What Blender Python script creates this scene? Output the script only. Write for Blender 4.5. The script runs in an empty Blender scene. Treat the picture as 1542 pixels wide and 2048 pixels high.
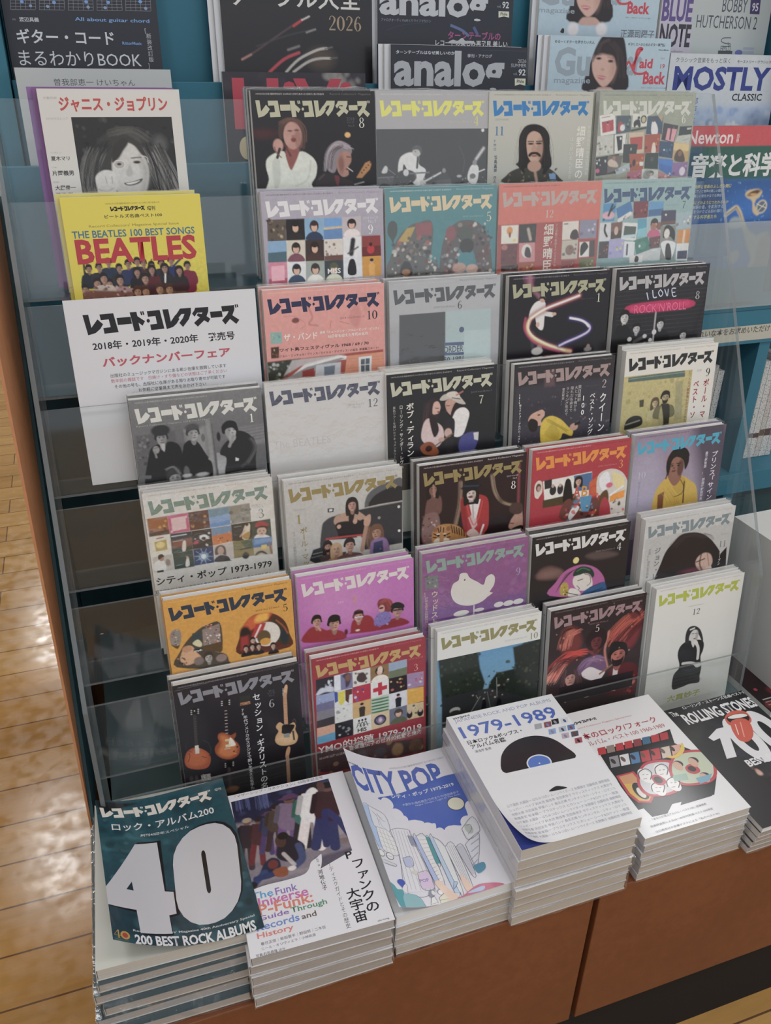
import bpy, bmesh, math, random
import numpy as np
from mathutils import Vector, Matrix
from mathutils.geometry import tessellate_polygon

S = bpy.context.scene
COL = S.collection
PI = math.pi

# ------------------------------------------------------------------ camera
cam_d = bpy.data.cameras.new('camera')
cam = bpy.data.objects.new('camera', cam_d)
COL.objects.link(cam)
S.camera = cam
cam_d.sensor_fit = 'VERTICAL'
cam_d.sensor_height = 36.0
cam_d.lens = 1661.955 / 2048 * 36.0
cam_d.clip_start = 0.02
CAM_POS = Vector((-.159497, -1.043044, .849028))
_pitch, _yaw, _roll = .5006532, .3432101, .0192405
_f = Vector((math.sin(_yaw) * math.cos(_pitch), math.cos(_yaw) * math.cos(_pitch), -math.sin(_pitch)))
_r0 = Vector((math.cos(_yaw), -math.sin(_yaw), 0))
_u0 = _r0.cross(_f)
_r = _r0 * math.cos(_roll) + _u0 * math.sin(_roll)
_u = -_r0 * math.sin(_roll) + _u0 * math.cos(_roll)
cam.matrix_world = Matrix(((_r.x, _u.x, -_f.x, CAM_POS.x), (_r.y, _u.y, -_f.y, CAM_POS.y), (_r.z, _u.z, -_f.z, CAM_POS.z), (0, 0, 0, 1)))

# ------------------------------------------------------------------ world, shop lamps, exposure
FLOOR_Z = -.40
CEIL_Z = 2.15
W = bpy.data.worlds.new('shop_air')
S.world = W
W.use_nodes = True
W.node_tree.nodes['Background'].inputs[0].default_value = (.90, .95, 1.0, 1)
W.node_tree.nodes['Background'].inputs[1].default_value = .78
S.view_settings.view_transform = 'Standard'
S.view_settings.look = 'None'
S.view_settings.gamma = 1
S.view_settings.use_curve_mapping = False
S.view_settings.exposure = 0.08
S.cycles.transparent_max_bounces = 32
S.cycles.max_bounces = 8
# fluorescent panels in the shop ceiling: (x, y, watts, size x, size y)
LAMPS = [(-.74, 4.45, 17, .34, .8), (-.74, 2.4, 13, .30, .75), (-.74, .5, 6, .30, .75), (-.74, -1.5, 9, .30, .9),
         (1.1, 1.1, 5, .34, .5), (1.85, .88, 5, .34, .5), (.6, -1.3, 9, 1.2, .3), (.6, -2.9, 15, 1.2, .3), (2.3, -1.6, 9, 1.2, .3), (2.4, 3.2, 10, 1.2, .3)]
for _x, _y, _p, _sx, _sy in LAMPS:
    _l = bpy.data.lights.new('ceiling_lamp', 'AREA')
    _l.shape = 'RECTANGLE'
    _l.size, _l.size_y = _sx, _sy
    _l.energy = _p
    _l.color = (.975, .985, 1.0)
    _o = bpy.data.objects.new('ceiling_lamp', _l)
    COL.objects.link(_o)
    _o.location = (_x, _y, CEIL_Z - .03)

# ------------------------------------------------------------------ small helpers
def lin(h):
    h = (h * 6)[:6] if len(h) < 6 else h
    out = []
    for i in (0, 2, 4):
        c = int(h[i:i + 2], 16) / 255
        out.append(c / 12.92 if c <= .04045 else ((c + .055) / 1.055) ** 2.4)
    return out
INK = 1.22                                # paper white comes out at about .8
def ink(h):
    c = lin(h)
    g = .3 * c[0] + .6 * c[1] + .1 * c[2]
    return tuple(min(.86, max(.006, (q * .86 + g * .14) * INK - .006)) for q in c)
def shade(c, f):
    return ''.join('%02x' % max(0, min(255, int(int(c[i:i + 2], 16) * f))) for i in (0, 2, 4))

class NT:
    def __init__(s, name):
        s.m = bpy.data.materials.new(name)
        s.m.use_nodes = True
        s.t = s.m.node_tree
        s.t.nodes.clear()
        s.out = s.t.nodes.new('ShaderNodeOutputMaterial')
    def n(s, kind, **k):
        x = s.t.nodes.new('ShaderNode' + kind)
        for a, b in k.items():
            if a.startswith('_'):
                setattr(x, a[1:], b)
            else:
                key = int(a[1:]) if a[0] == 'i' and a[1:].isdigit() else a.replace('__', ' ')
                x.inputs[key].default_value = b
        return x
    def l(s, a, b):
        s.t.links.new(a, b)
    def done(s, x):
        s.l(x.outputs[0], s.out.inputs[0])
        return s.m

def plain(name, col, rough=.5, spec=.4, metal=0, noise=None, bump=None):
    """principled with optional colour mottling (scale, amount) and bump (scale, strength)"""
    t = NT(name)
    p = t.n('BsdfPrincipled', Roughness=rough, Metallic=metal)
    p.inputs['Specular IOR Level'].default_value = spec
    c = (*lin(col), 1) if isinstance(col, str) else (*col, 1)
    p.inputs['Base Color'].default_value = c
    if noise or bump:
        tc = t.n('TexCoord')
    if noise:
        nz = t.n('TexNoise', Scale=noise[0], Detail=5.0)
        t.l(tc.outputs['Object'], nz.inputs['Vector'])
        r = t.n('MapRange', i3=1 - noise[1], i4=1 + noise[1])
        t.l(nz.outputs[0], r.inputs[0])
        mx = t.n('VectorMath', _operation='SCALE')
        mx.inputs[0].default_value = c[:3]
        t.l(r.outputs[0], mx.inputs['Scale'])
        t.l(mx.outputs[0], p.inputs['Base Color'])
    if bump:
        nb = t.n('TexNoise', Scale=bump[0], Detail=3.0)
        t.l(tc.outputs['Object'], nb.inputs['Vector'])
        b = t.n('Bump', Strength=bump[1], Distance=.001)
        t.l(nb.outputs[0], b.inputs['Height'])
        t.l(b.outputs[0], p.inputs['Normal'])
    return t.done(p)

def print_mat(name, rough, coat):
    t = NT(name)
    a = t.n('Attribute', _attribute_name='ink')
    p = t.n('BsdfPrincipled', Roughness=rough)
    p.inputs['Specular IOR Level'].default_value = .42
    p.inputs['Coat Weight'].default_value = coat
    p.inputs['Coat Roughness'].default_value = .12
    t.l(a.outputs['Color'], p.inputs['Base Color'])
    return t.done(p)

def pages_mat(name, c1, c2, scale):
    """edges of many thin sheets: fine stripes along the local Y axis"""
    t = NT(name)
    tc = t.n('TexCoord')
    mp = t.n('Mapping')
    mp.inputs['Scale'].default_value = (2, scale, 2)
    t.l(tc.outputs['Object'], mp.inputs['Vector'])
    nz = t.n('TexNoise', Scale=1.0, Detail=6.0, Roughness=.75)
    t.l(mp.outputs[0], nz.inputs['Vector'])
    cr = t.n('ValToRGB')
    cr.color_ramp.elements[0].position = .3
    cr.color_ramp.elements[1].position = .62
    cr.color_ramp.elements[0].color = (*lin(c1), 1)
    cr.color_ramp.elements[1].color = (*lin(c2), 1)
    t.l(nz.outputs[0], cr.inputs[0])
    p = t.n('BsdfPrincipled', Roughness=.8)
    p.inputs['Specular IOR Level'].default_value = .2
    t.l(cr.outputs[0], p.inputs['Base Color'])
    return t.done(p)

def clear_mat(name, tint, gloss, rough, haze, bump=None, ior=1.45):
    """thin clear sheet: lets light straight through, mirrors a little, scatters a trace"""
    t = NT(name)
    tr = t.n('BsdfTransparent')
    tr.inputs[0].default_value = (*tint, 1)
    gl = t.n('BsdfGlossy', Roughness=rough)
    gl.inputs[0].default_value = (1, 1, 1, 1)
    df = t.n('BsdfDiffuse')
    df.inputs[0].default_value = (.75, .8, .82, 1)
    lw = t.n('LayerWeight', Blend=.5)
    pw = t.n('Math', _operation='POWER', i1=5.0)
    t.l(lw.outputs['Facing'], pw.inputs[0])
    mu = t.n('Math', _operation='MULTIPLY_ADD', i1=.75, i2=.04 * gloss)
    t.l(pw.outputs[0], mu.inputs[0])
    m1 = t.n('MixShader', i0=haze)
    t.l(tr.outputs[0], m1.inputs[1])
    t.l(df.outputs[0], m1.inputs[2])
    m2 = t.n('MixShader')
    t.l(mu.outputs[0], m2.inputs[0])
    t.l(m1.outputs[0], m2.inputs[1])
    t.l(gl.outputs[0], m2.inputs[2])
    if bump:
        tc = t.n('TexCoord')
        nz = t.n('TexNoise', Scale=bump[0], Detail=4.0)
        t.l(tc.outputs['Object'], nz.inputs['Vector'])
        b = t.n('Bump', Strength=bump[1], Distance=.002)
        t.l(nz.outputs[0], b.inputs['Height'])
        t.l(b.outputs[0], gl.inputs['Normal'])
        t.l(b.outputs[0], lw.inputs['Normal'])
    return t.done(m2)

M_GLOSS = print_mat('glossy_cover_print', .38, .25)
M_MATT = print_mat('matt_print', .55, .0)
M_SHINE = print_mat('laminated_cover_print', .3, .6)
M_PAGES = pages_mat('magazine_page_edges', 'c9c8c6', 'e4e4e4', 1400)
M_PAGES_WARM = pages_mat('book_page_edges', 'a79f95', 'cbc6bd', 1100)
M_PAGES_GREY = pages_mat('grey_book_page_edges', '8f8a88', 'b7b2ae', 1100)
M_ACRYL = clear_mat('clear_acrylic', (.98, .987, .987), 1.0, .05, .010)
M_EDGE = clear_mat('acrylic_cut_edge', (.42, .46, .46), 1.0, .25, .16)
M_FILM = clear_mat('shrink_film', (.97, .97, .97), 2.2, .13, .02, bump=(55, .9))
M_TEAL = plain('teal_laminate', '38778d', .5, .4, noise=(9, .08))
M_TEAL_SHADE = plain('shaded_teal_board', '28474f', .5, .4, noise=(7, .1))  # same teal boards, with the shade behind the rack put into the colour
M_BLACK = plain('black_recess', '17171a', .7, .3)
M_WHITE = plain('white_card', 'd8d8d6', .5, .4, noise=(12, .04))

def link_mesh(name, me, parent=None):
    o = bpy.data.objects.new(name, me)
    COL.objects.link(o)
    if parent:
        o.parent = parent
    return o
def thing(name, label, cat, loc=(0, 0, 0), rot=(0, 0, 0), group=None):
    o = bpy.data.objects.new(name, None)
    COL.objects.link(o)
    o.empty_display_size = .05
    o.location = loc
    o.rotation_euler = rot
    o['label'] = label
    o['category'] = cat
    if group:
        o['group'] = group
    return o
def tag(o, label, cat, group=None):
    o['label'] = label
    o['category'] = cat
    if group:
        o['group'] = group
    return o
def bm_box(bm, x0, y0, z0, x1, y1, z1):
    v = [bm.verts.new(p) for p in ((x0, y0, z0), (x1, y0, z0), (x1, y1, z0), (x0, y1, z0), (x0, y0, z1), (x1, y0, z1), (x1, y1, z1), (x0, y1, z1))]
    for q in ((0, 3, 2, 1), (4, 5, 6, 7), (0, 1, 5, 4), (1, 2, 6, 5), (2, 3, 7, 6), (3, 0, 4, 7)):
        bm.faces.new([v[i] for i in q])
def bm_prism(bm, pts, axis, a, b):
    """extrude a 2-D outline (the two other axes in order) from a to b along axis"""
    def mk(p, t):
        if axis == 'x':
            return (t, p[0], p[1])
        if axis == 'y':
            return (p[0], t, p[1])
        return (p[0], p[1], t)
    A = [bm.verts.new(mk(p, a)) for p in pts]
    B = [bm.verts.new(mk(p, b)) for p in pts]
    bm.faces.new(A)
    bm.faces.new(B[::-1])
    for i in range(len(pts)):
        j = (i + 1) % len(pts)
        bm.faces.new((A[j], A[i], B[i], B[j]))
def finish(name, bm, mats, parent=None, bevel=0):
    bmesh.ops.recalc_face_normals(bm, faces=bm.faces)
    if bevel:
        bmesh.ops.bevel(bm, geom=list(bm.edges), offset=bevel, segments=2, affect='EDGES', profile=.5)
    me = bpy.data.meshes.new(name)
    bm.to_mesh(me)
    bm.free()
    for m in (mats if isinstance(mats, (list, tuple)) else [mats]):
        me.materials.append(m)
    return link_mesh(name, me, parent)
def box(name, x0, y0, z0, x1, y1, z1, m, parent=None, bevel=0):
    bm = bmesh.new()
    bm_box(bm, x0, y0, z0, x1, y1, z1)
    return finish(name, bm, m, parent, bevel)
def structure(o):
    o['kind'] = 'structure'
    return o

# ------------------------------------------------------------------ printing: drawing cover art as coloured mesh
def catmull(pts, closed, k=5):
    n = len(pts)
    out = []
    P = [np.array(p, float) for p in pts]
    for i in range(n if closed else n - 1):
        p0 = P[(i - 1) % n] if closed or i > 0 else P[i]
        p1, p2 = P[i], P[(i + 1) % n]
        p3 = P[(i + 2) % n] if closed or i + 2 < n else p2
        for j in range(k):
            t = j / k
            out.append(.5 * ((2 * p1) + (p2 - p0) * t + (2 * p0 - 5 * p1 + 4 * p2 - p3) * t * t + (3 * p1 - p0 - 3 * p2 + p3) * t ** 3))
    if not closed:
        out.append(P[-1])
    return [tuple(q) for q in out]

class Raster:
    """a printed photograph: soft shapes blended on a fine grid of coloured points"""
    def __init__(s, u0, v0, u1, v1, step, c1, c2):
        s.u0, s.v0 = u0, v0
        s.nx = max(2, int(round((u1 - u0) / step)) + 1)
        s.ny = max(2, int(round((v1 - v0) / step)) + 1)
        s.du, s.dv = (u1 - u0) / (s.nx - 1), (v1 - v0) / (s.ny - 1)
        t = np.linspace(0, 1, s.ny)[:, None, None]
        s.a = (np.array(ink(c1)) * (1 - t) + np.array(ink(c2)) * t) * np.ones((s.ny, s.nx, 1))
        s.U = u0 + s.du * np.arange(s.nx)
        s.V = v0 + s.dv * np.arange(s.ny)
    def win(s, u0, v0, u1, v1):
        i0 = max(0, int((u0 - s.u0) / s.du)); i1 = min(s.nx, int((u1 - s.u0) / s.du) + 2)
        j0 = max(0, int((v0 - s.v0) / s.dv)); j1 = min(s.ny, int((v1 - s.v0) / s.dv) + 2)
        if i1 <= i0 or j1 <= j0:
            return None
        g = np.meshgrid(s.U[i0:i1], s.V[j0:j1])
        return (slice(j0, j1), slice(i0, i1)), g[0], g[1]
    def put(s, w, d, c, soft, a):
        soft = max(soft, s.du * .8)
        k = (np.clip(.5 - d / soft, 0, 1) * a)[..., None]
        s.a[w] = s.a[w] * (1 - k) + np.array(ink(c)) * k
    def e(s, u, v, ru, rv, c, soft=.6, a=1, rot=0):
        r = max(ru, rv) + soft + 1
        w = s.win(u - r, v - r, u + r, v + r)
        if w is None or ru <= 0 or rv <= 0:
            return
        x, y = w[1] - u, w[2] - v
        if rot:
            x, y = x * math.cos(rot) + y * math.sin(rot), -x * math.sin(rot) + y * math.cos(rot)
        d = (np.sqrt((x / ru) ** 2 + (y / rv) ** 2) - 1) * min(ru, rv)
        s.put(w[0], d, c, soft, a)
    def p(s, pts, c, soft=.6, a=1):
        P = np.array(pts, float)
        w = s.win(P[:, 0].min() - soft - 1, P[:, 1].min() - soft - 1, P[:, 0].max() + soft + 1, P[:, 1].max() + soft + 1)
        if w is None:
            return
        x, y = w[1], w[2]
        d2 = np.full(x.shape, 1e9)
        ins = np.zeros(x.shape, bool)
        for i in range(len(P)):
            (ax, ay), (bx, by) = P[i], P[(i + 1) % len(P)]
            ex, ey = bx - ax, by - ay
            L = ex * ex + ey * ey + 1e-12
            t = np.clip(((x - ax) * ex + (y - ay) * ey) / L, 0, 1)
            d2 = np.minimum(d2, (x - ax - t * ex) ** 2 + (y - ay - t * ey) ** 2)
            if ay != by:
                ins ^= ((ay > y) != (by > y)) & (x < (bx - ax) * (y - ay) / (by - ay) + ax)
        d = np.sqrt(d2)
        s.put(w[0], np.where(ins, -d, d), c, soft, a)
    def c(s, pts, c, soft=.6, a=1):
        s.p(catmull(pts, True, 4), c, soft, a)
    def s(s_, pts, wd, c, soft=.5, a=1):
        if len(pts) > 2:
            pts = catmull(pts, False, 4)
        P = np.array(pts, float)
        r = wd / 2 + soft + 1
        w = s_.win(P[:, 0].min() - r, P[:, 1].min() - r, P[:, 0].max() + r, P[:, 1].max() + r)
        if w is None:
            return
        x, y = w[1], w[2]
        d2 = np.full(x.shape, 1e9)
        for i in range(len(P) - 1):
            (ax, ay), (bx, by) = P[i], P[i + 1]
            ex, ey = bx - ax, by - ay
            t = np.clip(((x - ax) * ex + (y - ay) * ey) / (ex * ex + ey * ey + 1e-12), 0, 1)
            d2 = np.minimum(d2, (x - ax - t * ex) ** 2 + (y - ay - t * ey) ** 2)
        s_.put(w[0], np.sqrt(d2) - wd / 2, c, soft, a)
    def h(s, pts, wd, num, c, sw=1.2, seed=1, a=.6):
        R = random.Random(seed)
        for _ in range(num):
            ox, oy = R.uniform(-wd, wd), R.uniform(-wd, wd) * .4
            j = R.uniform(.85, 1.15)
            s.s([(q[0] + ox * j + R.uniform(-.5, .5), q[1] + oy + R.uniform(-.5, .5)) for q in pts], max(.45, s.du * .6 * sw), c, .5, a * R.uniform(.4, 1))
    def n(s, amp, scale, seed):
        R = np.random.RandomState(seed)
        for f, k in ((1, .6), (2.2, .4)):
            m, q = max(2, int(s.ny * s.dv / scale * f)), max(2, int(s.nx * s.du / scale * f))
            g = R.uniform(-1, 1, (m + 1, q + 1))
            yy, xx = np.linspace(0, m - 1e-6, s.ny), np.linspace(0, q - 1e-6, s.nx)
            j, i = yy.astype(int), xx.astype(int)
            fy, fx = (yy - j)[:, None], (xx - i)[None, :]
            val = g[j][:, i] * (1 - fy) * (1 - fx) + g[j + 1][:, i] * fy * (1 - fx) + g[j][:, i + 1] * (1 - fy) * fx + g[j + 1][:, i + 1] * fy * fx
            s.a *= (1 + amp * k * val)[..., None]
        s.a = np.clip(s.a, .004, .87)
    def b(s, u0, v0, u1, v1, num, size, cols, seed=1, a=.8):
        R = random.Random(seed)
        for _ in range(num):
            k = R.uniform(.5, 1.25)
            s.e(R.uniform(u0, u1), R.uniform(v0, v1), size * k * .6, size * k * R.uniform(.4, .8), R.choice(cols), size * .35, a, R.uniform(0, 3))
    def H(s, x, y, w, h, skin, hair, style, look, torso, tw, th, beard):
        """a head in a printed photo: hair, face with features, neck and shoulders"""
        if torso:
            s.c([(x - w * tw * .5, y + h * th), (x - w * tw * .47, y + h * .95), (x - w * .3, y + h * .68), (x + w * .3, y + h * .68), (x + w * tw * .47, y + h * .95), (x + w * tw * .5, y + h * th)], torso)
        if style == 'long':
            s.c([(x - w * .72, y + h * .9), (x - w * .78, y - h * .1), (x - w * .5, y - h * .62), (x, y - h * .76), (x + w * .5, y - h * .62), (x + w * .78, y - h * .1), (x + w * .72, y + h * .9), (x, y + h * .7)], hair)
        elif style == 'fro':
            s.e(x, y - h * .15, w * .95, h * .8, hair, 1.5)
        else:
            s.c([(x - w * .58, y + h * .1), (x - w * .62, y - h * .3), (x - w * .35, y - h * .66), (x + w * .1, y - h * .72), (x + w * .5, y - h * .55), (x + w * .62, y - h * .1), (x + w * .55, y + h * .1)], hair)
        s.e(x, y + h * .55, w * .24, h * .3, shade(skin, .8))
        s.e(x, y, w * .46, h * .52, skin, .8)
        s.e(x + w * .26 * (1 if look <= 0 else -1), y + h * .08, w * .2, h * .4, shade(skin, .78), 1.5, .7)
        d = look * w * .1
        s.c([(x - w * .52, y - h * .05), (x - w * .5, y - h * .5), (x, y - h * .66), (x + w * .5, y - h * .5), (x + w * .52, y - h * .05), (x + w * .36, y - h * .24), (x + w * .05, y - h * .3), (x - w * .3, y - h * .22)], hair)
        dk = shade(skin, .32)
        for q in (-1, 1):
            s.e(x + d + q * w * .19, y - h * .07, w * .1, h * .035, dk, .4, .9)
            s.s([(x + d + q * w * .31, y - h * .15), (x + d + q * w * .1, y - h * .17)], max(.3, h * .03), dk, .4, .7)
        s.e(x + d * 1.4, y + h * .13, w * .09, h * .06, shade(skin, .65), .6, .8)
        s.e(x + d, y + h * .29, w * .16, h * .035, shade(skin, .45), .4, .9)
        if beard:
            s.c([(x - w * .4, y + h * .1), (x - w * .3, y + h * .5), (x, y + h * .62), (x + w * .3, y + h * .5), (x + w * .4, y + h * .1), (x + w * .2, y + h * .24), (x - w * .2, y + h * .24)], beard)
    def M(s, q, spec, seed):
        """one small album sleeve of a printed collage: 'background:motifs:colour:second colour'"""
        a = spec.split(':')
        bg = a[0]
        k = a[1] if len(a) > 1 else ''
        c = a[2] if len(a) > 2 and len(a[2]) == 6 else 'f0f0f0'
        c2 = a[3] if len(a) > 3 and len(a[3]) == 6 else shade(bg, .6)
        q = [np.array(p) for p in q]
        def at(x, y):
            return tuple((q[0] * (1 - x) + q[1] * x) * (1 - y) + (q[3] * (1 - x) + q[2] * x) * y)
        w_, h_ = np.linalg.norm(q[1] - q[0]), np.linalg.norm(q[3] - q[0])
        s.p([tuple(p) for p in q], bg, .3)
        for ch in k:
            if ch == 'h': s.p([at(0, .55), at(1, .5), at(1, 1), at(0, 1)], c2, .5)
            elif ch == 'H': s.p([at(0, .78), at(1, .74), at(1, 1), at(0, 1)], c2, .5)
            elif ch == 'f':
                s.p([at(.36, .98), at(.33, .42), at(.45, .34), at(.55, .34), at(.68, .42), at(.64, .98)], c, .5)
                s.e(*at(.5, .25), w_ * .09, h_ * .11, 'c9a08c', .5)
                s.e(*at(.5, .19), w_ * .1, h_ * .08, '2b2223', .5)
            elif ch == 'F':
                s.c([at(.08, 1), at(.15, .75), at(.4, .62), at(.6, .62), at(.85, .75), at(.92, 1)], c, .5)
                s.e(*at(.5, .36), w_ * .24, h_ * .27, c2, .6)
                s.e(*at(.5, .42), w_ * .16, h_ * .2, 'cfa792', .6)
                s.e(*at(.5, .24), w_ * .2, h_ * .12, c2, .6)
            elif ch == 'b': s.b(*at(.1, .15), *at(.9, .9), 9, w_ * .11, [c, c2, shade(c, .7)], seed + 3)
            elif ch == 'B': s.b(*at(0, 0), *at(1, 1), 16, w_ * .13, [c, c2, shade(c, .75), shade(c2, 1.3)], seed + 5)
            elif ch == 't': s.s([at(.15, .15), at(.6, .13)], h_ * .07, c, .3)
            elif ch == 'T': s.s([at(.15, .2), at(.85, .17)], h_ * .12, c, .4)
            elif ch == 'c': s.e(*at(.5, .52), w_ * .27, h_ * .27, c, .5)
            elif ch == 'q': s.p([at(.15, .18), at(.85, .15), at(.85, .85), at(.15, .88)], c, .4)
            elif ch == 'x':
                s.p([at(.4, .12), at(.62, .1), at(.62, .9), at(.4, .92)], c, .3)
                s.p([at(.12, .4), at(.9, .36), at(.9, .62), at(.12, .66)], c, .3)
            elif ch == 'd': s.s([at(.1, .9), at(.9, .2)], w_ * .1, c, .5)
            elif ch == 'g': s.p([at(0, 0), at(1, 0), at(1, .4), at(0, .45)], c, 2)
            elif ch == 'v': s.p([at(.5, 0), at(1, 0), at(1, 1), at(.5, 1)], c, .4)

# heavy block lettering of the magazine title, drawn on a 1214 x 150 field
TITLE = [
    [(0, 0), (43, -2), (52, 96), (106, 38), (143, 76), (118, 108), (78, 136), (20, 149)],
    [(126, 4), (230, 2), (251, 142), (143, 146), (140, 104), (196, 101), (190, 44), (130, 46)],
    [(250, 38), (356, 36), (361, 88), (253, 90)],
    [(354, 4), (406, 4), (410, 36), (463, 76), (440, 108), (412, 84), (418, 143), (372, 145)],
    [(433, 3), (445, 3), (450, 30), (438, 30)], [(449, 2), (460, 2), (465, 29), (454, 29)],
    [(475 + 13 * math.cos(k * PI / 6) + 13, 75 + 14 * math.sin(k * PI / 6)) for k in range(12)],
    [(486, 4), (586, 2), (606, 142), (502, 146), (499, 104), (553, 101), (548, 44), (490, 46)],
    [(607, 0), (653, -2), (662, 94), (704, 46), (733, 78), (706, 112), (676, 134), (624, 147)],
    [(745, 2), (832, 2), (828, 40), (806, 86), (754, 140), (728, 108), (760, 74), (776, 44), (752, 44), (724, 72), (704, 50), (726, 26)],
    [(866, 4), (970, 4), (968, 36), (950, 72), (978, 94), (958, 122), (928, 102), (872, 146), (844, 116), (896, 78), (872, 62), (884, 46), (912, 54), (920, 42), (878, 42), (854, 70), (836, 46), (856, 24)],
    [(980, 42), (1076, 40), (1080, 86), (984, 88)],
    [(1076, 6), (1182, 4), (1180, 38), (1160, 80), (1214, 118), (1186, 148), (1138, 106), (1096, 146), (1072, 112), (1118, 70), (1132, 46), (1080, 48)],
    [(1186, -2), (1196, -2), (1200, 24), (1190, 24)], [(1201, -3), (1211, -3), (1214, 22), (1205, 22)],
]
# serif numerals: strokes of (x, y, width) in a unit box
DIGIT = {
    '0': [[(.5, .04, .06), (.24, .2, .18), (.16, .5, .26), (.24, .8, .18), (.5, .96, .06), (.76, .8, .18), (.84, .5, .26), (.76, .2, .18), (.5, .04, .06)]],
    '1': [[(.52, .04, .22), (.52, .95, .22)], [(.24, .16, .05), (.5, .06, .1)], [(.22, .97, .06), (.82, .97, .06)]],
    '2': [[(.2, .28, .17), (.3, .1, .08), (.52, .04, .08), (.76, .16, .17), (.78, .32, .22), (.6, .55, .13), (.3, .8, .08), (.18, .93, .08)], [(.14, .91, .16), (.86, .91, .16)]],
    '3': [[(.2, .2, .15), (.4, .05, .07), (.62, .07, .1), (.74, .25, .2), (.62, .42, .09), (.42, .47, .06)], [(.42, .47, .06), (.68, .52, .11), (.82, .72, .22), (.65, .92, .1), (.4, .96, .07), (.18, .85, .15)]],
    '4': [[(.66, .03, .18), (.66, .97, .18)], [(.62, .04, .06), (.1, .68, .06)], [(.08, .7, .08), (.94, .7, .08)], [(.5, .97, .05), (.84, .97, .05)]],
    '5': [[(.3, .1, .13), (.82, .08, .13)], [(.3, .06, .07), (.26, .46, .07)], [(.26, .46, .07), (.5, .38, .08), (.75, .5, .15), (.82, .68, .22), (.68, .9, .1), (.42, .96, .07), (.18, .85, .15)]],
    '6': [[(.76, .14, .14), (.6, .04, .06), (.4, .12, .11), (.24, .38, .22), (.2, .68, .24), (.36, .93, .1), (.5, .97, .06), (.7, .88, .15), (.8, .7, .22), (.68, .5, .12), (.5, .44, .06), (.34, .52, .06), (.24, .66, .1)]],
    '7': [[(.13, .1, .14), (.87, .1, .14)], [(.83, .12, .06), (.56, .5, .13), (.42, .96, .22)]],
    '8': [[(.5, .04, .06), (.3, .1, .12), (.24, .25, .18), (.34, .42, .14), (.5, .48, .08), (.66, .4, .1), (.76, .25, .16), (.68, .1, .1), (.5, .04, .06)],
          [(.5, .48, .07), (.28, .56, .13), (.16, .74, .22), (.3, .92, .12), (.5, .97, .06), (.7, .92, .12), (.84, .74, .22), (.72, .56, .12), (.5, .48, .07)]],
}
DIGIT['9'] = [[(1 - x, 1 - y, w) for x, y, w in st] for st in DIGIT['6']]

TEXT = {}
def make_texts(keys):
    """triangulate every line of lettering once with the built-in font"""
    tmp = []
    for s, bold in keys:
        c = bpy.data.curves.new('lettering', 'FONT')
        c.body = s
        c.resolution_u = 2
        c.offset = (0, .017, .034)[bold]
        o = bpy.data.objects.new('lettering', c)
        COL.objects.link(o)
        tmp.append((s, bold, o, c))
    dg = bpy.context.evaluated_depsgraph_get()
    for s, bold, o, c in tmp:
        ev = o.evaluated_get(dg)
        me = ev.to_mesh()
        me.calc_loop_triangles()
        v = np.array([(p.co.x, -p.co.y) for p in me.vertices]) if len(me.vertices) else np.zeros((0, 2))
        t = np.array([tuple(q.vertices) for q in me.loop_triangles], int) if len(me.loop_triangles) else np.zeros((0, 3), int)
        TEXT[(s, bold)] = (v, t)
        ev.to_mesh_clear()
    for s, bold, o, c in tmp:
        bpy.data.objects.remove(o)
        bpy.data.curves.remove(c)

IMPRINT = "Record Collectors' Magazine"
def header_line(year, month):
    return '1983年6月2日第3種郵便物認可 %d年%d月1日発行(毎月1日1回発行) 第%d巻第%d号' % (year, month, year - 1981, month)

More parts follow.
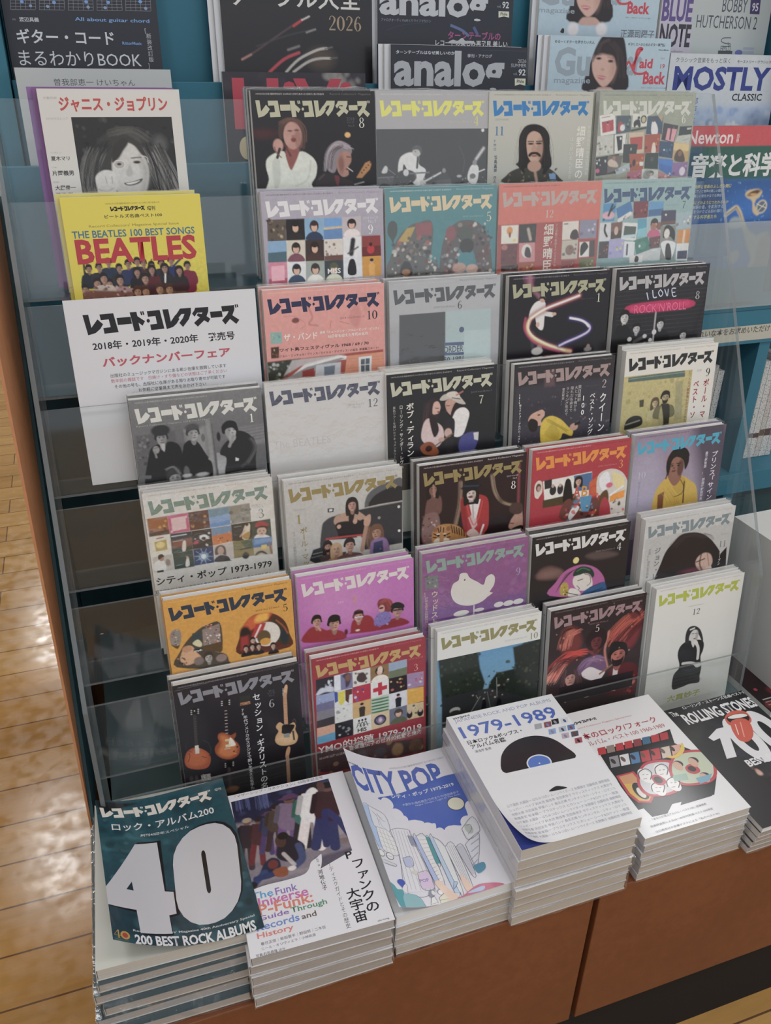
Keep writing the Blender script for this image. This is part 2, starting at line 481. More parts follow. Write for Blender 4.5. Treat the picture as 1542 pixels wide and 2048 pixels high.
class Art:
    """collects coloured polygons in cover millimetres (u right, v down), each ink layer a hair above the last"""
    STEP = 6e-6
    def __init__(s):
        s.v, s.f, s.c, s.z = [], [], [], 0.0
        s.nv = 0
    def add(s, V, F, C):
        V = np.asarray(V, float)
        if not len(V) or not len(F):
            return
        z = np.full((len(V), 1), s.z)
        s.v.append(np.hstack([V, z]))
        s.f.append(np.asarray(F) + s.nv)
        C = np.asarray(C, float)
        if C.ndim == 1:
            C = np.tile(C, (len(V), 1))
        s.c.append(C)
        s.nv += len(V)
    def poly(s, pts, col):
        tris = tessellate_polygon([[Vector((p[0], p[1], 0)) for p in pts]])
        s.add(pts, [list(t) for t in tris], ink(col))
        s.z += s.STEP
    def ribbon(s, pts, w, col):
        P = np.array([p[:2] for p in pts], float)
        wd = np.full(len(P), w, float) if np.isscalar(w) else np.array(w, float)
        T = np.gradient(P, axis=0) if len(P) > 2 else np.tile(P[1] - P[0], (2, 1))
        T /= np.linalg.norm(T, axis=1)[:, None] + 1e-9
        N = np.stack([-T[:, 1], T[:, 0]], 1) * wd[:, None] / 2
        V = np.vstack([P + N, P - N])
        n = len(P)
        F = []
        for i in range(n - 1):
            F += [(i, i + 1, n + i + 1), (i, n + i + 1, n + i)]
        s.add(V, F, ink(col))
        s.z += s.STEP
    def text(s, txt, u0, v0, u1, v1, col, bold):
        V, F = TEXT[(txt, bold)]
        if not len(V):
            return
        a, b = V.min(0), V.max(0)
        w, h = b - a
        nat = (u1 - u0) / max(w, 1e-6)
        k = (v1 - v0) / max(h, 1e-6) / nat
        vc, hh = (v0 + v1) / 2, (v1 - v0)
        if k > 3 or k < .5:
            hh = h * nat
        o = np.array([u0, vc - hh / 2])
        s.add((V - a) / np.maximum(b - a, 1e-6) * np.array([u1 - u0, hh]) + o, F, ink(col))
        s.z += s.STEP
    def column(s, txt, u0, v0, u1, v1, col, bold):
        n = len(txt)
        h = (v1 - v0) / n
        for i, ch in enumerate(txt):
            if ch in ' 　':
                continue
            V, F = TEXT[(ch, bold)]
            if not len(V):
                continue
            # em box: x 0..1, y -.88..+.12 ; long vowel marks and dashes turn upright
            if ch in 'ー―〜-':
                V = np.stack([-(V[:, 1] + .38) + .5, V[:, 0] - .88], 1)
            sm = .18 if ch in 'ャュョッァィゥェォ・' else 0
            x = u0 + (V[:, 0] - (.22 if ch.isascii() else 0)) / (1.0) * (u1 - u0) + sm * (u1 - u0) * .6
            y = v0 + h * (i + .9) + V[:, 1] * h * .98
            s.add(np.stack([x, y], 1), F, ink(col))
        s.z += s.STEP
    def mesh(s, name, h, place, bend=None):
        V = np.vstack(s.v)
        F = s.f
        X = V if bend else place(V[:, 0], V[:, 1], V[:, 2])
        me = bpy.data.meshes.new(name)
        quads = [f for f in F if f.shape[1] == 4]
        tris = [f for f in F if f.shape[1] == 3]
        loops, start, tot = [], [], 0
        for grp, k in ((quads, 4), (tris, 3)):
            if grp:
                g = np.vstack(grp)
                loops.append(g.ravel())
                start.append(tot + k * np.arange(len(g)))
                tot += g.size
        L, st = np.concatenate(loops), np.concatenate(start)
        me.vertices.add(len(X))
        me.vertices.foreach_set('co', X.astype(np.float32).ravel())
        me.loops.add(len(L))
        me.loops.foreach_set('vertex_index', L.astype(np.int32))
        me.polygons.add(len(st))
        me.polygons.foreach_set('loop_start', st.astype(np.int32))
        me.update(calc_edges=True)
        at = me.color_attributes.new('ink', 'FLOAT_COLOR', 'POINT')
        C = np.hstack([np.vstack(s.c), np.ones((len(X), 1))]).astype(np.float32)
        at.data.foreach_set('color', C.ravel())
        if bend:
            (ku, kv), knots, up, shift = bend
            bm = bmesh.new()
            bm.from_mesh(me)
            for q in knots:
                bmesh.ops.bisect_plane(bm, geom=bm.verts[:] + bm.edges[:] + bm.faces[:], dist=1e-7, plane_co=(q * ku / (ku * ku + kv * kv), q * kv / (ku * ku + kv * kv), 0), plane_no=(ku, kv, 0))
            bm.to_mesh(me)
            bm.free()
            X = np.zeros(len(me.vertices) * 3, np.float32)
            me.vertices.foreach_get('co', X)
            X = X.reshape(-1, 3).astype(float)
            d = X[:, 0] * ku + X[:, 1] * kv
            P = place(X[:, 0], X[:, 1], X[:, 2])
            P[:, 1] -= np.interp(d, knots, up)
            sh = np.interp(d, knots, shift)
            P[:, 0] += sh * ku
            P[:, 2] -= sh * kv
            me.vertices.foreach_set('co', P.astype(np.float32).ravel())
            me.update()
        return me

def draw(cover):
    """run one cover's list of print operations"""
    A = Art()
    w, h = cover['w'], cover['h']
    g = 12
    us, vs = np.linspace(0, w, g + 1), np.linspace(0, h, g + 1)
    A.add([(a, b) for b in vs for a in us], [(j * (g + 1) + i, j * (g + 1) + i + 1, (j + 1) * (g + 1) + i + 1, (j + 1) * (g + 1) + i) for j in range(g) for i in range(g)], ink(cover['base']))
    A.z = 2e-5
    R = None
    rasters = []
    vec = []
    for o in cover['ops']:
        if o[0] == 'photo':
            R = Raster(*o[1:])
            rasters.append(R)
        elif o[0] in 'epcshbnHM':
            getattr(R, o[0])(*o[1:])
        else:
            vec.append(o)
    for R in rasters:
        gu, gv = np.meshgrid(R.U, R.V)
        idx = np.arange(R.nx * R.ny).reshape(R.ny, R.nx)
        A.add(np.stack([gu.ravel(), gv.ravel()], 1), np.stack([idx[:-1, :-1].ravel(), idx[:-1, 1:].ravel(), idx[1:, 1:].ravel(), idx[1:, :-1].ravel()], 1), R.a.reshape(-1, 3))
        A.z += 2e-5
    def inside(x0, y0, x1, y1):
        return x1 > 0 and x0 < w and y1 > 0 and y0 < h
    def clip(pts):
        """keep ink on the sheet"""
        for ax, lim, sg in ((0, 0, 1), (0, w, -1), (1, 0, 1), (1, h, -1)):
            out = []
            for i in range(len(pts)):
                a, b = pts[i], pts[(i + 1) % len(pts)]
                da, db = (a[ax] - lim) * sg, (b[ax] - lim) * sg
                if da >= 0:
                    out.append(a)
                if da * db < 0:
                    t = da / (da - db)
                    out.append((a[0] + (b[0] - a[0]) * t, a[1] + (b[1] - a[1]) * t))
            pts = out
            if len(pts) < 3:
                return []
        return pts
    for o in vec:
        k = o[0]
        if k == 'R':
            q = clip([(o[1], o[2]), (o[3], o[2]), (o[3], o[4]), (o[1], o[4])])
            if q: A.poly(q, o[5])
        elif k == 'P':
            q = clip(o[1])
            if q: A.poly(q, o[2])
        elif k == 'C':
            q = clip(catmull(o[1], True, 5))
            if q: A.poly(q, o[2])
        elif k == 'E':
            q = clip([(o[1] + o[3] * math.cos(t * PI / 14), o[2] + o[4] * math.sin(t * PI / 14)) for t in range(28)])
            if q: A.poly(q, o[5])
        elif k == 'S':
            pts = o[1] if len(o[1]) == 2 else catmull(o[1], False, 4)
            pts = [p for p in pts if -.5 < p[0] < w + .5 and -.5 < p[1] < h + .5]
            if len(pts) > 1: A.ribbon(pts, o[2], o[3])
        elif k == 'T':
            if inside(o[2], o[3], o[4], o[5]): A.text(*o[1:])
        elif k == 'D':
            A.text(header_line(o[1], o[2]), 6, 2.6, 86, 4.9, o[3], 0)
            if o[4]: A.text(IMPRINT, 93, 2.2, 143, 5, o[4], 0)
        elif k == 'V':
            if inside(o[2], o[3], o[4], o[5]): A.column(*o[1:])
        elif k == 'G':
            n = len(o[1])
            cw = (o[4] - o[2]) / n
            for i, ch in enumerate(o[1]):
                for st in DIGIT[ch]:
                    pts = [(o[2] + cw * (i + x), o[3] + (o[5] - o[3]) * y, wd * cw * .95) for x, y, wd in st]
                    P = catmull(pts, False, 5) if len(pts) > 2 else pts
                    A.ribbon(P, [p[2] for p in P], o[6])
        elif k == 'L':
            sx, sy = (o[3] - o[1]) / 1214, (o[4] - o[2]) / 150
            for gl in TITLE:
                q = clip([(o[1] + x * sx, o[2] + max(0, y) * sy) for x, y in gl])
                if q: A.poly(q, o[5])
    # photographs of lettering may run past the trimmed edge: keep it on the sheet
    for i, V in enumerate(A.v):
        V[:, 0] = np.clip(V[:, 0], 0, w)
        V[:, 1] = np.clip(V[:, 1], 0, h)
    return A

# ------------------------------------------------------------------ what is printed on each cover (millimetres from its top left corner)
COVERS = {}
COVERS['r1c2'] = {'base': '252328', 'w': 148, 'h': 210, 'ops': [
 ('photo',0,0,148,116.4,.9,'252328','1b181c'),('e',10,45,17.7,5.3,'4a2226',6,.8),
 ('c',[(13.9,71.9),(23.4,65.8),(34.9,64.1),(41.7,77.9),(53.7,64.4),(66.8,69.1),(73.5,78.5),(71.8,91.5),(66,100.7),(68.4,114.1),(12.9,112.4),(14.7,93.9),(12.2,81)],'ccd0c6',1.2),
 ('c',[(19.5,77.5),(28,70.4),(28.4,94.2),(21.5,105.2)],'aeb4aa',2,.6),('s',[(66.5,74.7),(61.2,95),(46.3,102.1)],2.06,'a9aea4',1.5,.5),('c',[(36.1,65),(43,57.9),(53.2,62.5),(45.6,79.8),(40.9,83.4)],'8c4f49',1.2),
 ('c',[(29.3,47),(31,34.5),(38.9,28.4),(51,27.9),(59,33.8),(60.9,47.2),(60,61.7),(55.1,58),(54.7,38.2),(36.6,39),(33.4,50.6)],'4c352f',1.2),('e',46.1,47.1,10.9,14.7,'b58a80',1.2),('e',52.5,50.8,4.5,10.8,'8f6259',3,.7),
 ('h',[(32.6,34.5),(44.8,30.2),(58.4,38.2),(59.4,54.4)],4.4,14,'6a4b40',1.3,3,.6),('e',43.2,42.1,2.8,.9,'5d352f',1),('e',51.1,41.4,2.8,.9,'5d352f',1),('e',47,51.6,3.2,2.5,'7a3a37',1.2),('e',46.9,48,2.2,1.4,'9c6a62',1.5),
 ('e',28.1,57.7,6,7.2,'b98d82',1.5),('s',[(29.7,61.3),(26.4,70.3)],3.21,'3a2c2e',.5),('s',[(35.5,56),(42.3,68.8)],2.01,'5c3230',1.5),('s',[(23.8,59.4),(25.4,64.9),(31.1,70.4)],1.2,'7c4a45',1),
 ('c',[(85.7,71.3),(89.6,60.3),(100.7,53.1),(113.1,56.9),(117.9,64.3),(113.7,69.9),(104.4,66),(99.6,79),(95,88.2),(87.7,86.2),(85.3,78.7)],'857b82',1.2),
 ('h',[(86.7,84.3),(89.7,65.8),(100.6,55.8),(115.1,60.6)],5.4,22,'a89fa6',1.2,5,.6),('h',[(88.8,84.4),(92.8,65.8),(104.7,58.6)],4.6,14,'3a3338',1.2,6,.6),
 ('c',[(98.7,75.2),(104.4,66),(114.9,66.2),(116.7,75.5),(112.1,83),(112.9,90.5),(105.3,93.2),(99.3,86.5)],'a67a6d',1.2),('e',103.8,79,3.8,9.4,'7a5047',3,.8),('s',[(110.9,70.8),(115.8,71.4)],1.06,'3c2522',.5),
 ('e',112.1,84.8,3,1.1,'6b3c38',.8),('s',[(112.1,83.3),(117.9,87.2)],.85,'d8d4d0',.5),('c',[(71.1,102.8),(74.2,92.5),(86.6,88.1),(99,93),(111.6,96.2),(122.1,102.2),(123.9,111.8),(69.7,110.3)],'2d2529',1.2),
 ('s',[(75.7,95.3),(82.3,89.8)],1.25,'55474b',1.5),('c',[(94.8,92),(101.1,93.1),(98.5,103.5)],'6b3034',1.5),('p',[(122.4,94.5),(134.1,78.1),(140.2,75.9),(142.2,79.7),(139.9,85.4),(129.3,95.1)],'ad7a48',1),
 ('e',129.5,89,1.1,.9,'5d3c26',.6),('e',132.3,86.2,1.1,.9,'5d3c26',.6),('e',135.2,83.4,1.1,.9,'5d3c26',.6),('e',138.1,80.6,1.1,.9,'5d3c26',.6),('e',141,77.8,1.1,.9,'5d3c26',.6),('s',[(120,102.1),(131.9,99.5)],1.29,'8d8a8c',1),
 ('e',113.1,47,3.6,2.9,'dcae6a',1),('n',.1,3,1),('D',2018,8,'b9b9b4','6a665f'),('L',5,10.2,141.8,28.2,'b3b298'),('G','8',127.3,28.1,134.8,39.6,'c4c5ba'),('T','2018',112.6,27.9,122.1,31.5,'55545a',0),
 ('T','Vol.37',112.4,32.1,122,34.6,'55545a',0),('T','No.8',114,35.7,121.8,38.2,'55545a',0),]}
COVERS['r1c3'] = {'base': 'a7a6a8', 'w': 148, 'h': 210, 'ops': [
 ('photo',0,41.4,148,121.1,.9,'262628','1d1d1f'),('e',141,43.4,2.1,1.9,'e8e8e8',.6),
 ('c',[(27.4,90.4),(29.2,75.1),(38.1,68.5),(48.1,67.7),(54.7,71.6),(55.1,81.3),(63.7,87.2),(62.5,95),(54.5,106.6),(43.3,98.5),(39,86.7),(34.6,80.9),(32.7,90.5)],'d9d9d7',1),('e',52.1,66.3,6.2,6.1,'b9b9b7',1),
 ('c',[(45.4,67.7),(46.3,62),(52.6,59.8),(58.8,62.5),(57.4,69.8),(54.8,65),(48.1,64.9)],'464648',1),('e',50.3,66.8,1.1,.6,'555',.8),('s',[(53.6,73.5),(52.4,85.1)],2.68,'2c2c2e',1),('e',37.8,95.4,13.8,8.2,'0f0f10',1),
 ('e',37.8,95.4,13.4,7.8,'2a2a2c',1.5,.5),('e',41.1,94.5,3.6,2.5,'060606',.6),('s',[(43.4,91.7),(68.2,90.8)],1.79,'6b6b6d',.8),('e',37.8,90.6,3.6,3.9,'cfcfcd',1),('s',[(59.1,102.8),(84.1,91.6)],2.04,'d0d0ce',1),
 ('e',60.2,102.4,4.1,3.1,'bdbdbb',1),('c',[(121.2,94.3),(125.7,84.5),(131.5,82.7),(136.3,86.7),(135.4,100.6),(130.9,106.5),(122.5,102.3)],'d5d5d3',1),('s',[(132.5,76.8),(142.7,64.2)],4.68,'9a9a9c',1.5),
 ('s',[(132.5,76.8),(142.7,64.2)],1.17,'e8e8e6',1),('e',130.7,80.7,3,3.2,'88888a',1),('e',128.3,96.5,6.1,4.8,'eeeeec',1),('e',128.3,96.5,4.2,3.2,'6a6a6c',1),('s',[(132.9,92.6),(144.6,88.9)],1.41,'dcdcda',.8),
 ('p',[(.3,94.6),(22.2,94.1),(19.8,105.7),(2.2,105.2)],'3c3c3f',1),('s',[(1.3,95.6),(21.1,95.1)],.87,'77777a',.8),('c',[(5.8,89.9),(10.4,82.4),(13.6,84.3),(12.4,90.1)],'c8c8c6',1),('s',[(14.7,86.3),(23.4,92.2)],.66,'808082',.5),
 ('e',88.7,89.3,2.5,2.9,'8a8a8a',1),('c',[(79.6,105.2),(84.1,93.5),(93.3,92.7),(98.1,105.7)],'303033',1),('p',[(75,101.2),(98,98.8),(99.3,107.7),(75,107.1)],'4a4a4d',1.5),('e',109.6,96.1,3.3,1.6,'b0b0ae',1),
 ('s',[(109,60.9),(116.2,76.5),(114.1,92.2)],.46,'555557',.6),('b',1.4,93.6,147.5,109,30,1.7,['6d6d70','98989a','3a3a3c'],4,.7),('n',.12,2,2),('D',2019,4,'c9c9c9','b9b9b9'),('L',5,10.2,141.8,28.2,'e3dc3d'),
 ('G','4',127.9,27,135.4,38.4,'dcd64c'),('T','2019 Vol.38,No.4',95,32.3,125.6,35,'bfbf9a',0),]}
COVERS['r1c4'] = {'base': 'b4b5ab', 'w': 148, 'h': 210, 'ops': [
 ('photo',0,24.3,148,113.1,.9,'b6b7ad','a9aaa2'),('c',[(26.9,96.8),(37.4,90.3),(56.3,86.2),(78.3,86.6),(92.4,91.4),(104.3,100.9),(104.8,107.8),(24.6,105.8)],'3a3a33',1),
 ('b',29.3,90.1,101.9,106.6,22,2.4,['7a5c4a','2a2c26','5a5a4c','8a8576'],2,.9),('p',[(88.5,95.9),(98.3,96.1),(99.4,103.1),(90.4,102.8)],'6f94bf',.8),('s',[(67.5,90.9),(71,104.7)],3.86,'c9a08c',2,.6),
 ('c',[(43,63.6),(43.7,50.4),(51.2,39.6),(64.5,36.8),(78.3,40.8),(86.5,50.8),(88.1,66.4),(92,84.6),(86.9,91.3),(83,95.8),(78.8,95.7),(78.4,88.9),(53.6,88.4),(52.6,95.1),(42.6,85.9),(39.8,83.6),(43.7,79.2)],'211c1d',1),
 ('h',[(51.3,41.8),(45.7,63.7),(44,85.9)],7,12,'39302e',1,8,.6),('h',[(75.6,41.9),(85.7,64.2),(88,86.8)],6,12,'39302e',1,9,.6),
 ('c',[(53.8,59.3),(55.7,49.5),(63.6,45.1),(73.3,48.9),(77.2,59.6),(76.9,73),(71.1,81.5),(64.3,82.3),(57,75)],'bb9a88',1),('e',73.8,66.3,4.9,13.4,'94705f',3,.6),('e',66.7,86.4,9.9,6.8,'b08b79',1.2),
 ('e',60.3,59.9,4.3,1.1,'3a2a26',.8),('e',71.7,59.6,4.4,1.1,'3a2a26',.8),('s',[(55.9,57.2),(64,57.2)],1.08,'2a1e1b',.7),('s',[(67.8,57.3),(76.5,56.9)],1.09,'2a1e1b',.7),
 ('c',[(63.1,61.7),(67,61.7),(69.5,68.4),(61.3,68.3)],'a8806d',1.5,.6),('c',[(57.2,73.2),(60.3,70.1),(65.7,69.3),(71.3,70.2),(75.3,73.4),(74.3,75.7),(69.2,72.9),(65.9,72.4),(62.4,73),(59,75.4)],'2a1d1b',.8),
 ('e',66,74.2,4.4,1.1,'8a5048',.8),('D',2019,11,'8b8c86','8b8c86'),('L',5,10.2,141.8,28.2,'2f7ab8'),('G','11',7.8,39,22,49.7,'37709f'),('T','2019 Vol.38',8.6,30.2,26.8,32.5,'9aa69a',0),('V','YMO',8.5,53.4,13.2,67.6,'4c6a86',0),
 ('V','飯島真理',8.5,72.5,13.1,93,'4a5a66',1),('V','四人',8.4,97,12.4,105.4,'4a5a66',1),('V','細野晴臣の',126.2,38.7,139.2,103.4,'d8d6ce',1),('V','はっぴいえんどから',116.7,52,122.4,103.3,'d3d2ca',0),
 ('V','音楽活動五十周年記念特集',141.5,38.7,146.6,99.1,'d0cec6',0),]}
COVERS['r1c5'] = {'base': '9aa08c', 'w': 148, 'h': 210, 'ops': [
 ('photo',0,0,148,113,.8,'9ba18d','959b88'),('M',[(1.1,27.6),(23.9,24.7),(27.9,49),(4.9,51.8)],'dcdcd6',0),('M',[(5,35.2),(22.3,32.3),(24,45.5),(7.3,48.4)],'b03a44:f:c94a50',0),('s',[(4.5,30.2),(16.7,28.5)],.86,'a06060',.5),
 ('M',[(26.4,28.1),(48.6,27.3),(50.2,47),(28,49.8)],'3f5560:b:7f8f8a:2b3a40',0),('c',[(30.3,45.6),(31.9,34.5),(38.4,38.8),(37,46.5)],'b03640',1),('e',37.1,42.2,3.8,3.9,'d8d8d8',1),
 ('M',[(51.7,25.2),(75.5,26.1),(76.2,40.7),(51.3,41.4)],'d5d5cc',0),('c',[(53.6,37.1),(55.4,33.7),(61.8,32),(64.8,38.9),(63,42.4),(59.3,38.9),(55.2,42.3)],'1e1e20',1),('e',61.1,30.3,2,1.7,'2a2a2a',.8),
 ('e',68.7,32.1,4.7,5,'26261f',.6),('e',68.7,32.5,3.1,3.6,'b9b58a',.8),('s',[(51.7,45.7),(73,42.4)],2.87,'3a3833',1),('M',[(74.2,28.7),(99.2,27.4),(99.3,50.4),(74.5,50.2)],'35516b:h:3a566e:314d66',0),
 ('c',[(82.8,49.4),(82.2,35.6),(86.6,34.7),(92.1,42.5),(91.9,50.4)],'dfe3e8',1.2),('e',84.2,33,2.5,2.6,'5a4a48',.8),('p',[(90.3,27.8),(99,27.4),(98,35.6)],'b59a70',.5),
 ('M',[(100.9,36.5),(124.7,40.1),(120.1,61.2),(99.6,57.4)],'3a2f38:b:6a5560:251d26',0),('p',[(108,43.1),(123,44.5),(119.4,60.3),(105.9,57.5)],'d89aa4',.5),('s',[(113.9,44.4),(113.2,56.7)],2.51,'5a2a3a',1),
 ('M',[(127.1,41),(146.7,40.7),(146.6,51.7),(126.4,52.4)],'2b3032',0),('p',[(138.9,42.8),(146.4,42.4),(146.1,44.6),(139.3,45.3)],'b8bbb0',.5),('M',[(125.3,52.9),(146.4,50.8),(145.3,63.3),(121.7,60.3)],'b9bcb2',0),
 ('s',[(134.2,58.7),(143.1,56.1)],.46,'6a6a66',.5),('M',[(-1.5,52.1),(24.3,50.7),(25.5,74),(-1.6,76.2)],'c0c2b8',0),('b',.3,60.7,24.4,74,16,2.4,['8a8a80','5a5a55','d8d0c8','c89a90'],5,.8),
 ('M',[(25.9,50.7),(44.9,49.1),(46.3,72.6),(27.1,73.2)],'d8d8d2',0),('p',[(28.8,52.4),(38.1,51.6),(38.7,68.1),(32.9,70.6)],'18181a',.8),('e',35.7,55.1,1.5,1.6,'ddd',.8),('s',[(25.4,50.7),(27.4,72.7)],.87,'222',.4),
 ('s',[(43.9,50),(44.4,64.7)],.77,'2a2a2a',.4),('M',[(47.7,48.7),(71.3,47.2),(73.2,73),(50.9,73.5)],'cbb79a',0),('p',[(49.9,54.3),(69.8,52.8),(70.5,68.5),(52.7,70)],'b5413a',.8),
 ('M',[(40.8,62),(63,62.3),(61.2,86),(41.5,84.8)],'2b3430',0),('e',53.1,68.3,1.1,1.8,'aaa',.8),('M',[(72.9,51.1),(97.5,49.5),(97,72.9),(74.4,73)],'a8482e:b:d07a4a:5a2a20',0),
 ('c',[(85.6,72.7),(86.6,61.7),(90,61.7),(92.4,72.4)],'e0d0c0',1),('M',[(97,58.7),(120.6,60.3),(119.9,80.8),(97.6,77.8)],'24466a:b:3f7a90:1c2f50',0),('e',105.6,69.9,1.4,1.1,'c8d8e0',.8),
 ('M',[(120.6,60.8),(145.3,63.3),(146.1,84.9),(120.7,82.6)],'c2a060:g:d8be80',0),('c',[(124.3,83.6),(124.7,73.7),(131.1,69.3),(137.6,74.8),(140.3,85.2)],'4a3426',1.5),('e',131.8,74.7,3.3,3.6,'8a6048',1),
 ('M',[(-1.4,78),(35.4,73.7),(32.3,97.9),(1.7,100.8)],'26242c',0),('b',.9,79.7,15.9,88.7,8,2.4,['e8e8e8','d0d0d0','1c1c22'],7,.8),('e',3.8,94.2,3.1,2.7,'cf5a7a',.8),('M',[(18,75.7),(41.2,76),(38.4,92.7),(19,97.6)],'6b6058',0),
 ('c',[(18.7,83.5),(23.9,80.1),(32,83.8),(34.8,90),(21.5,88.8)],'cdb8a4',1.5),('e',27.7,79.3,2.4,2.6,'a07a68',.8),('M',[(51,74.4),(75.6,73.9),(74.6,94.3),(54.4,95.7)],'a9502c:b:d8823f:3a241c',0),('e',59.4,85.1,2.5,4.5,'2a1e1c',.8),
 ('p',[(67.8,84.4),(74.5,84.1),(74.5,89),(68.9,89.3)],'e8ddd0',.8),('M',[(76.1,73.5),(97.1,73.3),(98.5,93.9),(76.6,92.6)],'22302c',0),('e',87.8,81.2,2.5,2.7,'4a5048',2),
 ('M',[(98,80.4),(121.3,82.6),(121.9,104.4),(99.7,93.9)],'2d6bb8:g:3a7ac6',0),('M',[(120.6,86.2),(146.2,85.8),(146.6,104.9),(122.9,103.5)],'8d6aa0:b:c79ad0:5a3f74',0),('e',138.5,97.4,4.7,5.5,'e0d4dc',1.5),
 ('M',[(30.7,93.4),(52.1,85),(54.2,93.9),(33.6,99.7)],'aab6ba:b:d8dde0',0),('M',[(50,96.5),(73.4,94.3),(72.6,106.9),(50.5,106.3)],'b05a70:b:d07a90',0),
 ('M',[(73.3,93.4),(99.2,94.8),(100.2,107.5),(73.8,106.9)],'c9cbc2:F:777:5a625e',0),('e',81.6,100.8,5.7,6.4,'7c827c',2,.8),('M',[(100,96.6),(123,104.4),(121.2,108),(100.2,107.5)],'c07a80:b:e8c8c8',0),('n',.1,3,3),
 ('D',2018,6,'6b7063','7d8274'),('L',5,10.2,141.8,28.2,'cdcec2'),('G','6',128.4,26.2,135.9,37.5,'d6d7cb'),('T','2018 Vol.37,No.6',103.2,30.6,124.5,32.5,'aeb4a2',0),]}
COVERS['r2c2'] = {'base': 'a6a1b0', 'w': 148, 'h': 210, 'ops': [
 ('photo',0,0,148,118.8,.85,'a7a2b1','9d98a8'),('M',[(5.7,30.2),(27.9,30.3),(27,54),(4.8,53.7)],'5d5148:B:b5a284:3b2f2c',0),('M',[(27.9,30.3),(50.3,30.4),(49.6,54.3),(27,54)],'231d1f:F:2a2224:1b1616',7),
 ('M',[(50.3,30.4),(73,30.6),(72.6,54.6),(49.6,54.3)],'7fa8c8:F:2d3a58:3a2426',14),('M',[(73,30.6),(96.1,30.7),(95.8,54.9),(72.6,54.6)],'c9b48a:hg:6d9bd0:5f86b8',21),
 ('M',[(4.8,53.7),(27,54),(26.2,78.1),(3.7,77.7)],'7fa4c6:hH:fff:4a6672',28),('M',[(27,54),(49.6,54.3),(49,78.6),(26.2,78.1)],'c9c2b4:F:7a4a5a:2b2022',35),
 ('M',[(49.6,54.3),(72.6,54.6),(72.1,79.1),(49,78.6)],'3c2e2c:F:4a302a:2a1a18',42),('M',[(72.6,54.6),(95.8,54.9),(95.5,79.5),(72.1,79.1)],'cfc8c0:bH:a05a50:6a4a44',49),
 ('M',[(3.7,77.7),(26.2,78.1),(25.4,102.7),(2.7,102.1)],'cc7f94:Hq:e0a8b4:a84a62',56),('M',[(26.2,78.1),(49,78.6),(48.3,103.3),(25.4,102.7)],'d4d6d6:F:394a66:22262e',63),
 ('M',[(49,78.6),(72.1,79.1),(71.6,104),(48.3,103.3)],'9aa39c:F:d8d8d2:3a3430',70),('M',[(72.1,79.1),(95.5,79.5),(95.2,104.7),(71.6,104)],'3c4248:F:c8cbb8:55583f',77),
 ('M',[(96.1,30.7),(119.5,30.2),(119.2,52.1),(96.2,52.7)],'b9b0b4:F:e0d4d4:241c20',0),('M',[(96.2,53.1),(119.2,52.7),(119.2,76.8),(95.9,77.1)],'d5d6d8',0),('s',[(108.8,57.1),(106.1,72.6)],5.95,'2a2a2e',2),
 ('s',[(101.8,72.4),(114.9,65.2)],1.7,'4a4a50',1),('M',[(120,52.7),(143.7,52.8),(144,76.8),(119.7,76.8)],'8a3a38:h:c4483e:6a2a2a',0),('e',130.9,68.9,4.8,4.9,'b83038',.8),('e',131.1,63,2.2,2.3,'3a2020',.8),
 ('M',[(95.9,77.1),(119.2,76.8),(119.3,100.1),(95.3,100.7)],'cfd2d6',0),('c',[(100.9,96),(103.6,80.3),(110.1,80.6),(111.6,96.6)],'222228',.6),('M',[(119.7,76.8),(144,76.8),(143.9,100.5),(119.8,100.1)],'c98f32:f:d8a050',0),
 ('T','MISS',75.6,88.6,91.9,94.6,'e4e4dc',1),('n',.09,3,2),('D',2018,9,'6a6674','8b8794'),('L',5,10.2,141.8,28.2,'d6d5d8'),('G','9',127.6,40,134.9,51.1,'dcdce2'),('T','2018 Vol.37',121.9,31,141.5,33.8,'c6c3cc',0),
 ('T','No.9',128.7,34.6,138.8,38.4,'c6c3cc',0),]}
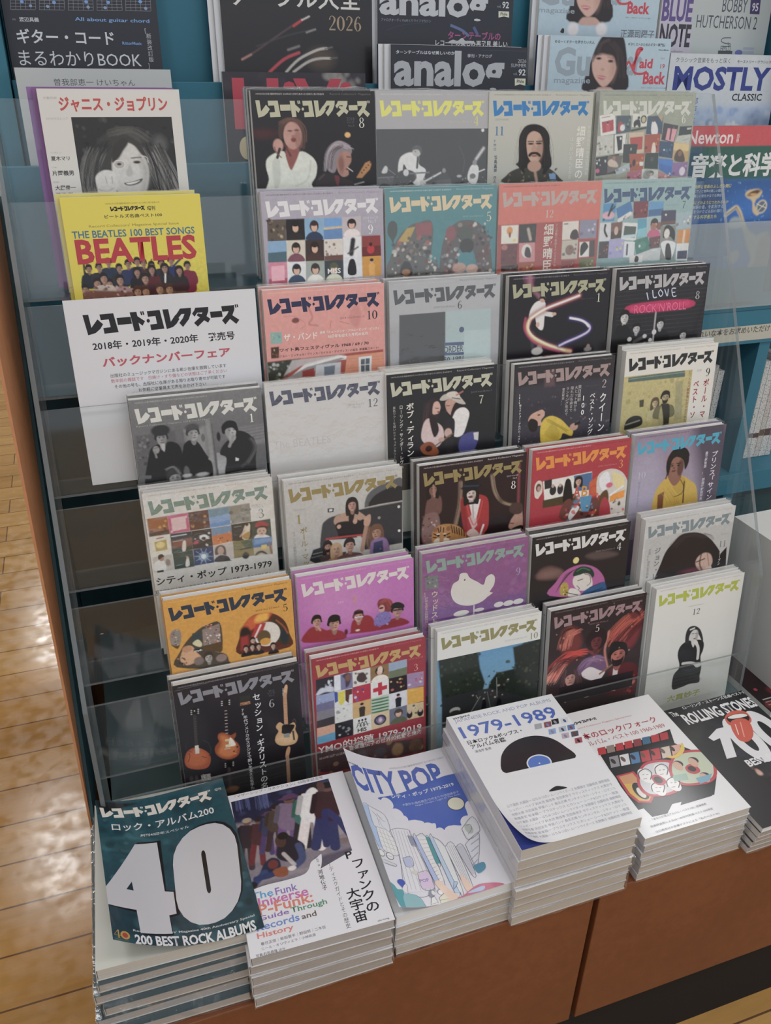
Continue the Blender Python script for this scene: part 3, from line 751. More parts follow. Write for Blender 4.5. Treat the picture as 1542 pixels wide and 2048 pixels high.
COVERS['r2c3'] = {'base': '3f858d', 'w': 148, 'h': 210, 'ops': [
 ('photo',0,31.7,148,124.2,.85,'3f858d','3a7f88'),('c',[(2.2,51.1),(3.5,40.5),(9,36.8),(14.4,40.9),(14.6,51.7),(10.8,58.4),(9.2,63.2),(6.4,58.2)],'3d4642',.8),
 ('c',[(2.3,103.9),(7.2,75),(15.2,57.6),(29.7,44.4),(40.8,40.6),(60.8,40.2),(59.1,77.6),(47.3,79),(63.2,88),(70.6,107.9)],'5b5a58',.6),('p',[(15.2,61.5),(27.5,46.3),(38.5,44.8),(29.5,62.2)],'b5973f',1),
 ('p',[(39,40.9),(60.4,40.7),(60,55.6),(39.6,54.7)],'8f4a50',1),('b',8.7,55.3,59.8,78.6,40,3.9,['3a3436','8a7a70','c8c0b8','5a6a70','a85a50','2a2628'],3,.8),
 ('b',5,74.9,66.7,104.6,46,3.5,['2a2a2c','5a5048','c2bab0','7a3a34','d8d4cc','3c4640'],4,.8),('c',[(17.9,99.8),(22.6,85.8),(31.5,88.3),(33.6,102.7)],'2a2224',.6),('e',25.8,98.2,5.6,3.7,'a06a3a',.8),
 ('c',[(72,104.9),(72.3,80.3),(77.9,58.3),(90.3,43.9),(106.3,39.5),(124.9,44.2),(137.1,60.9),(142.5,83.8),(143.3,109),(124.1,105.8),(121.4,91),(117.5,78.4),(106.7,65.7),(96.5,77.4),(95.5,91.7),(91.1,106)],'5a5252',.6),
 ('b',74.5,58.2,98,102.2,46,3.4,['3a3a3e','8a5a4c','cfc8c0','6a3a3a','2a2a2e','7c8a90'],5,.8),('b',97.1,43.1,139.6,67.2,34,3.7,['2e2e32','8f8a82','d4d0ca','4a565c','7a2f36'],6,.8),
 ('b',120.6,60.2,142,104.7,36,3.5,['6a4038','c2b8a8','3a3638','88707c'],7,.8),('e',85.8,54.7,6.9,9,'8a4a52',2),('e',106.1,56.5,10.4,10.1,'47524a',2),('e',108,70.8,9.8,9.2,'2c2a2c',1),('e',106.7,86.1,10.8,7.8,'3f858d',.6),
 ('e',98,97,9.4,6.2,'c79a8a',1.5,.9),('e',115.6,99,8.5,5.8,'d0a898',1.5,.9),('n',.1,3,2),('D',2019,5,'c2cdca','9ab0ae'),('L',5,10.2,141.8,28.2,'d8c49a'),('G','5',133.5,30.4,141.5,42.5,'dccda0'),
 ('T','2019 Vol.38,No.5',101.6,34.4,129.7,36.6,'8fb0ae',0),]}
COVERS['r2c4'] = {'base': 'cf6a58', 'w': 148, 'h': 210, 'ops': [
 ('photo',0,0,148,118,.9,'d4715f','cc6554'),('p',[(-.7,48.6),(146.8,47.1),(150.5,111.7),(-1.7,105)],'a84840',1.5),('s',[(-.4,55.3),(146.4,54.7)],.3,'8c3a36',.8,.6),('s',[(-.2,61.1),(147,60.7)],.3,'8c3a36',.8,.6),
 ('s',[(-0,66.8),(147.5,66.7)],.3,'8c3a36',.8,.6),('s',[(.2,72.6),(148,72.8)],.3,'8c3a36',.8,.6),('s',[(.4,78.5),(148.6,78.8)],.3,'8c3a36',.8,.6),('s',[(.6,84.3),(149.1,84.9)],.3,'8c3a36',.8,.6),
 ('s',[(.8,90.2),(149.7,91)],.3,'8c3a36',.8,.6),('s',[(1,96.1),(150.3,97.2)],.3,'8c3a36',.8,.6),('s',[(1.2,102),(150.8,103.3)],.3,'8c3a36',.8,.6),('M',[(4.7,49.6),(28.9,49.4),(29,71.9),(5.1,71.8)],'dad8cc',0),
 ('e',16.7,56,4.4,4.8,'d8903a',1),('e',17,61.1,1.6,3.4,'8a3a2a',.8),('e',24,67.9,2.4,1.7,'d8c84a',.8),('M',[(29.9,49.1),(54.9,48.7),(54.2,72.2),(30.2,72)],'2f2a28:b:4a423c',0),('s',[(43.2,55.4),(46.9,67.6)],4.03,'b8a898',2),
 ('M',[(5.1,72.5),(29,72.6),(28.2,97.9),(5.3,97.5)],'6a3434:b:7c4240:522828',0),('e',10,76.2,4.4,3.4,'b07068',1),('M',[(31,72),(53.6,72),(54.5,95.8),(31.7,95.6)],'c98a8c',0),('e',42,82,7.3,8.4,'d8d0c8',.8),
 ('c',[(39.8,88),(40.9,77.6),(46.5,79.6),(48.1,90.2)],'3a2e30',.6),('M',[(93,48),(117,47.7),(117.6,70.7),(93.3,70.7)],'d8d2c8',0),('c',[(105.5,69.3),(107.9,59.8),(115.2,59.2),(117.5,69.8)],'3a2a2c',.6),
 ('s',[(95.9,51),(101,50.9)],1.24,'555',.5),('M',[(118.4,47.4),(144.3,47.3),(144.6,70.5),(119.2,70.4)],'8a8aa0:b:c8c8d8:6a6a88',0),('M',[(93.8,71.4),(117.6,71.4),(118,95.5),(93.8,95.3)],'bdb8a8:cb:8a6a60:5a4a44',0),
 ('M',[(120,74.7),(134.8,74.6),(135.6,93.7),(120.7,93.9)],'dcdcd4',0),('c',[(123.1,92.2),(122.1,79.7),(128,74.7),(133.8,80.3),(131,85.5)],'2c2626',.6),('M',[(135.5,73.3),(143.2,72.9),(144.2,94.1),(136,94.3)],'4a4644',0),
 ('M',[(6.1,98.4),(30.2,98),(30.6,106.8),(5.9,105.4)],'3a2c2c:b:6a5a58',0),('M',[(31.2,97.2),(54.6,97.2),(54.2,108.1),(31.6,106.8)],'a0522f:b:c8a080',0),
 ('M',[(121.2,95.7),(143.7,95.7),(144,111.3),(122.5,111.9)],'6a7048:b:a8a070:3c4430',0),('M',[(94.4,97.8),(114,97.4),(113.8,109.6),(94.9,110.4)],'8a3c3c:b:b07070',0),('n',.08,3,2),('D',2019,12,'8a3f38','c87a6a'),
 ('L',5,10.2,141.8,28.2,'b8a49c'),('G','12',66.1,32.7,78.9,42.4,'ccbab0'),('V','細野晴臣',65.6,49,80.4,108.5,'d6cfc4',1),('V','ソロ活動の軌跡をたどる五十年',82.3,49.2,86.2,104.1,'ccb2a8',0),]}
COVERS['r2c5'] = {'base': '8fb0b0', 'w': 148, 'h': 210, 'ops': [
 ('photo',0,0,148,117.7,.85,'93b3b2','86a6a8'),('M',[(5.9,28.3),(25.7,28),(24.1,50.7),(5.9,50.9)],'3f8fc0:d:23252c',0),('e',14.8,43.3,9.7,4.9,'d8a8b4',1.5),('s',[(19.9,30.4),(14.8,43.3)],3,'1e1e26',1),
 ('M',[(25.7,35),(47.4,26.1),(53.8,44.7),(30.7,51.8)],'3a78b0:H:fff:b8b8b4',0),('s',[(31.6,50.1),(48.1,41.9)],4.78,'d8d8d4',1),('b',31.8,42.2,50,49.9,6,1.7,['5a4a4a','c04040'],3,.8),
 ('M',[(51.9,27.1),(75.4,27),(76.2,48.2),(53.8,48.6)],'7a2630:b:a85a52:3c1a1e',0),('M',[(76,27.9),(99.9,28.3),(100.5,46.4),(77.2,47.3)],'5a9ac8:h:fff:3a6a98',0),
 ('M',[(75,47.3),(100.5,46.4),(100.5,73.4),(77,73.3)],'a8bcc0:F:c85a80:2e2422',0),('e',96.6,59.7,5,5.1,'8a5a48',.8),('e',87,60.6,4.5,4.7,'a87058',.8),('M',[(97.4,40),(121,40),(122.3,58),(98.7,58.9)],'3f3a58:H:8a5a4a:704a3c',0),
 ('e',105.3,45.7,1.6,1.3,'e8e0c8',.8),('M',[(121.6,44.5),(146.4,42.6),(148.4,64.5),(124.4,65.3)],'9fb4bc:b:e0d8cc:7a6a58',0),('M',[(2.8,52.5),(19.5,52.2),(20.5,75.3),(2.8,76)],'cfd0d2',0),
 ('s',[(11.2,55.4),(10.6,62.5),(14.7,69.7)],3.01,'26262c',1),('M',[(20,53.1),(37.2,52),(37.1,72.5),(21.2,73.6)],'7a5040:h:c8a890:4c342c',0),('e',28.6,63.2,3.1,5.4,'c8b0a0',.8),
 ('M',[(38.4,53),(62,54.8),(60.7,77.1),(37.4,75.2)],'dcdcd8',0),('p',[(41,57.5),(59.8,59.1),(59.2,73.5),(40.4,72.6)],'4a5a50',.5),('s',[(39.2,71.7),(57.8,70.7)],3.96,'bcd4d8',1),
 ('M',[(60.9,49.4),(75.2,49.4),(76.9,72.4),(62.5,73.6)],'4f9fb8:h:fff:80c0cc',0),('M',[(57.4,77),(79.1,72.5),(86.7,89.3),(63.9,95.5)],'3f8070:c:4f9080',0),('e',67.6,84.7,1.6,1.8,'d8e0d8',.8),
 ('M',[(81.6,74.4),(100.4,72.5),(100.1,88.1),(84.4,89.2)],'6a4448:b:a88078',0),('M',[(98.9,60.7),(123.7,59.9),(126.3,104.2),(102.2,104.8)],'8a8a84',0),
 ('c',[(104.2,75.4),(105.7,61),(113.4,59.5),(122.4,67.1),(123,79.9),(115.4,74.1)],'241f22',.6),('e',109.9,70.2,4.6,6.3,'dcd4cc',1),('c',[(101.9,84.5),(109.2,79.3),(123.2,81.8),(126.3,87.5),(121.6,103.9),(112.4,103.5)],'e4e4e0',.6),
 ('c',[(111.9,103.4),(110.4,84.9),(116.8,85.2),(121.6,103.9)],'2a2628',.6),('M',[(126.9,66.4),(148.5,65.4),(150.1,83.9),(127.6,83.8)],'d08a3a',0),('s',[(138.5,67.8),(138.3,82.5)],3.24,'e0c8a8',1.5),
 ('M',[(127.7,84.2),(149.4,84.4),(151.8,107.4),(129,107.1)],'d8dad6',0),('p',[(130.7,94.1),(146.9,94),(147.3,105.3),(131,104.8)],'323a58',.5),('M',[(3.9,76),(19,76.2),(18.9,97.8),(3.7,97.9)],'4a3c40:b:c07a3a:8a5a3a',0),
 ('M',[(18.8,73.8),(42.8,74.5),(43.1,98.1),(19,98.7)],'a8a4cc:b:d8d070:8a88c0',0),('M',[(43.1,77.2),(59.8,78.9),(59.8,98.9),(43.1,98.1)],'dcdee0',0),('s',[(48,82),(48.3,94.7)],2.66,'3a4a6a',1),
 ('M',[(61.8,96.3),(85.7,90.1),(87.4,104),(62.7,104.6)],'c8cac8',0),('M',[(85.6,89.2),(102.4,88.2),(102.2,104.8),(86.3,104.9)],'c0c6c6:t:555',0),('M',[(52.9,96.8),(74.1,96.9),(74.1,106.1),(53.9,106)],'d8d8d4',0),
 ('c',[(61.6,104.5),(63,97.3),(67.7,99.3),(67.2,105.2)],'2a2628',.6),('n',.09,3,2),('D',2019,7,'5f7f80','7f9c9c'),('L',5,10.2,141.8,28.2,'34507a'),('G','7',129.3,28.3,136.2,38.8,'3e4a5e'),
 ('T','2018 Vol.37,No.7',103.4,32.6,126.7,34.4,'7a9896',0),]}
COVERS['r3c2'] = {'base': 'd3918a', 'w': 148, 'h': 210, 'ops': [
 ('photo',0,0,148,128.3,.9,'d69690','cf8d86'),('e',37.1,36.6,4.5,3.1,'7a4340',1),('s',[(23.2,31.7),(35.3,31.6),(49,41.5),(42.5,46.9)],.6,'b06f6a',.6,.7),('s',[(52.3,20.1),(57.7,34.2),(53.1,41.8),(63.3,44.5)],2.04,'b7736e',1.5,.8),
 ('c',[(103.6,33.6),(112.5,22.3),(118.5,34.6),(113.6,50.4),(105.3,45.7)],'bf7d78',3,.6),('s',[(80.2,39.8),(78.7,49.7)],.63,'8c4f4c',.5,.6),('s',[(90.6,41.6),(103.2,45.6)],.63,'8c4f4c',.5,.6),
 ('s',[(61.1,9),(68.6,23.2)],.82,'b7736e',1,.7),('c',[(117.1,10.7),(131.8,15.6),(124.8,37.1)],'c5857e',3,.5),('p',[(-1.7,82.8),(145.4,79.8),(144.8,126.5),(-3.9,111.5)],'9e4b40',.8),
 ('p',[(-1.7,83.2),(40.4,81.9),(29.3,94.2),(11.7,109),(-3.9,111.5)],'35382f',2),('b',-.7,83.3,30.3,110.8,26,3.2,['4c5240','2c2f28','6a705a','b8b8b0'],3,.8),
 ('p',[(17.9,109.6),(46.3,88.6),(86.8,81.9),(98.5,84),(97.2,88),(69.4,89.7),(45.9,95.7),(23.8,114.3)],'d8d4d0',1),('p',[(30,83),(95.3,81.7),(39.9,91.1),(18.4,101.4)],'b9b5b4',1.5,.8),
 ('p',[(7.5,110.6),(48.1,92.9),(90.9,85.4),(95.1,86.8),(51.9,100.4),(30,114.9)],'8d898a',1.2),('p',[(98.5,84),(145.4,82.9),(145.1,113.6),(94.2,108.7)],'cf8a6d',1),('s',[(99.4,88.2),(145.3,87.7)],.32,'b5735a',.6,.8),
 ('s',[(99.2,92),(145.2,91.5)],.32,'b5735a',.6,.8),('s',[(99.1,95.7),(145.1,95.3)],.32,'b5735a',.6,.8),('s',[(98.9,99.5),(145,99.1)],.33,'b5735a',.6,.8),('s',[(98.8,103.2),(144.9,102.9)],.33,'b5735a',.6,.8),
 ('s',[(98.6,107),(144.8,106.7)],.33,'b5735a',.6,.8),('p',[(59.1,91.8),(90.7,90.6),(88.8,109.2),(56.7,109.2)],'b8bcc2',.8),('p',[(69.1,94.8),(83,94),(81.3,107.4),(68.4,108.3)],'6a7684',.8),
 ('p',[(113.5,87),(130.3,86.4),(129.3,107.8),(112.8,108.4)],'d4d4d2',.6),('p',[(116.2,89.7),(127.6,89.1),(126.7,105.4),(115.7,106.1)],'55606c',.6),('s',[(113.1,96.8),(129.6,96.6)],.87,'d4d4d2',.4),
 ('s',[(121.7,88.1),(121.1,107)],.87,'d4d4d2',.4),('p',[(41.6,97.4),(56.4,94.7),(55.4,113.3),(40.6,113.9)],'8f3a35',1),('M',[(5.9,48.4),(19.6,48.7),(19.1,61.9),(5.7,62.2)],'7fa8a4:b:d8cc90:5a8a90',1),
 ('M',[(5.4,65.8),(15.2,65.6),(14.2,79),(4.9,78.9)],'4a3020:b:a8763c:d8cfc0',2),('n',.08,3,2),('D',2018,10,'e6b8a4','c79088'),('L',5,10.2,141.8,28.2,'2a2d4e'),('G','10',124.7,31.3,139.1,42.1,'2c2a3c'),
 ('T','2018 Vol.37,No.10',91.2,36.8,122.5,39.4,'a86f6a',0),('T','ザ・バンド',21.7,51.5,62.7,60.2,'e8d6d2',1),('T','再考『ミュージック・フロム・ビッグ・ピンク』',65.6,51.5,140.1,54.8,'ecd9d5',1),('T','50周年を迎えた不朽の名作',75.4,56.5,126.5,60.6,'ecd9d5',1),
 ('T','ワイト島フェスティヴァル 1968 / 69 / 70',15.7,67.9,126.7,72.4,'2e2023',1),('T','ジョニ・ミッチェル / プリンス / マイルス・デイヴィス / 小坂忠  新連載スタート!',14.9,75.7,139.4,78.8,'3a282b',0),]}
COVERS['r3c3'] = {'base': 'a3a4a8', 'w': 148, 'h': 210, 'ops': [
 ('photo',0,0,148,124.6,1,'a4a5a9','9a9ba0'),('c',[(-1,3.6),(147,4.4),(148.2,37.7),(-2,51.7)],'b2b3b7',12,.6),('p',[(12.5,40.2),(74,40.5),(73.9,82.9),(72.2,109.7),(11.3,105.6)],'343539',.6),
 ('p',[(11.4,94.5),(72.1,97.8),(72.2,109.7),(11.3,105.6)],'3f4145',4,.7),('p',[(73.9,40.1),(136,40.3),(137.7,114.7),(74.1,113.2)],'a3b9ba',.6),('p',[(99.6,65.9),(136.4,66.6),(137.4,114.7),(100.4,111.2)],'aec2c2',1),('n',.04,3,2),
 ('E',96.1,64.3,3.5,3.6,'33456e'),('P',[(72,78.9),(99.4,79.9),(99.5,83.8),(72,82.8)],'3a4a78'),('P',[(72.1,91.8),(99.6,92.9),(99.7,96.3),(72.1,95.2)],'3a4a78'),('T','ORDER',71.6,83.8,99,92.1,'44485a',1),
 ('T','50 1981',72.1,97.6,99.2,103.4,'44485a',1),('P',[(74.5,104.5),(99.9,105.5),(99.9,107.2),(74.5,106.2)],'3a4a78'),('D',2020,6,'c2c3c6','7c7d84'),('L',5,10.2,141.8,28.2,'37373c'),('G','6',89.8,28,96.6,38.3,'34353a'),
 ('T','2020 Vol.39,No.6',58,33.1,86.4,35.6,'84858b',0),('S',[(65.1,80.1),(69.7,86.8),(65.1,92.9),(71,99.8),(66.4,103.8)],.92,'2c2c30'),('S',[(72,80.6),(66.9,86.6),(72.5,93.1),(66.6,99)],.7,'2c2c30'),]}
COVERS['r3c4'] = {'base': '242026', 'w': 148, 'h': 210, 'ops': [
 ('photo',0,0,148,116.8,.8,'242026','1d1a20'),('c',[(21.2,-5.7),(34.5,.6),(33.7,10.7),(28.7,14.9),(21.9,7.7)],'8a4a6a',6,.7),('s',[(29.2,-.8),(31.2,12.8),(43.8,27.3)],5.73,'b57a8a',4,.5),
 ('c',[(29.1,72.8),(30.5,49.5),(35.2,38.2),(42.8,33),(52.2,34.7),(53.9,41.8),(53.2,51.1),(51.6,69.8),(43.4,66.8),(37.2,49.9)],'d5d2d0',1.2),('s',[(47.7,48.4),(63.9,51.9)],5.9,'d0cdcb',1),('e',67.1,51.2,3.3,2.1,'c8a090',.8),
 ('e',49.3,31.1,4.3,4.2,'c09a8c',1),('c',[(44,30.7),(46.4,27),(53.2,29),(53.5,33.7),(49.3,30.4)],'2a2022',.8),('e',43.7,63.3,2.7,3.3,'c8a090',1),('c',[(33.6,73.1),(39.8,73.6),(39.5,92.7),(35.4,92.3)],'4a4248',3,.6),
 ('s',[(103,30),(79.1,36.6),(52.8,44.1),(33.4,54.3),(28.7,65.7),(36,78.1),(55.5,89.2),(80.7,98.6),(94.8,102.3)],8.24,'6a2a50',6,.7),
 ('s',[(103,30),(79.1,36.6),(52.8,44.1),(33.4,54.3),(28.7,65.7),(36,78.1),(55.5,89.2),(80.7,98.6),(94.8,102.3)],5.49,'c77a6a',3,.8),
 ('s',[(52.8,44.1),(33.4,54.3),(28.7,65.7),(36,78.1),(55.5,89.2),(80.7,98.6),(94.8,102.3)],3.76,'e8c98a',2.5,.8),('s',[(103,30),(79.1,36.6),(52.8,44.1),(33.4,54.3)],2.47,'f4e6dc',1.5),
 ('s',[(30.9,56.5),(30.2,68.1),(40.1,79.6),(63.8,92.3),(86.3,100.3)],1.86,'f0dcc0',1.5),('s',[(25.5,53.7),(24.8,67.7),(36.3,82.8),(55.7,93.6),(78.1,100.8)],2.12,'d0507a',3,.8),
 ('s',[(91.5,58.1),(108.3,62.2),(121.5,70.4),(120.7,77.6),(107.3,83.8),(88.3,89.5),(77.6,93.5)],5.52,'4a3a8a',5,.8),('s',[(91.5,58.1),(108.3,62.2),(121.5,70.4),(120.7,77.6),(107.3,83.8),(88.3,89.5),(77.6,93.5)],2.48,'cfc4e8',2),
 ('s',[(91.5,58.1),(111.2,63.6),(120.2,71.5)],2.21,'f2ecf4',1.5),('e',47.6,93.4,3.8,3.9,'9a7a70',1),('e',44.6,97.9,8.2,4.9,'b8b4b2',1.5),('e',121.9,98.4,2.8,3.5,'9a7a70',1),('e',121.6,101.6,5.7,3,'8a8688',1.5),
 ('D',2020,1,'8f8d93','5a585e'),('L',5,10.2,141.8,28.2,'a3a385'),('G','1',128.6,28.6,136.1,39.9,'c8c6b4'),('T','2020 Vol.39,No.1',106.1,33.9,126.6,35.6,'55535a',0),]}
COVERS['r3c5'] = {'base': '2a272b', 'w': 148, 'h': 210, 'ops': [
 ('photo',0,0,148,118.2,.8,'2b282c','211f22'),('s',[(1.2,30),(148.1,27.1)],.45,'4a474b',.6,.7),('s',[(1.7,35.3),(148.9,32.6)],.45,'4a474b',.6,.7),('s',[(2.2,40.5),(149.8,38)],.46,'4a474b',.6,.7),
 ('s',[(2.8,45.8),(150.7,43.5)],.46,'4a474b',.6,.7),('s',[(3.3,51.1),(151.5,49)],.46,'4a474b',.6,.7),('s',[(3.8,56.5),(152.4,54.6)],.46,'4a474b',.6,.7),('s',[(4.4,61.8),(153.2,60.1)],.46,'4a474b',.6,.7),
 ('s',[(4.9,67.2),(154.1,65.7)],.46,'4a474b',.6,.7),('s',[(5.5,72.6),(155,71.3)],.46,'4a474b',.6,.7),('s',[(6,78),(155.8,76.9)],.46,'4a474b',.6,.7),('s',[(6.5,83.4),(156.7,82.6)],.46,'4a474b',.6,.7),
 ('s',[(7.1,88.9),(157.6,88.2)],.46,'4a474b',.6,.7),('s',[(7.6,94.4),(158.5,93.9)],.47,'4a474b',.6,.7),('s',[(8.2,99.9),(159.4,99.7)],.47,'4a474b',.6,.7),('s',[(120.9,25.6),(121.5,30)],.36,'454246',.6,.5),
 ('s',[(22.5,32.9),(23,37.3)],.34,'454246',.6,.5),('s',[(138.6,36.1),(139.2,40.6)],.37,'454246',.6,.5),('s',[(37.9,43.3),(38.4,47.7)],.35,'454246',.6,.5),('s',[(38.2,48.7),(38.7,53)],.35,'454246',.6,.5),
 ('s',[(93.1,53.3),(93.7,57.7)],.36,'454246',.6,.5),('s',[(118.3,58.4),(118.9,62.9)],.37,'454246',.6,.5),('s',[(52.3,64.7),(52.8,69.2)],.35,'454246',.6,.5),('s',[(39.4,70.3),(39.9,74.7)],.35,'454246',.6,.5),
 ('s',[(73.2,75.4),(73.8,80)],.36,'454246',.6,.5),('s',[(89.4,80.9),(90,85.4)],.36,'454246',.6,.5),('s',[(73.1,86.5),(73.7,91.1)],.36,'454246',.6,.5),('s',[(77,92.1),(77.5,96.7)],.36,'454246',.6,.5),
 ('s',[(47,97.8),(47.6,102.3)],.36,'454246',.6,.5),('s',[(18.2,27.8),(18.7,32.1)],.34,'454246',.6,.5),('s',[(139.1,30.7),(139.7,35.1)],.37,'454246',.6,.5),('s',[(54.4,37.7),(54.9,42)],.35,'454246',.6,.5),
 ('s',[(77.4,42.6),(78,47.1)],.36,'454246',.6,.5),('s',[(30.7,48.8),(31.2,53.2)],.35,'454246',.6,.5),('s',[(100.8,53.2),(101.4,57.6)],.36,'454246',.6,.5),('s',[(134.5,58.2),(135.2,62.7)],.37,'454246',.6,.5),
 ('s',[(30.2,64.9),(30.7,69.4)],.35,'454246',.6,.5),('s',[(143.9,69.2),(144.6,73.8)],.37,'454246',.6,.5),('s',[(139.8,74.9),(140.5,79.5)],.37,'454246',.6,.5),('s',[(109.7,80.7),(110.3,85.3)],.37,'454246',.6,.5),
 ('s',[(62.4,86.6),(63,91.1)],.36,'454246',.6,.5),('s',[(116.3,91.9),(117,96.5)],.37,'454246',.6,.5),('s',[(102.7,97.6),(103.4,102.2)],.37,'454246',.6,.5),('s',[(19.1,27.7),(19.5,32)],.34,'454246',.6,.5),
 ('s',[(79.7,31.8),(80.3,36.2)],.36,'454246',.6,.5),('s',[(79.1,37.2),(79.7,41.6)],.36,'454246',.6,.5),('s',[(7.1,43.8),(7.5,48.2)],.34,'454246',.6,.5),('s',[(16.5,49),(16.9,53.4)],.35,'454246',.6,.5),
 ('s',[(85.6,53.4),(86.2,57.8)],.36,'454246',.6,.5),('s',[(80.5,58.9),(81.1,63.4)],.36,'454246',.6,.5),('s',[(84,64.3),(84.6,68.8)],.36,'454246',.6,.5),('s',[(53.6,70.1),(54.2,74.6)],.35,'454246',.6,.5),
 ('s',[(104.5,75.2),(105.2,79.7)],.37,'454246',.6,.5),('s',[(99.2,80.8),(99.8,85.4)],.37,'454246',.6,.5),('s',[(38.9,86.7),(39.4,91.2)],.35,'454246',.6,.5),('c',[(27.1,47.2),(117.8,46.1),(122.5,58),(29.8,58.8)],'b52a5a',2),
 ('s',[(29.8,53.5),(118.6,51.8)],6.38,'d03a70',3,.7),('s',[(33,48.9),(36.8,56.9)],.87,'7a1a40',1,.6),('s',[(42.5,48.7),(46.3,56.7)],.88,'7a1a40',1,.6),('s',[(52,48.6),(55.9,56.6)],.88,'7a1a40',1,.6),
 ('s',[(61.6,48.4),(65.5,56.5)],.88,'7a1a40',1,.6),('s',[(71.2,48.3),(75.2,56.4)],.89,'7a1a40',1,.6),('s',[(80.9,48.1),(84.9,56.2)],.89,'7a1a40',1,.6),('s',[(90.6,48),(94.7,56.1)],.9,'7a1a40',1,.6),
 ('s',[(100.4,47.8),(104.5,56)],.9,'7a1a40',1,.6),('s',[(110.2,47.7),(114.4,55.8)],.91,'7a1a40',1,.6),('c',[(5.5,101.9),(6.1,78.5),(15.5,73.1),(29.4,81.5),(33.2,95.5),(30.4,104)],'151416',1),
 ('c',[(1.2,101.5),(3.7,83.2),(9.9,88.6),(11.3,102.4)],'1d1c1e',1),('H',18.3,64.3,12.7,15.3,'c2c0c0','191718','short',0,None,2.6,1.6,None),('c',[(10.8,82.5),(16.5,73.9),(23.5,74.9),(29.8,85.3),(21.6,89.6)],'1a191a',.6),
 ('c',[(31.8,104.1),(33.1,89.3),(47.6,87.9),(57.2,94.9),(55.6,106.1)],'161517',.6),('H',38.9,80.5,11.2,11.5,'b8b6b6','1b191a','short',-1,None,2.6,1.6,None),('s',[(37,98.3),(55.3,91)],4.74,'4a4748',1),
 ('e',53.3,91.6,3.3,2.8,'c0bebe',.8),('e',29.3,93.9,3.5,3,'bcbaba',.8),('c',[(61.4,105.4),(65.1,86.8),(76.4,82.7),(90.8,90.1),(93.2,108)],'171618',.6),('H',76.9,77,11.4,12.2,'bdbbbb','181617','short',-1,None,2.6,1.6,None),
 ('s',[(67.8,61),(67.7,100.8)],2.67,'a09e9e',1),('e',68.1,87.1,3.6,3.6,'c6c4c4',.8),('e',62.9,97.9,3,3.1,'c6c4c4',.8),('H',116.6,95.2,11.1,11.4,'b9b7b7','181617','short',-1,None,2.6,1.6,None),
 ('c',[(113.1,109.7),(113.6,102.1),(122.8,102.8),(127,110.9)],'1a191a',.6),('n',.1,2,2),('D',2020,8,'8d8b90','77757a'),('L',5,10.2,141.8,28.2,'aba8ab'),('G','8',129.6,35.8,137.1,47.1,'b3b1b3'),
 ('S',[(49.8,32.7),(53.3,42.5)],2.1,'6f80b0'),('S',[(58.8,30.1),(61.4,39.9),(66.7,39.8)],2.11,'6f80b0'),('S',[(71.3,30.2),(68.6,34.3),(72.7,39.4),(75.7,35.3),(71.3,30.2)],1.85,'6f80b0'),
 ('S',[(78,30.1),(83.3,39.6),(83.8,30)],1.86,'6f80b0'),('S',[(96.2,30),(89.8,30.4),(92.8,40.3),(98.2,40.1)],1.88,'6f80b0'),('S',[(91,35.3),(95.7,35.1)],1.61,'6f80b0'),('S',[(49.8,32.7),(53.3,42.5)],.93,'e4ecfa'),
 ('S',[(58.8,30.1),(61.4,39.9),(66.7,39.8)],.94,'e4ecfa'),('S',[(71.3,30.2),(68.6,34.3),(72.7,39.4),(75.7,35.3),(71.3,30.2)],.82,'e4ecfa'),('S',[(78,30.1),(83.3,39.6),(83.8,30)],.83,'e4ecfa'),
 ('S',[(96.2,30),(89.8,30.4),(92.8,40.3),(98.2,40.1)],.84,'e4ecfa'),('S',[(91,35.3),(95.7,35.1)],.72,'e4ecfa'),('T',"ROCK'N'ROLL",32.3,48.1,116.3,59.7,'e0608c',0),]}
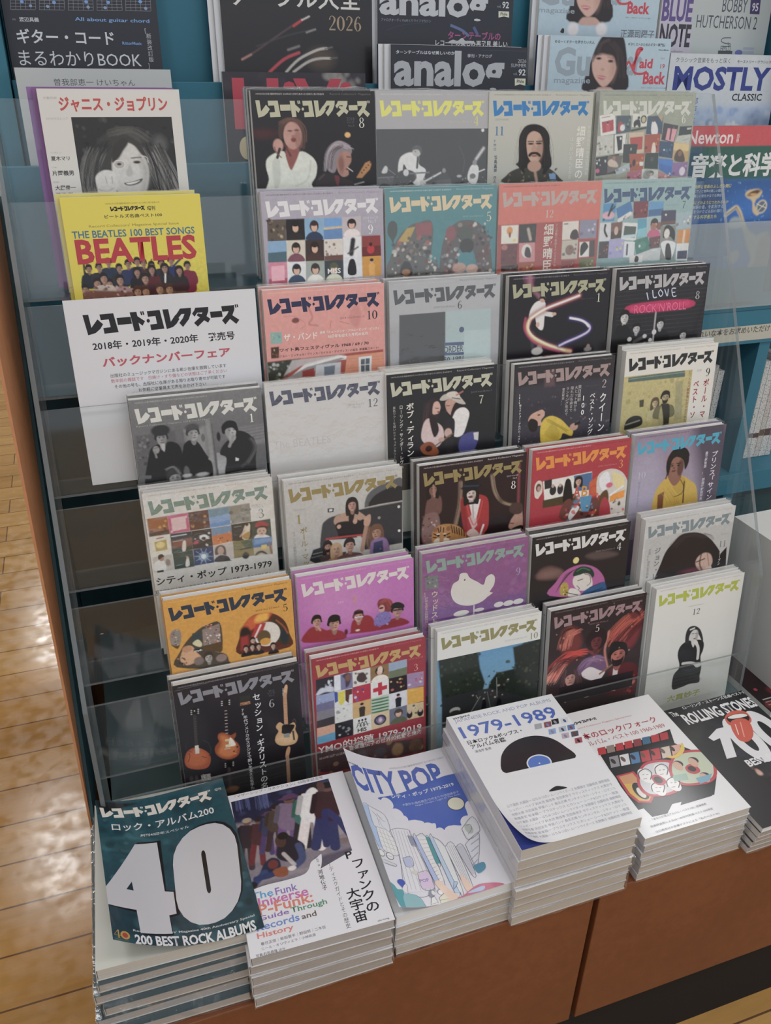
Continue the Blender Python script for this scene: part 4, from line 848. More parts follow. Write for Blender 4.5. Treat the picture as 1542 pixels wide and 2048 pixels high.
COVERS['r4c1'] = {'base': '6e6e70', 'w': 148, 'h': 210, 'ops': [
 ('photo',0,0,148,131.9,.8,'747476','4a4a4c'),('p',[(2.7,41),(55,39.4),(51.5,82.3),(-1.2,90.2)],'5a5a5c',3),('b',3.8,42.5,16.6,77.6,26,2.4,['3a3a3c','6a6a6c','4c4c4e','7c7c7e'],1,.8),
 ('p',[(45.5,34.3),(54.3,34),(53.2,55.2),(45.7,54.3)],'656567',2),('p',[(55,39.4),(83.1,37.3),(80.8,86.2),(57.5,85.9)],'7a7a7c',2),('p',[(58.4,42.5),(77.7,40.7),(77.8,77.5),(60.9,78)],'8f8f91',3,.6),
 ('s',[(83.5,33.4),(84.7,99.4)],5.09,'868688',2),('s',[(87.7,36.5),(88.6,99.9)],.77,'505052',1),('e',76.5,52,2.3,4.8,'2f2f31',1),('e',76.5,52,3.1,5.9,'8a8a8c',1.2,.4),('e',94.2,52.8,2.3,5.7,'2f2f31',1),
 ('p',[(91.5,43.7),(105.9,42.7),(104.1,61.6),(90.7,65.4)],'6c6c6e',3,.6),('e',94.2,52.8,2.1,5.4,'262628',1),('p',[(117.5,44.1),(149.3,43.7),(148.9,67.1),(119.3,69)],'77777a',3),
 ('p',[(90,72.2),(101.8,72.3),(100.3,88.8),(89.4,91.6)],'8d8d90',1),('p',[(90.4,81.9),(99.7,80.4),(98,98.4),(90.1,98.7)],'9a9a9c',1),('s',[(118.6,46.9),(149.9,45.1)],.52,'4d4d50',1.2,.7),
 ('s',[(118.2,50.7),(149.6,48.9)],.52,'4d4d50',1.2,.7),('s',[(117.9,54.5),(149.3,52.8)],.53,'4d4d50',1.2,.7),('s',[(117.6,58.3),(149,56.6)],.53,'4d4d50',1.2,.7),('s',[(117.2,62.1),(148.7,60.4)],.53,'4d4d50',1.2,.7),
 ('p',[(134.6,93.4),(149.8,72.9),(147.1,108),(133.6,106.1)],'5b5b5e',2),('c',[(6.4,109.2),(13.6,66.4),(20.6,55.2),(33.4,52.8),(42.2,52.5),(50.1,60.3),(50.4,80.8),(44,114.7)],'1e1e20',1.2),
 ('c',[(46.3,94),(52.3,63.3),(55.7,55.6),(63.7,52.5),(70.8,57.4),(77.2,70.5),(83.6,83.8),(83.4,99.2),(79.1,102.8),(66.7,96.8)],'1c1c1e',1.2),('H',30.3,47.1,11.7,17.2,'8e8e90','2b2b2d','short',0,None,2.6,1.6,None),
 ('e',30.2,37.8,10.5,6.6,'2e2e30',2),('c',[(28.1,54.8),(33.2,54.1),(31.5,63.3)],'a8a8aa',1),('e',22.8,59.8,3.7,4.5,'8a8a8c',1),('s',[(20.2,58.5),(26,57.2)],.62,'55',1),('s',[(21,62),(22.1,68.8)],2.23,'7a7a7c',1),
 ('H',65.7,46,12,16,'9a9a9c','3a3a3c','short',1,None,2.6,1.6,None),('e',65.3,37.9,7.8,4,'48484a',2),
 ('c',[(93.8,74),(98.7,63.6),(110,54.1),(118.4,48.3),(131.1,55.3),(136.5,69.8),(135.3,85),(130.7,108.6),(98.8,104.1),(101,80.5)],'232325',1.2),('s',[(133.4,59.7),(134.7,76.5),(118.5,92.7)],3.46,'39393b',2),
 ('h',[(129.4,59.2),(135.1,71),(124.2,89.2)],2.7,12,'57575a',1.3,3,.6),('H',108.7,47.8,13.7,17.6,'a4a4a6','1f1f21','short',1,None,2.6,1.6,None),
 ('c',[(98.8,48.6),(98.9,40.5),(105.3,35.2),(112.9,36.8),(117.4,45.4),(115.7,49.3),(111,44),(103,45.1),(101.2,50.3)],'202022',1),('e',109.9,55.4,4.2,4.6,'9a9a9c',1.2),('s',[(105.7,65.9),(111.3,54.2)],3.41,'8c8c8e',1.2),
 ('p',[(111.6,80.5),(115.4,82.4),(114.5,85.1),(111.2,84.7)],'c8c8ca',1),('c',[(29.8,93.1),(30.2,84.9),(36.3,80.9),(45,82.8),(48,90.1),(45.9,106.5),(32.3,104.6)],'2a2a2c',1),
 ('H',39.9,97.3,14,17.9,'8c8c8e','343436','short',0,None,2.6,1.6,None),('h',[(32,85.2),(41.2,83),(47.1,92.7)],3.1,14,'707072',1.2,4,.6),('e',53.9,95.1,5.1,2.5,'a8a8aa',1.5),('e',71.3,96.1,7.1,2.5,'a4a4a6',1.5),
 ('c',[(50.4,91.8),(52.6,83.8),(56.2,85.7),(56.8,92.7)],'5a5a5c',2),('s',[(81.6,78),(85.2,81.2)],3.11,'8a8a8c',1.2),('p',[(.4,87.6),(13.9,89.5),(13.1,93.5),(1,92.1)],'5d5d60',1),('n',.14,2.2,5),('D',2018,1,'a8a8aa',''),
 ('L',5,10.2,141.8,28.2,'c9cac4'),('G','1',130.8,29.5,137.7,39.9,'d6d7d2'),('T',"Record Collectors' Magazine 2018 Vol.37,No.1",4.9,29.3,85.7,32,'a2a2a0',0),]}
COVERS['r4c2'] = {'base': 'c9c6c4', 'w': 148, 'h': 210, 'ops': [
 ('T','The BEATLES',5.6,71.4,76.8,81.3,'bbb8b6',0),('D',2018,12,'a6a3a2','a6a3a2'),('L',5,10.2,141.8,28.2,'2a2b4e'),('G','12',124.9,31.5,138.9,42.1,'3c3a3e'),('T','2018 Vol.37,',100.5,35.4,121.5,38.1,'a5a2a0',0),
 ('T','No.12',106.4,38.4,116,41.3,'a5a2a0',0),]}
COVERS['r4c3'] = {'base': 'c9c9c0', 'w': 148, 'h': 210, 'ops': [
 ('photo',0,0,148,151.6,.85,'26262a','212024'),('c',[(46.1,61.3),(50.6,44.4),(55.2,36.3),(64.2,35.5),(72.2,42.4),(68.8,52.9),(66.6,63.6),(59.7,71.6),(55.2,84.4),(48.3,79.1)],'33262a',1),
 ('h',[(52.9,40.3),(50.6,61.8),(52.9,77.5)],4.1,14,'4a3638',1.2,2,.6),('c',[(60.2,49.8),(62,41.3),(67.6,39.7),(71.1,46.6),(69.3,54.1),(65.4,55.8),(60.8,55.3)],'c8a296',1),('s',[(64.2,48),(68.3,48.5)],.92,'4a2c28',.5),
 ('e',68.4,53.3,1.8,1.1,'8a3c3a',.8),('c',[(44.9,83.1),(48.3,65.9),(55.2,60.1),(64.3,65.6),(73.5,73.3),(76,86.9),(66.7,99.3),(50.6,92.8)],'cbb4b2',1.2),('c',[(55.6,58),(64.3,61.2),(69,77.2),(62.1,85.2)],'2c2022',1.2),
 ('c',[(79.1,51.9),(77.9,40.8),(87,37.5),(94,44.8),(92.4,59.9),(85,59.1)],'bb9284',1),('c',[(85,59.1),(90.6,44.4),(96.4,47.2),(96.6,62.6),(90.9,68.6)],'2a1f20',1),('s',[(79.1,46.4),(83.7,46.9)],.92,'3a2522',.5),
 ('e',78.5,53.5,1.6,1.1,'7a3836',.8),('c',[(69.9,37.8),(75.5,31.9),(87,31),(90.4,30.3),(96.2,35.2),(101.4,41.2),(105.2,47),(96.4,45.4),(84.7,38.3),(75.6,39.5)],'b7afa6',1),
 ('c',[(79,32.7),(82.4,29.4),(92.7,29.8),(97.4,37.5),(87,37.5)],'c8c0b6',1),('s',[(87,37),(97.4,39.7)],1.16,'5c4a48',.5),('s',[(92.7,34.2),(101.2,30.3)],1.86,'b06a60',1.2),
 ('c',[(86.3,74.8),(87.3,63.8),(93,53.4),(103.4,51.2),(110.6,58.7),(108.5,70.7),(102.2,86.7),(92.3,88.9),(85.2,82.5)],'d9d5d4',1.2),('c',[(75.9,73.5),(85,63.5),(90.9,68.6),(88.9,97.6),(85.5,110.8),(79.6,105.5)],'2b2629',1.2),
 ('e',81.7,82,5.2,5.8,'c0a094',1.5),('c',[(43.7,96.4),(52.9,90.8),(62.1,94.2),(69.1,106.4),(62.1,110),(48.2,106)],'8a4a2c',1.2),('e',55.2,100.1,4.7,4.1,'3a1c14',1),('s',[(62.1,98.7),(87.6,83.9)],1.87,'7c5a48',1),
 ('e',72.5,89.9,4.2,3.1,'bb9888',.8),('c',[(99.4,89.8),(113.5,84.7),(123.1,88.1),(122.2,101.7),(111.8,118.8),(97.3,107.7)],'4a4a86',1.5),('p',[(117.1,86.3),(124.5,86),(123.8,97.3),(118.5,95.5)],'c8c4c2',1),
 ('s',[(71.1,51),(79.2,54.5),(87.4,66)],1.15,'1a1a1c',.8),('n',.12,2.2,3),('D',2019,7,'9e9e96','9e9e96'),('L',5,10.2,141.8,28.2,'b5b59f'),('G','7',123.1,37.3,130.8,49,'c6c6ba'),
 ('T','2019 Vol.38,No.7',112.4,31.6,141.6,34.2,'6c6c70',0),('V','ボブ・ディラン',24.9,36.9,35.5,107.1,'d2d0c8',1),('V','ローリング・サンダー・レヴュー',16,38.4,20.9,128.1,'c2c0b8',1),('V','異色ツアーを描いたドキュメンタリー',7.4,39.7,11.3,107,'aaa8a2',0),]}
COVERS['r4c4'] = {'base': '2c282d', 'w': 148, 'h': 210, 'ops': [
 ('photo',0,0,148,131.8,.85,'302a2e','2a262c'),('p',[(2.5,29.4),(148.5,29.3),(154.3,111.2),(.6,107.6)],'3d3a44',6,.8),('b',19,45.5,150.8,110.7,120,1.9,['5a5462','4a4652','6e6674','34303a','7a6a70'],4,.7),
 ('p',[(6.2,53.9),(72.9,51.2),(74.5,73.7),(7.3,78.5)],'2f2c38',8,.6),('p',[(43.5,12),(58,11),(59.5,32.8),(44.7,32.5)],'7a5a5e',4,.5),
 ('c',[(23.1,75.4),(26.8,68.4),(35.9,64.5),(43.9,63.4),(47.1,70.6),(42.1,77.5),(43.8,84),(33,83.9),(26.7,82)],'c49a88',1),('c',[(23.7,76.7),(28.4,73.5),(37.3,79),(36,90.6),(28,91.4),(23.6,84.1)],'241a1a',1),
 ('s',[(42.6,63.7),(46.8,66.9)],1.09,'c49a88',.7),('e',38.4,69.7,2.2,1.2,'6a4438',.8),
 ('c',[(41.9,97.5),(42.4,83.8),(47.4,75.6),(58,73.1),(72.2,79.7),(84,91.2),(91.4,97.2),(89.2,104.6),(76.3,99.2),(71.3,107.5),(46.7,110.8)],'cdb02a',1.2),('c',[(48.7,98.4),(58.8,84.5),(70.5,95.9),(68.6,108.4)],'a98f20',3,.6),
 ('h',[(53,78.8),(70,88.3),(84.5,97.6)],5.5,8,'8f781c',1.5,4,.6),('e',92.4,92.2,6.2,5.1,'bb917f',1),('s',[(95,88.7),(100.4,87.3)],3.97,'1f1b1d',1),('n',.12,2.4,2),('D',2020,2,'8c8a8e','6b6a6e'),('L',5,10.2,141.8,28.2,'9d8784'),
 ('G','2',130.3,31.3,138,42.9,'b3aaa6'),('T','2020 Vol.39,No.2',106.2,37.3,126.9,39.2,'5b595e',0),('V','クイーン',128.7,48.7,139.8,103.8,'e2e0dc',1),('V','ベスト・ソング',113.6,47.4,122,106,'dedcd8',1),
 ('V','100',103.7,48.5,113.3,77.5,'dedcd8',1),('V','来日直前!',94.5,34.8,100.2,63.4,'bdbbb8',0),('V','大ヒット曲から',89.7,35.7,94.7,70.8,'bdbbb8',0),('V','隠れた名曲まで',83.4,35.6,88.4,70.9,'bdbbb8',0),
 ('V','ランキング形式で',76.8,35.8,81.7,75.1,'bdbbb8',0),('V','徹底解説!!',71,36.7,75,60.9,'bdbbb8',0),('V','2019年リイシュー・アルバム・ベスト',8.7,38.4,12.2,104.4,'dcdad6',1),]}
COVERS['r4c5'] = {'base': 'd1cec6', 'w': 148, 'h': 210, 'ops': [
 ('photo',0,34.4,110.3,120.9,.75,'b9ad74','a99f6a'),('p',[(6.8,35.8),(97.4,34.4),(98.7,43.4),(7,42.5)],'55685f',1.2),('s',[(7.1,38.3),(97.8,36.9)],.87,'8a9a90',.8),
 ('b',7.8,44.6,105.4,112.2,40,4.7,['a59a62','c8bd84','8f8656','b8ae78'],3,.6),('p',[(84.6,49.7),(96.4,48.3),(101.1,103.7),(89.1,105)],'8e8a6a',2,.7),('H',53.8,76.1,9.1,11.1,'b9a684','5a4a34','long',0,'b0a77c',2,1.9,None),
 ('H',70,70.1,12.2,14.3,'a89878','2a2620','short',0,'6b6748',2.6,2,'2e2a22'),('c',[(63.3,81.1),(70.6,79.2),(78.5,82.7),(79.7,114.5),(65.8,112.9)],'34322a',1.2),('c',[(62.3,96.6),(64.8,81.2),(71.3,108.2),(64.3,112.7)],'9a9468',1.5),
 ('c',[(7.3,108.6),(10.4,95.9),(21.5,90.7),(33.7,93.9),(35,105.3),(14.8,109.5)],'2e2e2c',1.2),('s',[(9.6,102.4),(31.2,98.3)],1.79,'8a8a84',1.2),('p',[(27.9,69.5),(35.2,69),(35.5,79.3),(29.1,79.4)],'4a4634',1),('n',.16,2.2,3),
 ('D',2020,9,'a5a29a','a5a29a'),('L',5,10.2,141.8,28.2,'2a2a2a'),('G','9',132.3,34.5,140.3,46.6,'2c2a2a'),('T','2020',117.6,35.1,125.4,38.1,'b5b2aa',0),('V','ポール・マ',130.9,49.4,140.8,106.2,'9a2438',1),
 ('V','ベスト・ソ',114.4,49.6,123.9,105.4,'9a2438',1),('V','ビートルズ解散後に生み出された',104.4,35,109.4,109,'8a4650',0),]}
COVERS['r5c1'] = {'base': 'cfccc6', 'w': 148, 'h': 210, 'ops': [
 ('photo',0,0,148,132,.85,'cfccc6','cfccc6'),('M',[(1.7,31),(24.5,30.7),(24.7,53.5),(1.8,53.7)],'9a5a28:bH:d09a40:4a3020',0),('M',[(24.5,30.7),(47.7,30.4),(47.9,53.3),(24.7,53.5)],'c0547a:qd:d8b8b8',7),
 ('M',[(47.7,30.4),(71.2,30.1),(71.4,53.1),(47.9,53.3)],'5a3428:b:c89058:2e2024',14),('M',[(71.2,30.1),(95.1,29.8),(95.3,52.8),(71.4,53.1)],'7fa0c8:Hg:6c8c9c:5f8cc0',21),
 ('M',[(95.1,29.8),(119.3,29.5),(119.5,52.6),(95.3,52.8)],'8d887c:B:d0ccc0:5a5a54',28),('M',[(1.8,53.7),(24.9,53.6),(23.8,79),(1.5,79.4)],'d4d0c4',0),('p',[(6.3,60.9),(20,59.6),(20.1,72.3),(6.9,73.1)],'b09848',.6),
 ('e',12.7,65.5,5,4,'d8c888',1.5),('s',[(9.3,57.1),(17,56.3)],1.25,'a03038',.6),('M',[(24.9,53.6),(49.2,53.8),(48.3,77.4),(24.5,78.8)],'20323f:H:fff:1c3a34',0),('p',[(25.6,63.4),(49,61.6),(48.5,71.7),(25.9,72.1)],'a8604a',4,.6),
 ('s',[(26.4,57.1),(43,57)],1.27,'c8d4d8',.6),('c',[(36.3,76.8),(38.2,65.6),(41.5,65.4),(40.2,76.8)],'d8ccc4',1),('s',[(26.9,63.7),(38.5,63.4)],.64,'ccc',.6),
 ('M',[(49.2,53.8),(72.5,54),(72,76.8),(48.3,77.4)],'2a2527:b:dedede:2a2527',0),('e',53.4,68.9,3.9,2.3,'b03848',.8,1,-.4),('e',62.4,63.9,4.9,3.4,'d8d6d4',1),('e',62.2,65.3,2.6,2,'222',.8),
 ('b',50.7,57.6,68.5,75.1,8,2.1,['e0e0e0','1f1c1e'],4,.8),('M',[(72.5,54),(95.3,54.1),(95.1,74.5),(72,76.4)],'c8743a:g:6a90b0:d8884a',0),('b',72.5,61.2,93.7,75,12,1.8,['8a3a2a','d8a060','5a3430','c06040'],2,.8),
 ('M',[(95.4,53.4),(119.5,52.9),(119.4,76.4),(95,74.9)],'2c2a28',0),('c',[(106.9,69.8),(111.3,57.4),(115.6,54.5),(117.9,58.5),(113.8,75.4),(108.5,74.5)],'d0c4b0',1),
 ('c',[(108.3,68.6),(116.7,65.6),(114.5,74.8),(107.3,72.1)],'b08838',1),('s',[(110.8,63.2),(104.8,70.2)],1.61,'c8a090',1),('e',114.1,55.7,1.9,2.3,'3a2a26',.8),('s',[(99.3,56.9),(107.3,56.8)],.66,'8a9a94',.8),
 ('M',[(119.4,53.2),(142.5,52.9),(142.4,76.5),(119.5,76.1)],'33443a:b:4a5c50:2a3830',0),('c',[(121.9,76),(124.3,71.3),(130.5,70.8),(138.4,74.3),(138.9,76.7)],'d8d4d0',1),('e',131,67.2,5.7,5.8,'c8a898',1),
 ('c',[(124.1,65.3),(125.4,57.5),(132,55.2),(138.2,59.5),(137.9,66.9),(135.1,63.5),(127.7,62.7)],'33201f',1),('c',[(123.8,60.9),(125.5,56.1),(132,54.6),(138.3,58.1),(138.8,61.9),(131.6,60.4)],'a82a38',1),
 ('e',128.8,66.8,.8,.7,'222',.5),('e',133.5,67.2,.8,.7,'222',.5),('e',130.9,70.3,1.2,.7,'8a3038',.5),('M',[(2.1,79.5),(24.5,79.1),(24.7,99.6),(1.6,99)],'b8b4ac',0),
 ('c',[(1.6,93.9),(3.7,87),(9.1,84.4),(14.6,86.8),(15.2,97.9),(4.8,98.9)],'d8d4d0',1),('e',11.7,81.9,3,4,'a87c68',1),('c',[(8.6,83.5),(8.6,78.5),(12.6,77),(15.3,80.4),(13.3,81.2)],'2a2020',.6),('e',18.6,89,2.8,4.3,'8a7a70',1.5),
 ('p',[(5,97.5),(12.7,97.4),(12.3,100.3),(4.7,99.8)],'1e1c1e',.6),('M',[(24.9,78.9),(48.3,77.7),(47.8,99.4),(25.1,99.4)],'27403a:H:fff:22342f',0),('c',[(37.9,97.6),(39.5,89),(42.4,86.6),(42.5,96.9)],'d4d0c8',1),
 ('e',41.1,86.4,1.3,1.7,'c0a090',.8),('s',[(27.2,94.9),(35,94.1)],.52,'8aa098',.5),('M',[(48.6,77.5),(72,76.8),(71.4,98.4),(48.1,98.7)],'1f3a6a',0),('s',[(62.5,88.7),(70.3,90.1)],.39,'c8dcf0',.8,.9),
 ('s',[(61.8,90.1),(67.7,95.7)],.4,'c8dcf0',.8,.9),('s',[(60.4,90.9),(62.1,98.5)],.39,'c8dcf0',.8,.9),('s',[(58.8,90.6),(55.7,97.3)],.39,'c8dcf0',.8,.9),('s',[(57.6,89.4),(50.9,92.7)],.39,'c8dcf0',.8,.9),
 ('s',[(57.3,87.8),(49.6,86.4)],.39,'c8dcf0',.8,.9),('s',[(57.9,86.3),(52.1,80.9)],.39,'c8dcf0',.8,.9),('s',[(59.3,85.6),(57.7,78.1)],.39,'c8dcf0',.8,.9),('s',[(60.9,85.9),(64,79.2)],.39,'c8dcf0',.8,.9),
 ('s',[(62.1,87.1),(68.9,83.7)],.39,'c8dcf0',.8,.9),('e',59.9,88.5,5.8,5.8,'8fb8d8',2,.7),('e',59.9,88.5,2.9,2.9,'dcecf4',1),('s',[(54.5,83.6),(59.3,94),(67.4,85.9),(54.5,83.6)],.39,'1a2a4a',.5),
 ('M',[(72.5,76.9),(95.5,75.6),(95.4,97.5),(72.3,98.1)],'bfb4ae',0),('c',[(72.2,97.8),(74.7,92.3),(80.2,90.3),(88,93.2),(90.8,98.9),(90.8,99.7)],'2a2426',1),
 ('c',[(73.7,89.2),(74.3,80.5),(80.2,77.1),(85.8,80.2),(86.1,91.4),(80.4,88.2)],'5a4a44',1.2),('e',80.4,84.5,3.7,5.3,'b4988a',1),('M',[(95.5,75.6),(119.3,75.1),(119.5,97.5),(95.4,97.5)],'7a7448:h:fff:8a7c4a',0),
 ('p',[(105.6,77),(119.2,75.6),(119.5,88.3),(110.2,86.6)],'4a5a40',2),('s',[(103.4,87),(115.6,86.8)],1.35,'2a2a24',1),('e',109.3,96.2,4.1,4.2,'2c2a26',1.5),('e',109.3,93.2,1.6,2.1,'3a3028',.8),
 ('M',[(119.3,75.1),(142.7,76.5),(142.4,99),(119.4,98)],'3a70b0:h:fff:b8a888',0),('p',[(120.6,84),(142.6,83.2),(143,77.3),(120.5,76.5)],'8fb0d0',3,.6),('p',[(129.1,85.4),(135.9,85.4),(135.1,90.9),(129.2,90.8)],'d8c060',.6),
 ('c',[(120.8,97.8),(123.9,93.5),(130.1,93.1),(135.3,97.8),(133.9,98.3),(128.5,95.8)],'26222a',1.2),('s',[(139.1,84.1),(140.8,98)],2.76,'8a6a5a',1.5),('n',.1,2.6,3),('D',2018,3,'9a9792','aaa7a2'),('L',5,10.2,141.8,28.2,'6f887a'),
 ('G','3',127.9,38.1,136.1,50.6,'84867e'),('T','2018 Vol.37',121.4,31.7,139.4,34.2,'b0ada6',0),('T','No.3',128.6,34.4,135.2,36.9,'b0ada6',0),('T','シティ・ポップ 1973-1979',2.3,106.1,140,116.9,'1c1a1b',1),
 ('T','日本国内だけでなく海外でも高まる再評価熱の背景と、その文脈を探る',.4,122.6,138.6,126.9,'2a2829',1),]}
COVERS['r5c2'] = {'base': 'b4b2ae', 'w': 148, 'h': 210, 'ops': [
 ('photo',0,0,148,147.5,.8,'b7b5b1','a3a19e'),('c',[(98.8,49.2),(101.6,33.1),(113.4,23.1),(131.9,17.6),(148.3,16.4),(147.9,47.1),(108,50.6)],'5a5a5e',1.5),
 ('c',[(105.8,47.9),(110.8,34.5),(129.5,26.6),(148.1,27),(147.9,44.7)],'2a2a2e',1.5),('s',[(95.4,49.8),(117.4,47.7),(147.9,47.1)],3.24,'c4c2be',1.2),('h',[(95.4,49.8),(117.4,47.7),(147.9,47.1)],1.9,16,'8d8b88',1.2,2,.6),
 ('p',[(85.1,49.4),(147.9,47.1),(147.1,103.2),(97.1,104.5)],'35353a',1.5),('c',[(41.6,104.6),(43.1,66.4),(48.6,56.7),(60,52.6),(71.1,56.7),(71.3,109.9)],'3f4044',1.5),('e',117,63.9,1.9,1.9,'8a8a8e',.8),
 ('e',143.1,53.1,1.7,1.9,'c8c8c8',.8),('e',143.1,85.7,1.7,1.7,'d8d8d8',.8),('p',[(52,41.5),(59.6,42.2),(58.9,47.2),(51.7,46.6)],'222226',.4),('p',[(53.7,42.9),(57.7,43.1),(57.4,45.8),(53.6,45.7)],'d0d0d0',.3),
 ('p',[(25.7,106.7),(30.9,93.1),(44.6,90.6),(46.2,105.4),(43.2,119.6)],'2d2d30',1.2),('s',[(30.6,99),(44.3,97.8)],1.13,'77777a',1),('s',[(28.6,103.5),(41.8,102.2)],1.14,'66666a',1),
 ('c',[(58.6,59.4),(62.2,52.9),(73.7,50),(87.3,49.8),(96.3,55.9),(101.9,62.8),(97.2,65.6),(86.9,61.6),(84.4,68.3),(68.4,68.1),(60.6,64.5)],'ab8a78',1.2),('p',[(77.7,50.6),(86.2,50.8),(83.4,63.4),(77.5,67.2)],'2a2628',1),
 ('H',82.6,42,10.5,14.5,'b58a7c','2d2526','long',0,None,2.6,1.6,None),('c',[(60.6,64.5),(70.9,61.4),(89.1,64.3),(97.2,63.2),(97.9,77.8),(88.5,83.5),(65.4,84.5),(63.4,76.9)],'242226',1.2),('e',65,67.6,2.7,2.8,'b89080',.8),
 ('e',85.7,63.8,2.8,3.3,'b89080',.8),('p',[(64.6,77.1),(88.6,79.9),(87.2,85.7),(65.4,84.5)],'1e1c1e',1),('s',[(48.5,81.6),(67.8,82),(95.4,84.1),(97.6,89.9)],2.5,'a83a3e',1),
 ('p',[(51.8,83.4),(94.2,86.9),(93.6,103.9),(53.2,101.8)],'b0aeaa',1.2),('H',49.5,92.6,8.2,12,'a87c6a','2a2222','long',0,'4a3a3a',2.2,1.5,'2a2020'),('H',60.2,98.1,9.7,13.1,'b5907e','b0906a','long',0,'9a6a5a',2.4,1.6,None),
 ('H',77.6,95,11.7,14.6,'b88c7a','2a2324','short',0,'6a4a4a',2.8,1.5,None),('s',[(93.6,103.9),(97.8,82.6),(101.8,66.3)],5.2,'a5806e',1),('c',[(97,70.4),(98.5,61),(105.5,57.3),(105.7,67),(102.8,72.5)],'b58f7c',1),
 ('H',113,83.9,12.3,16.5,'a8806c','6a4c3c','long',-1,None,2.6,1.6,None),('h',[(105,74.1),(102.1,95.5),(106.5,106.1)],4.2,14,'8a6850',1.2,4,.6),
 ('c',[(103.7,105.7),(106.8,93.9),(118.7,91),(126.9,96),(128.9,115),(106.3,113.6)],'8a6a94',1.5),('p',[(109.1,96.7),(121,95),(121.7,113.8),(107.5,112.5)],'33405c',1.5,.9),
 ('b',30.4,102.6,129.8,130.3,18,2.3,['8a6a62','4a4a4e','a8908a'],8,.7),('n',.12,2.4,3),('D',2019,1,'7a7874','9a9894'),('L',5,10.2,141.8,28.2,'8f7f4c'),('G','1',11.6,43.9,19.7,56.1,'8f7f4c'),
 ('T','2019 Vol.38',9.9,36.8,24,38.7,'a8a6a0',0),('V','ポール・マッカ',16,60.8,25.2,121.8,'92845c',1),('V','ウイングス解散前の名作を語る',6.4,64.3,10.4,120,'8f8d86',0),]}
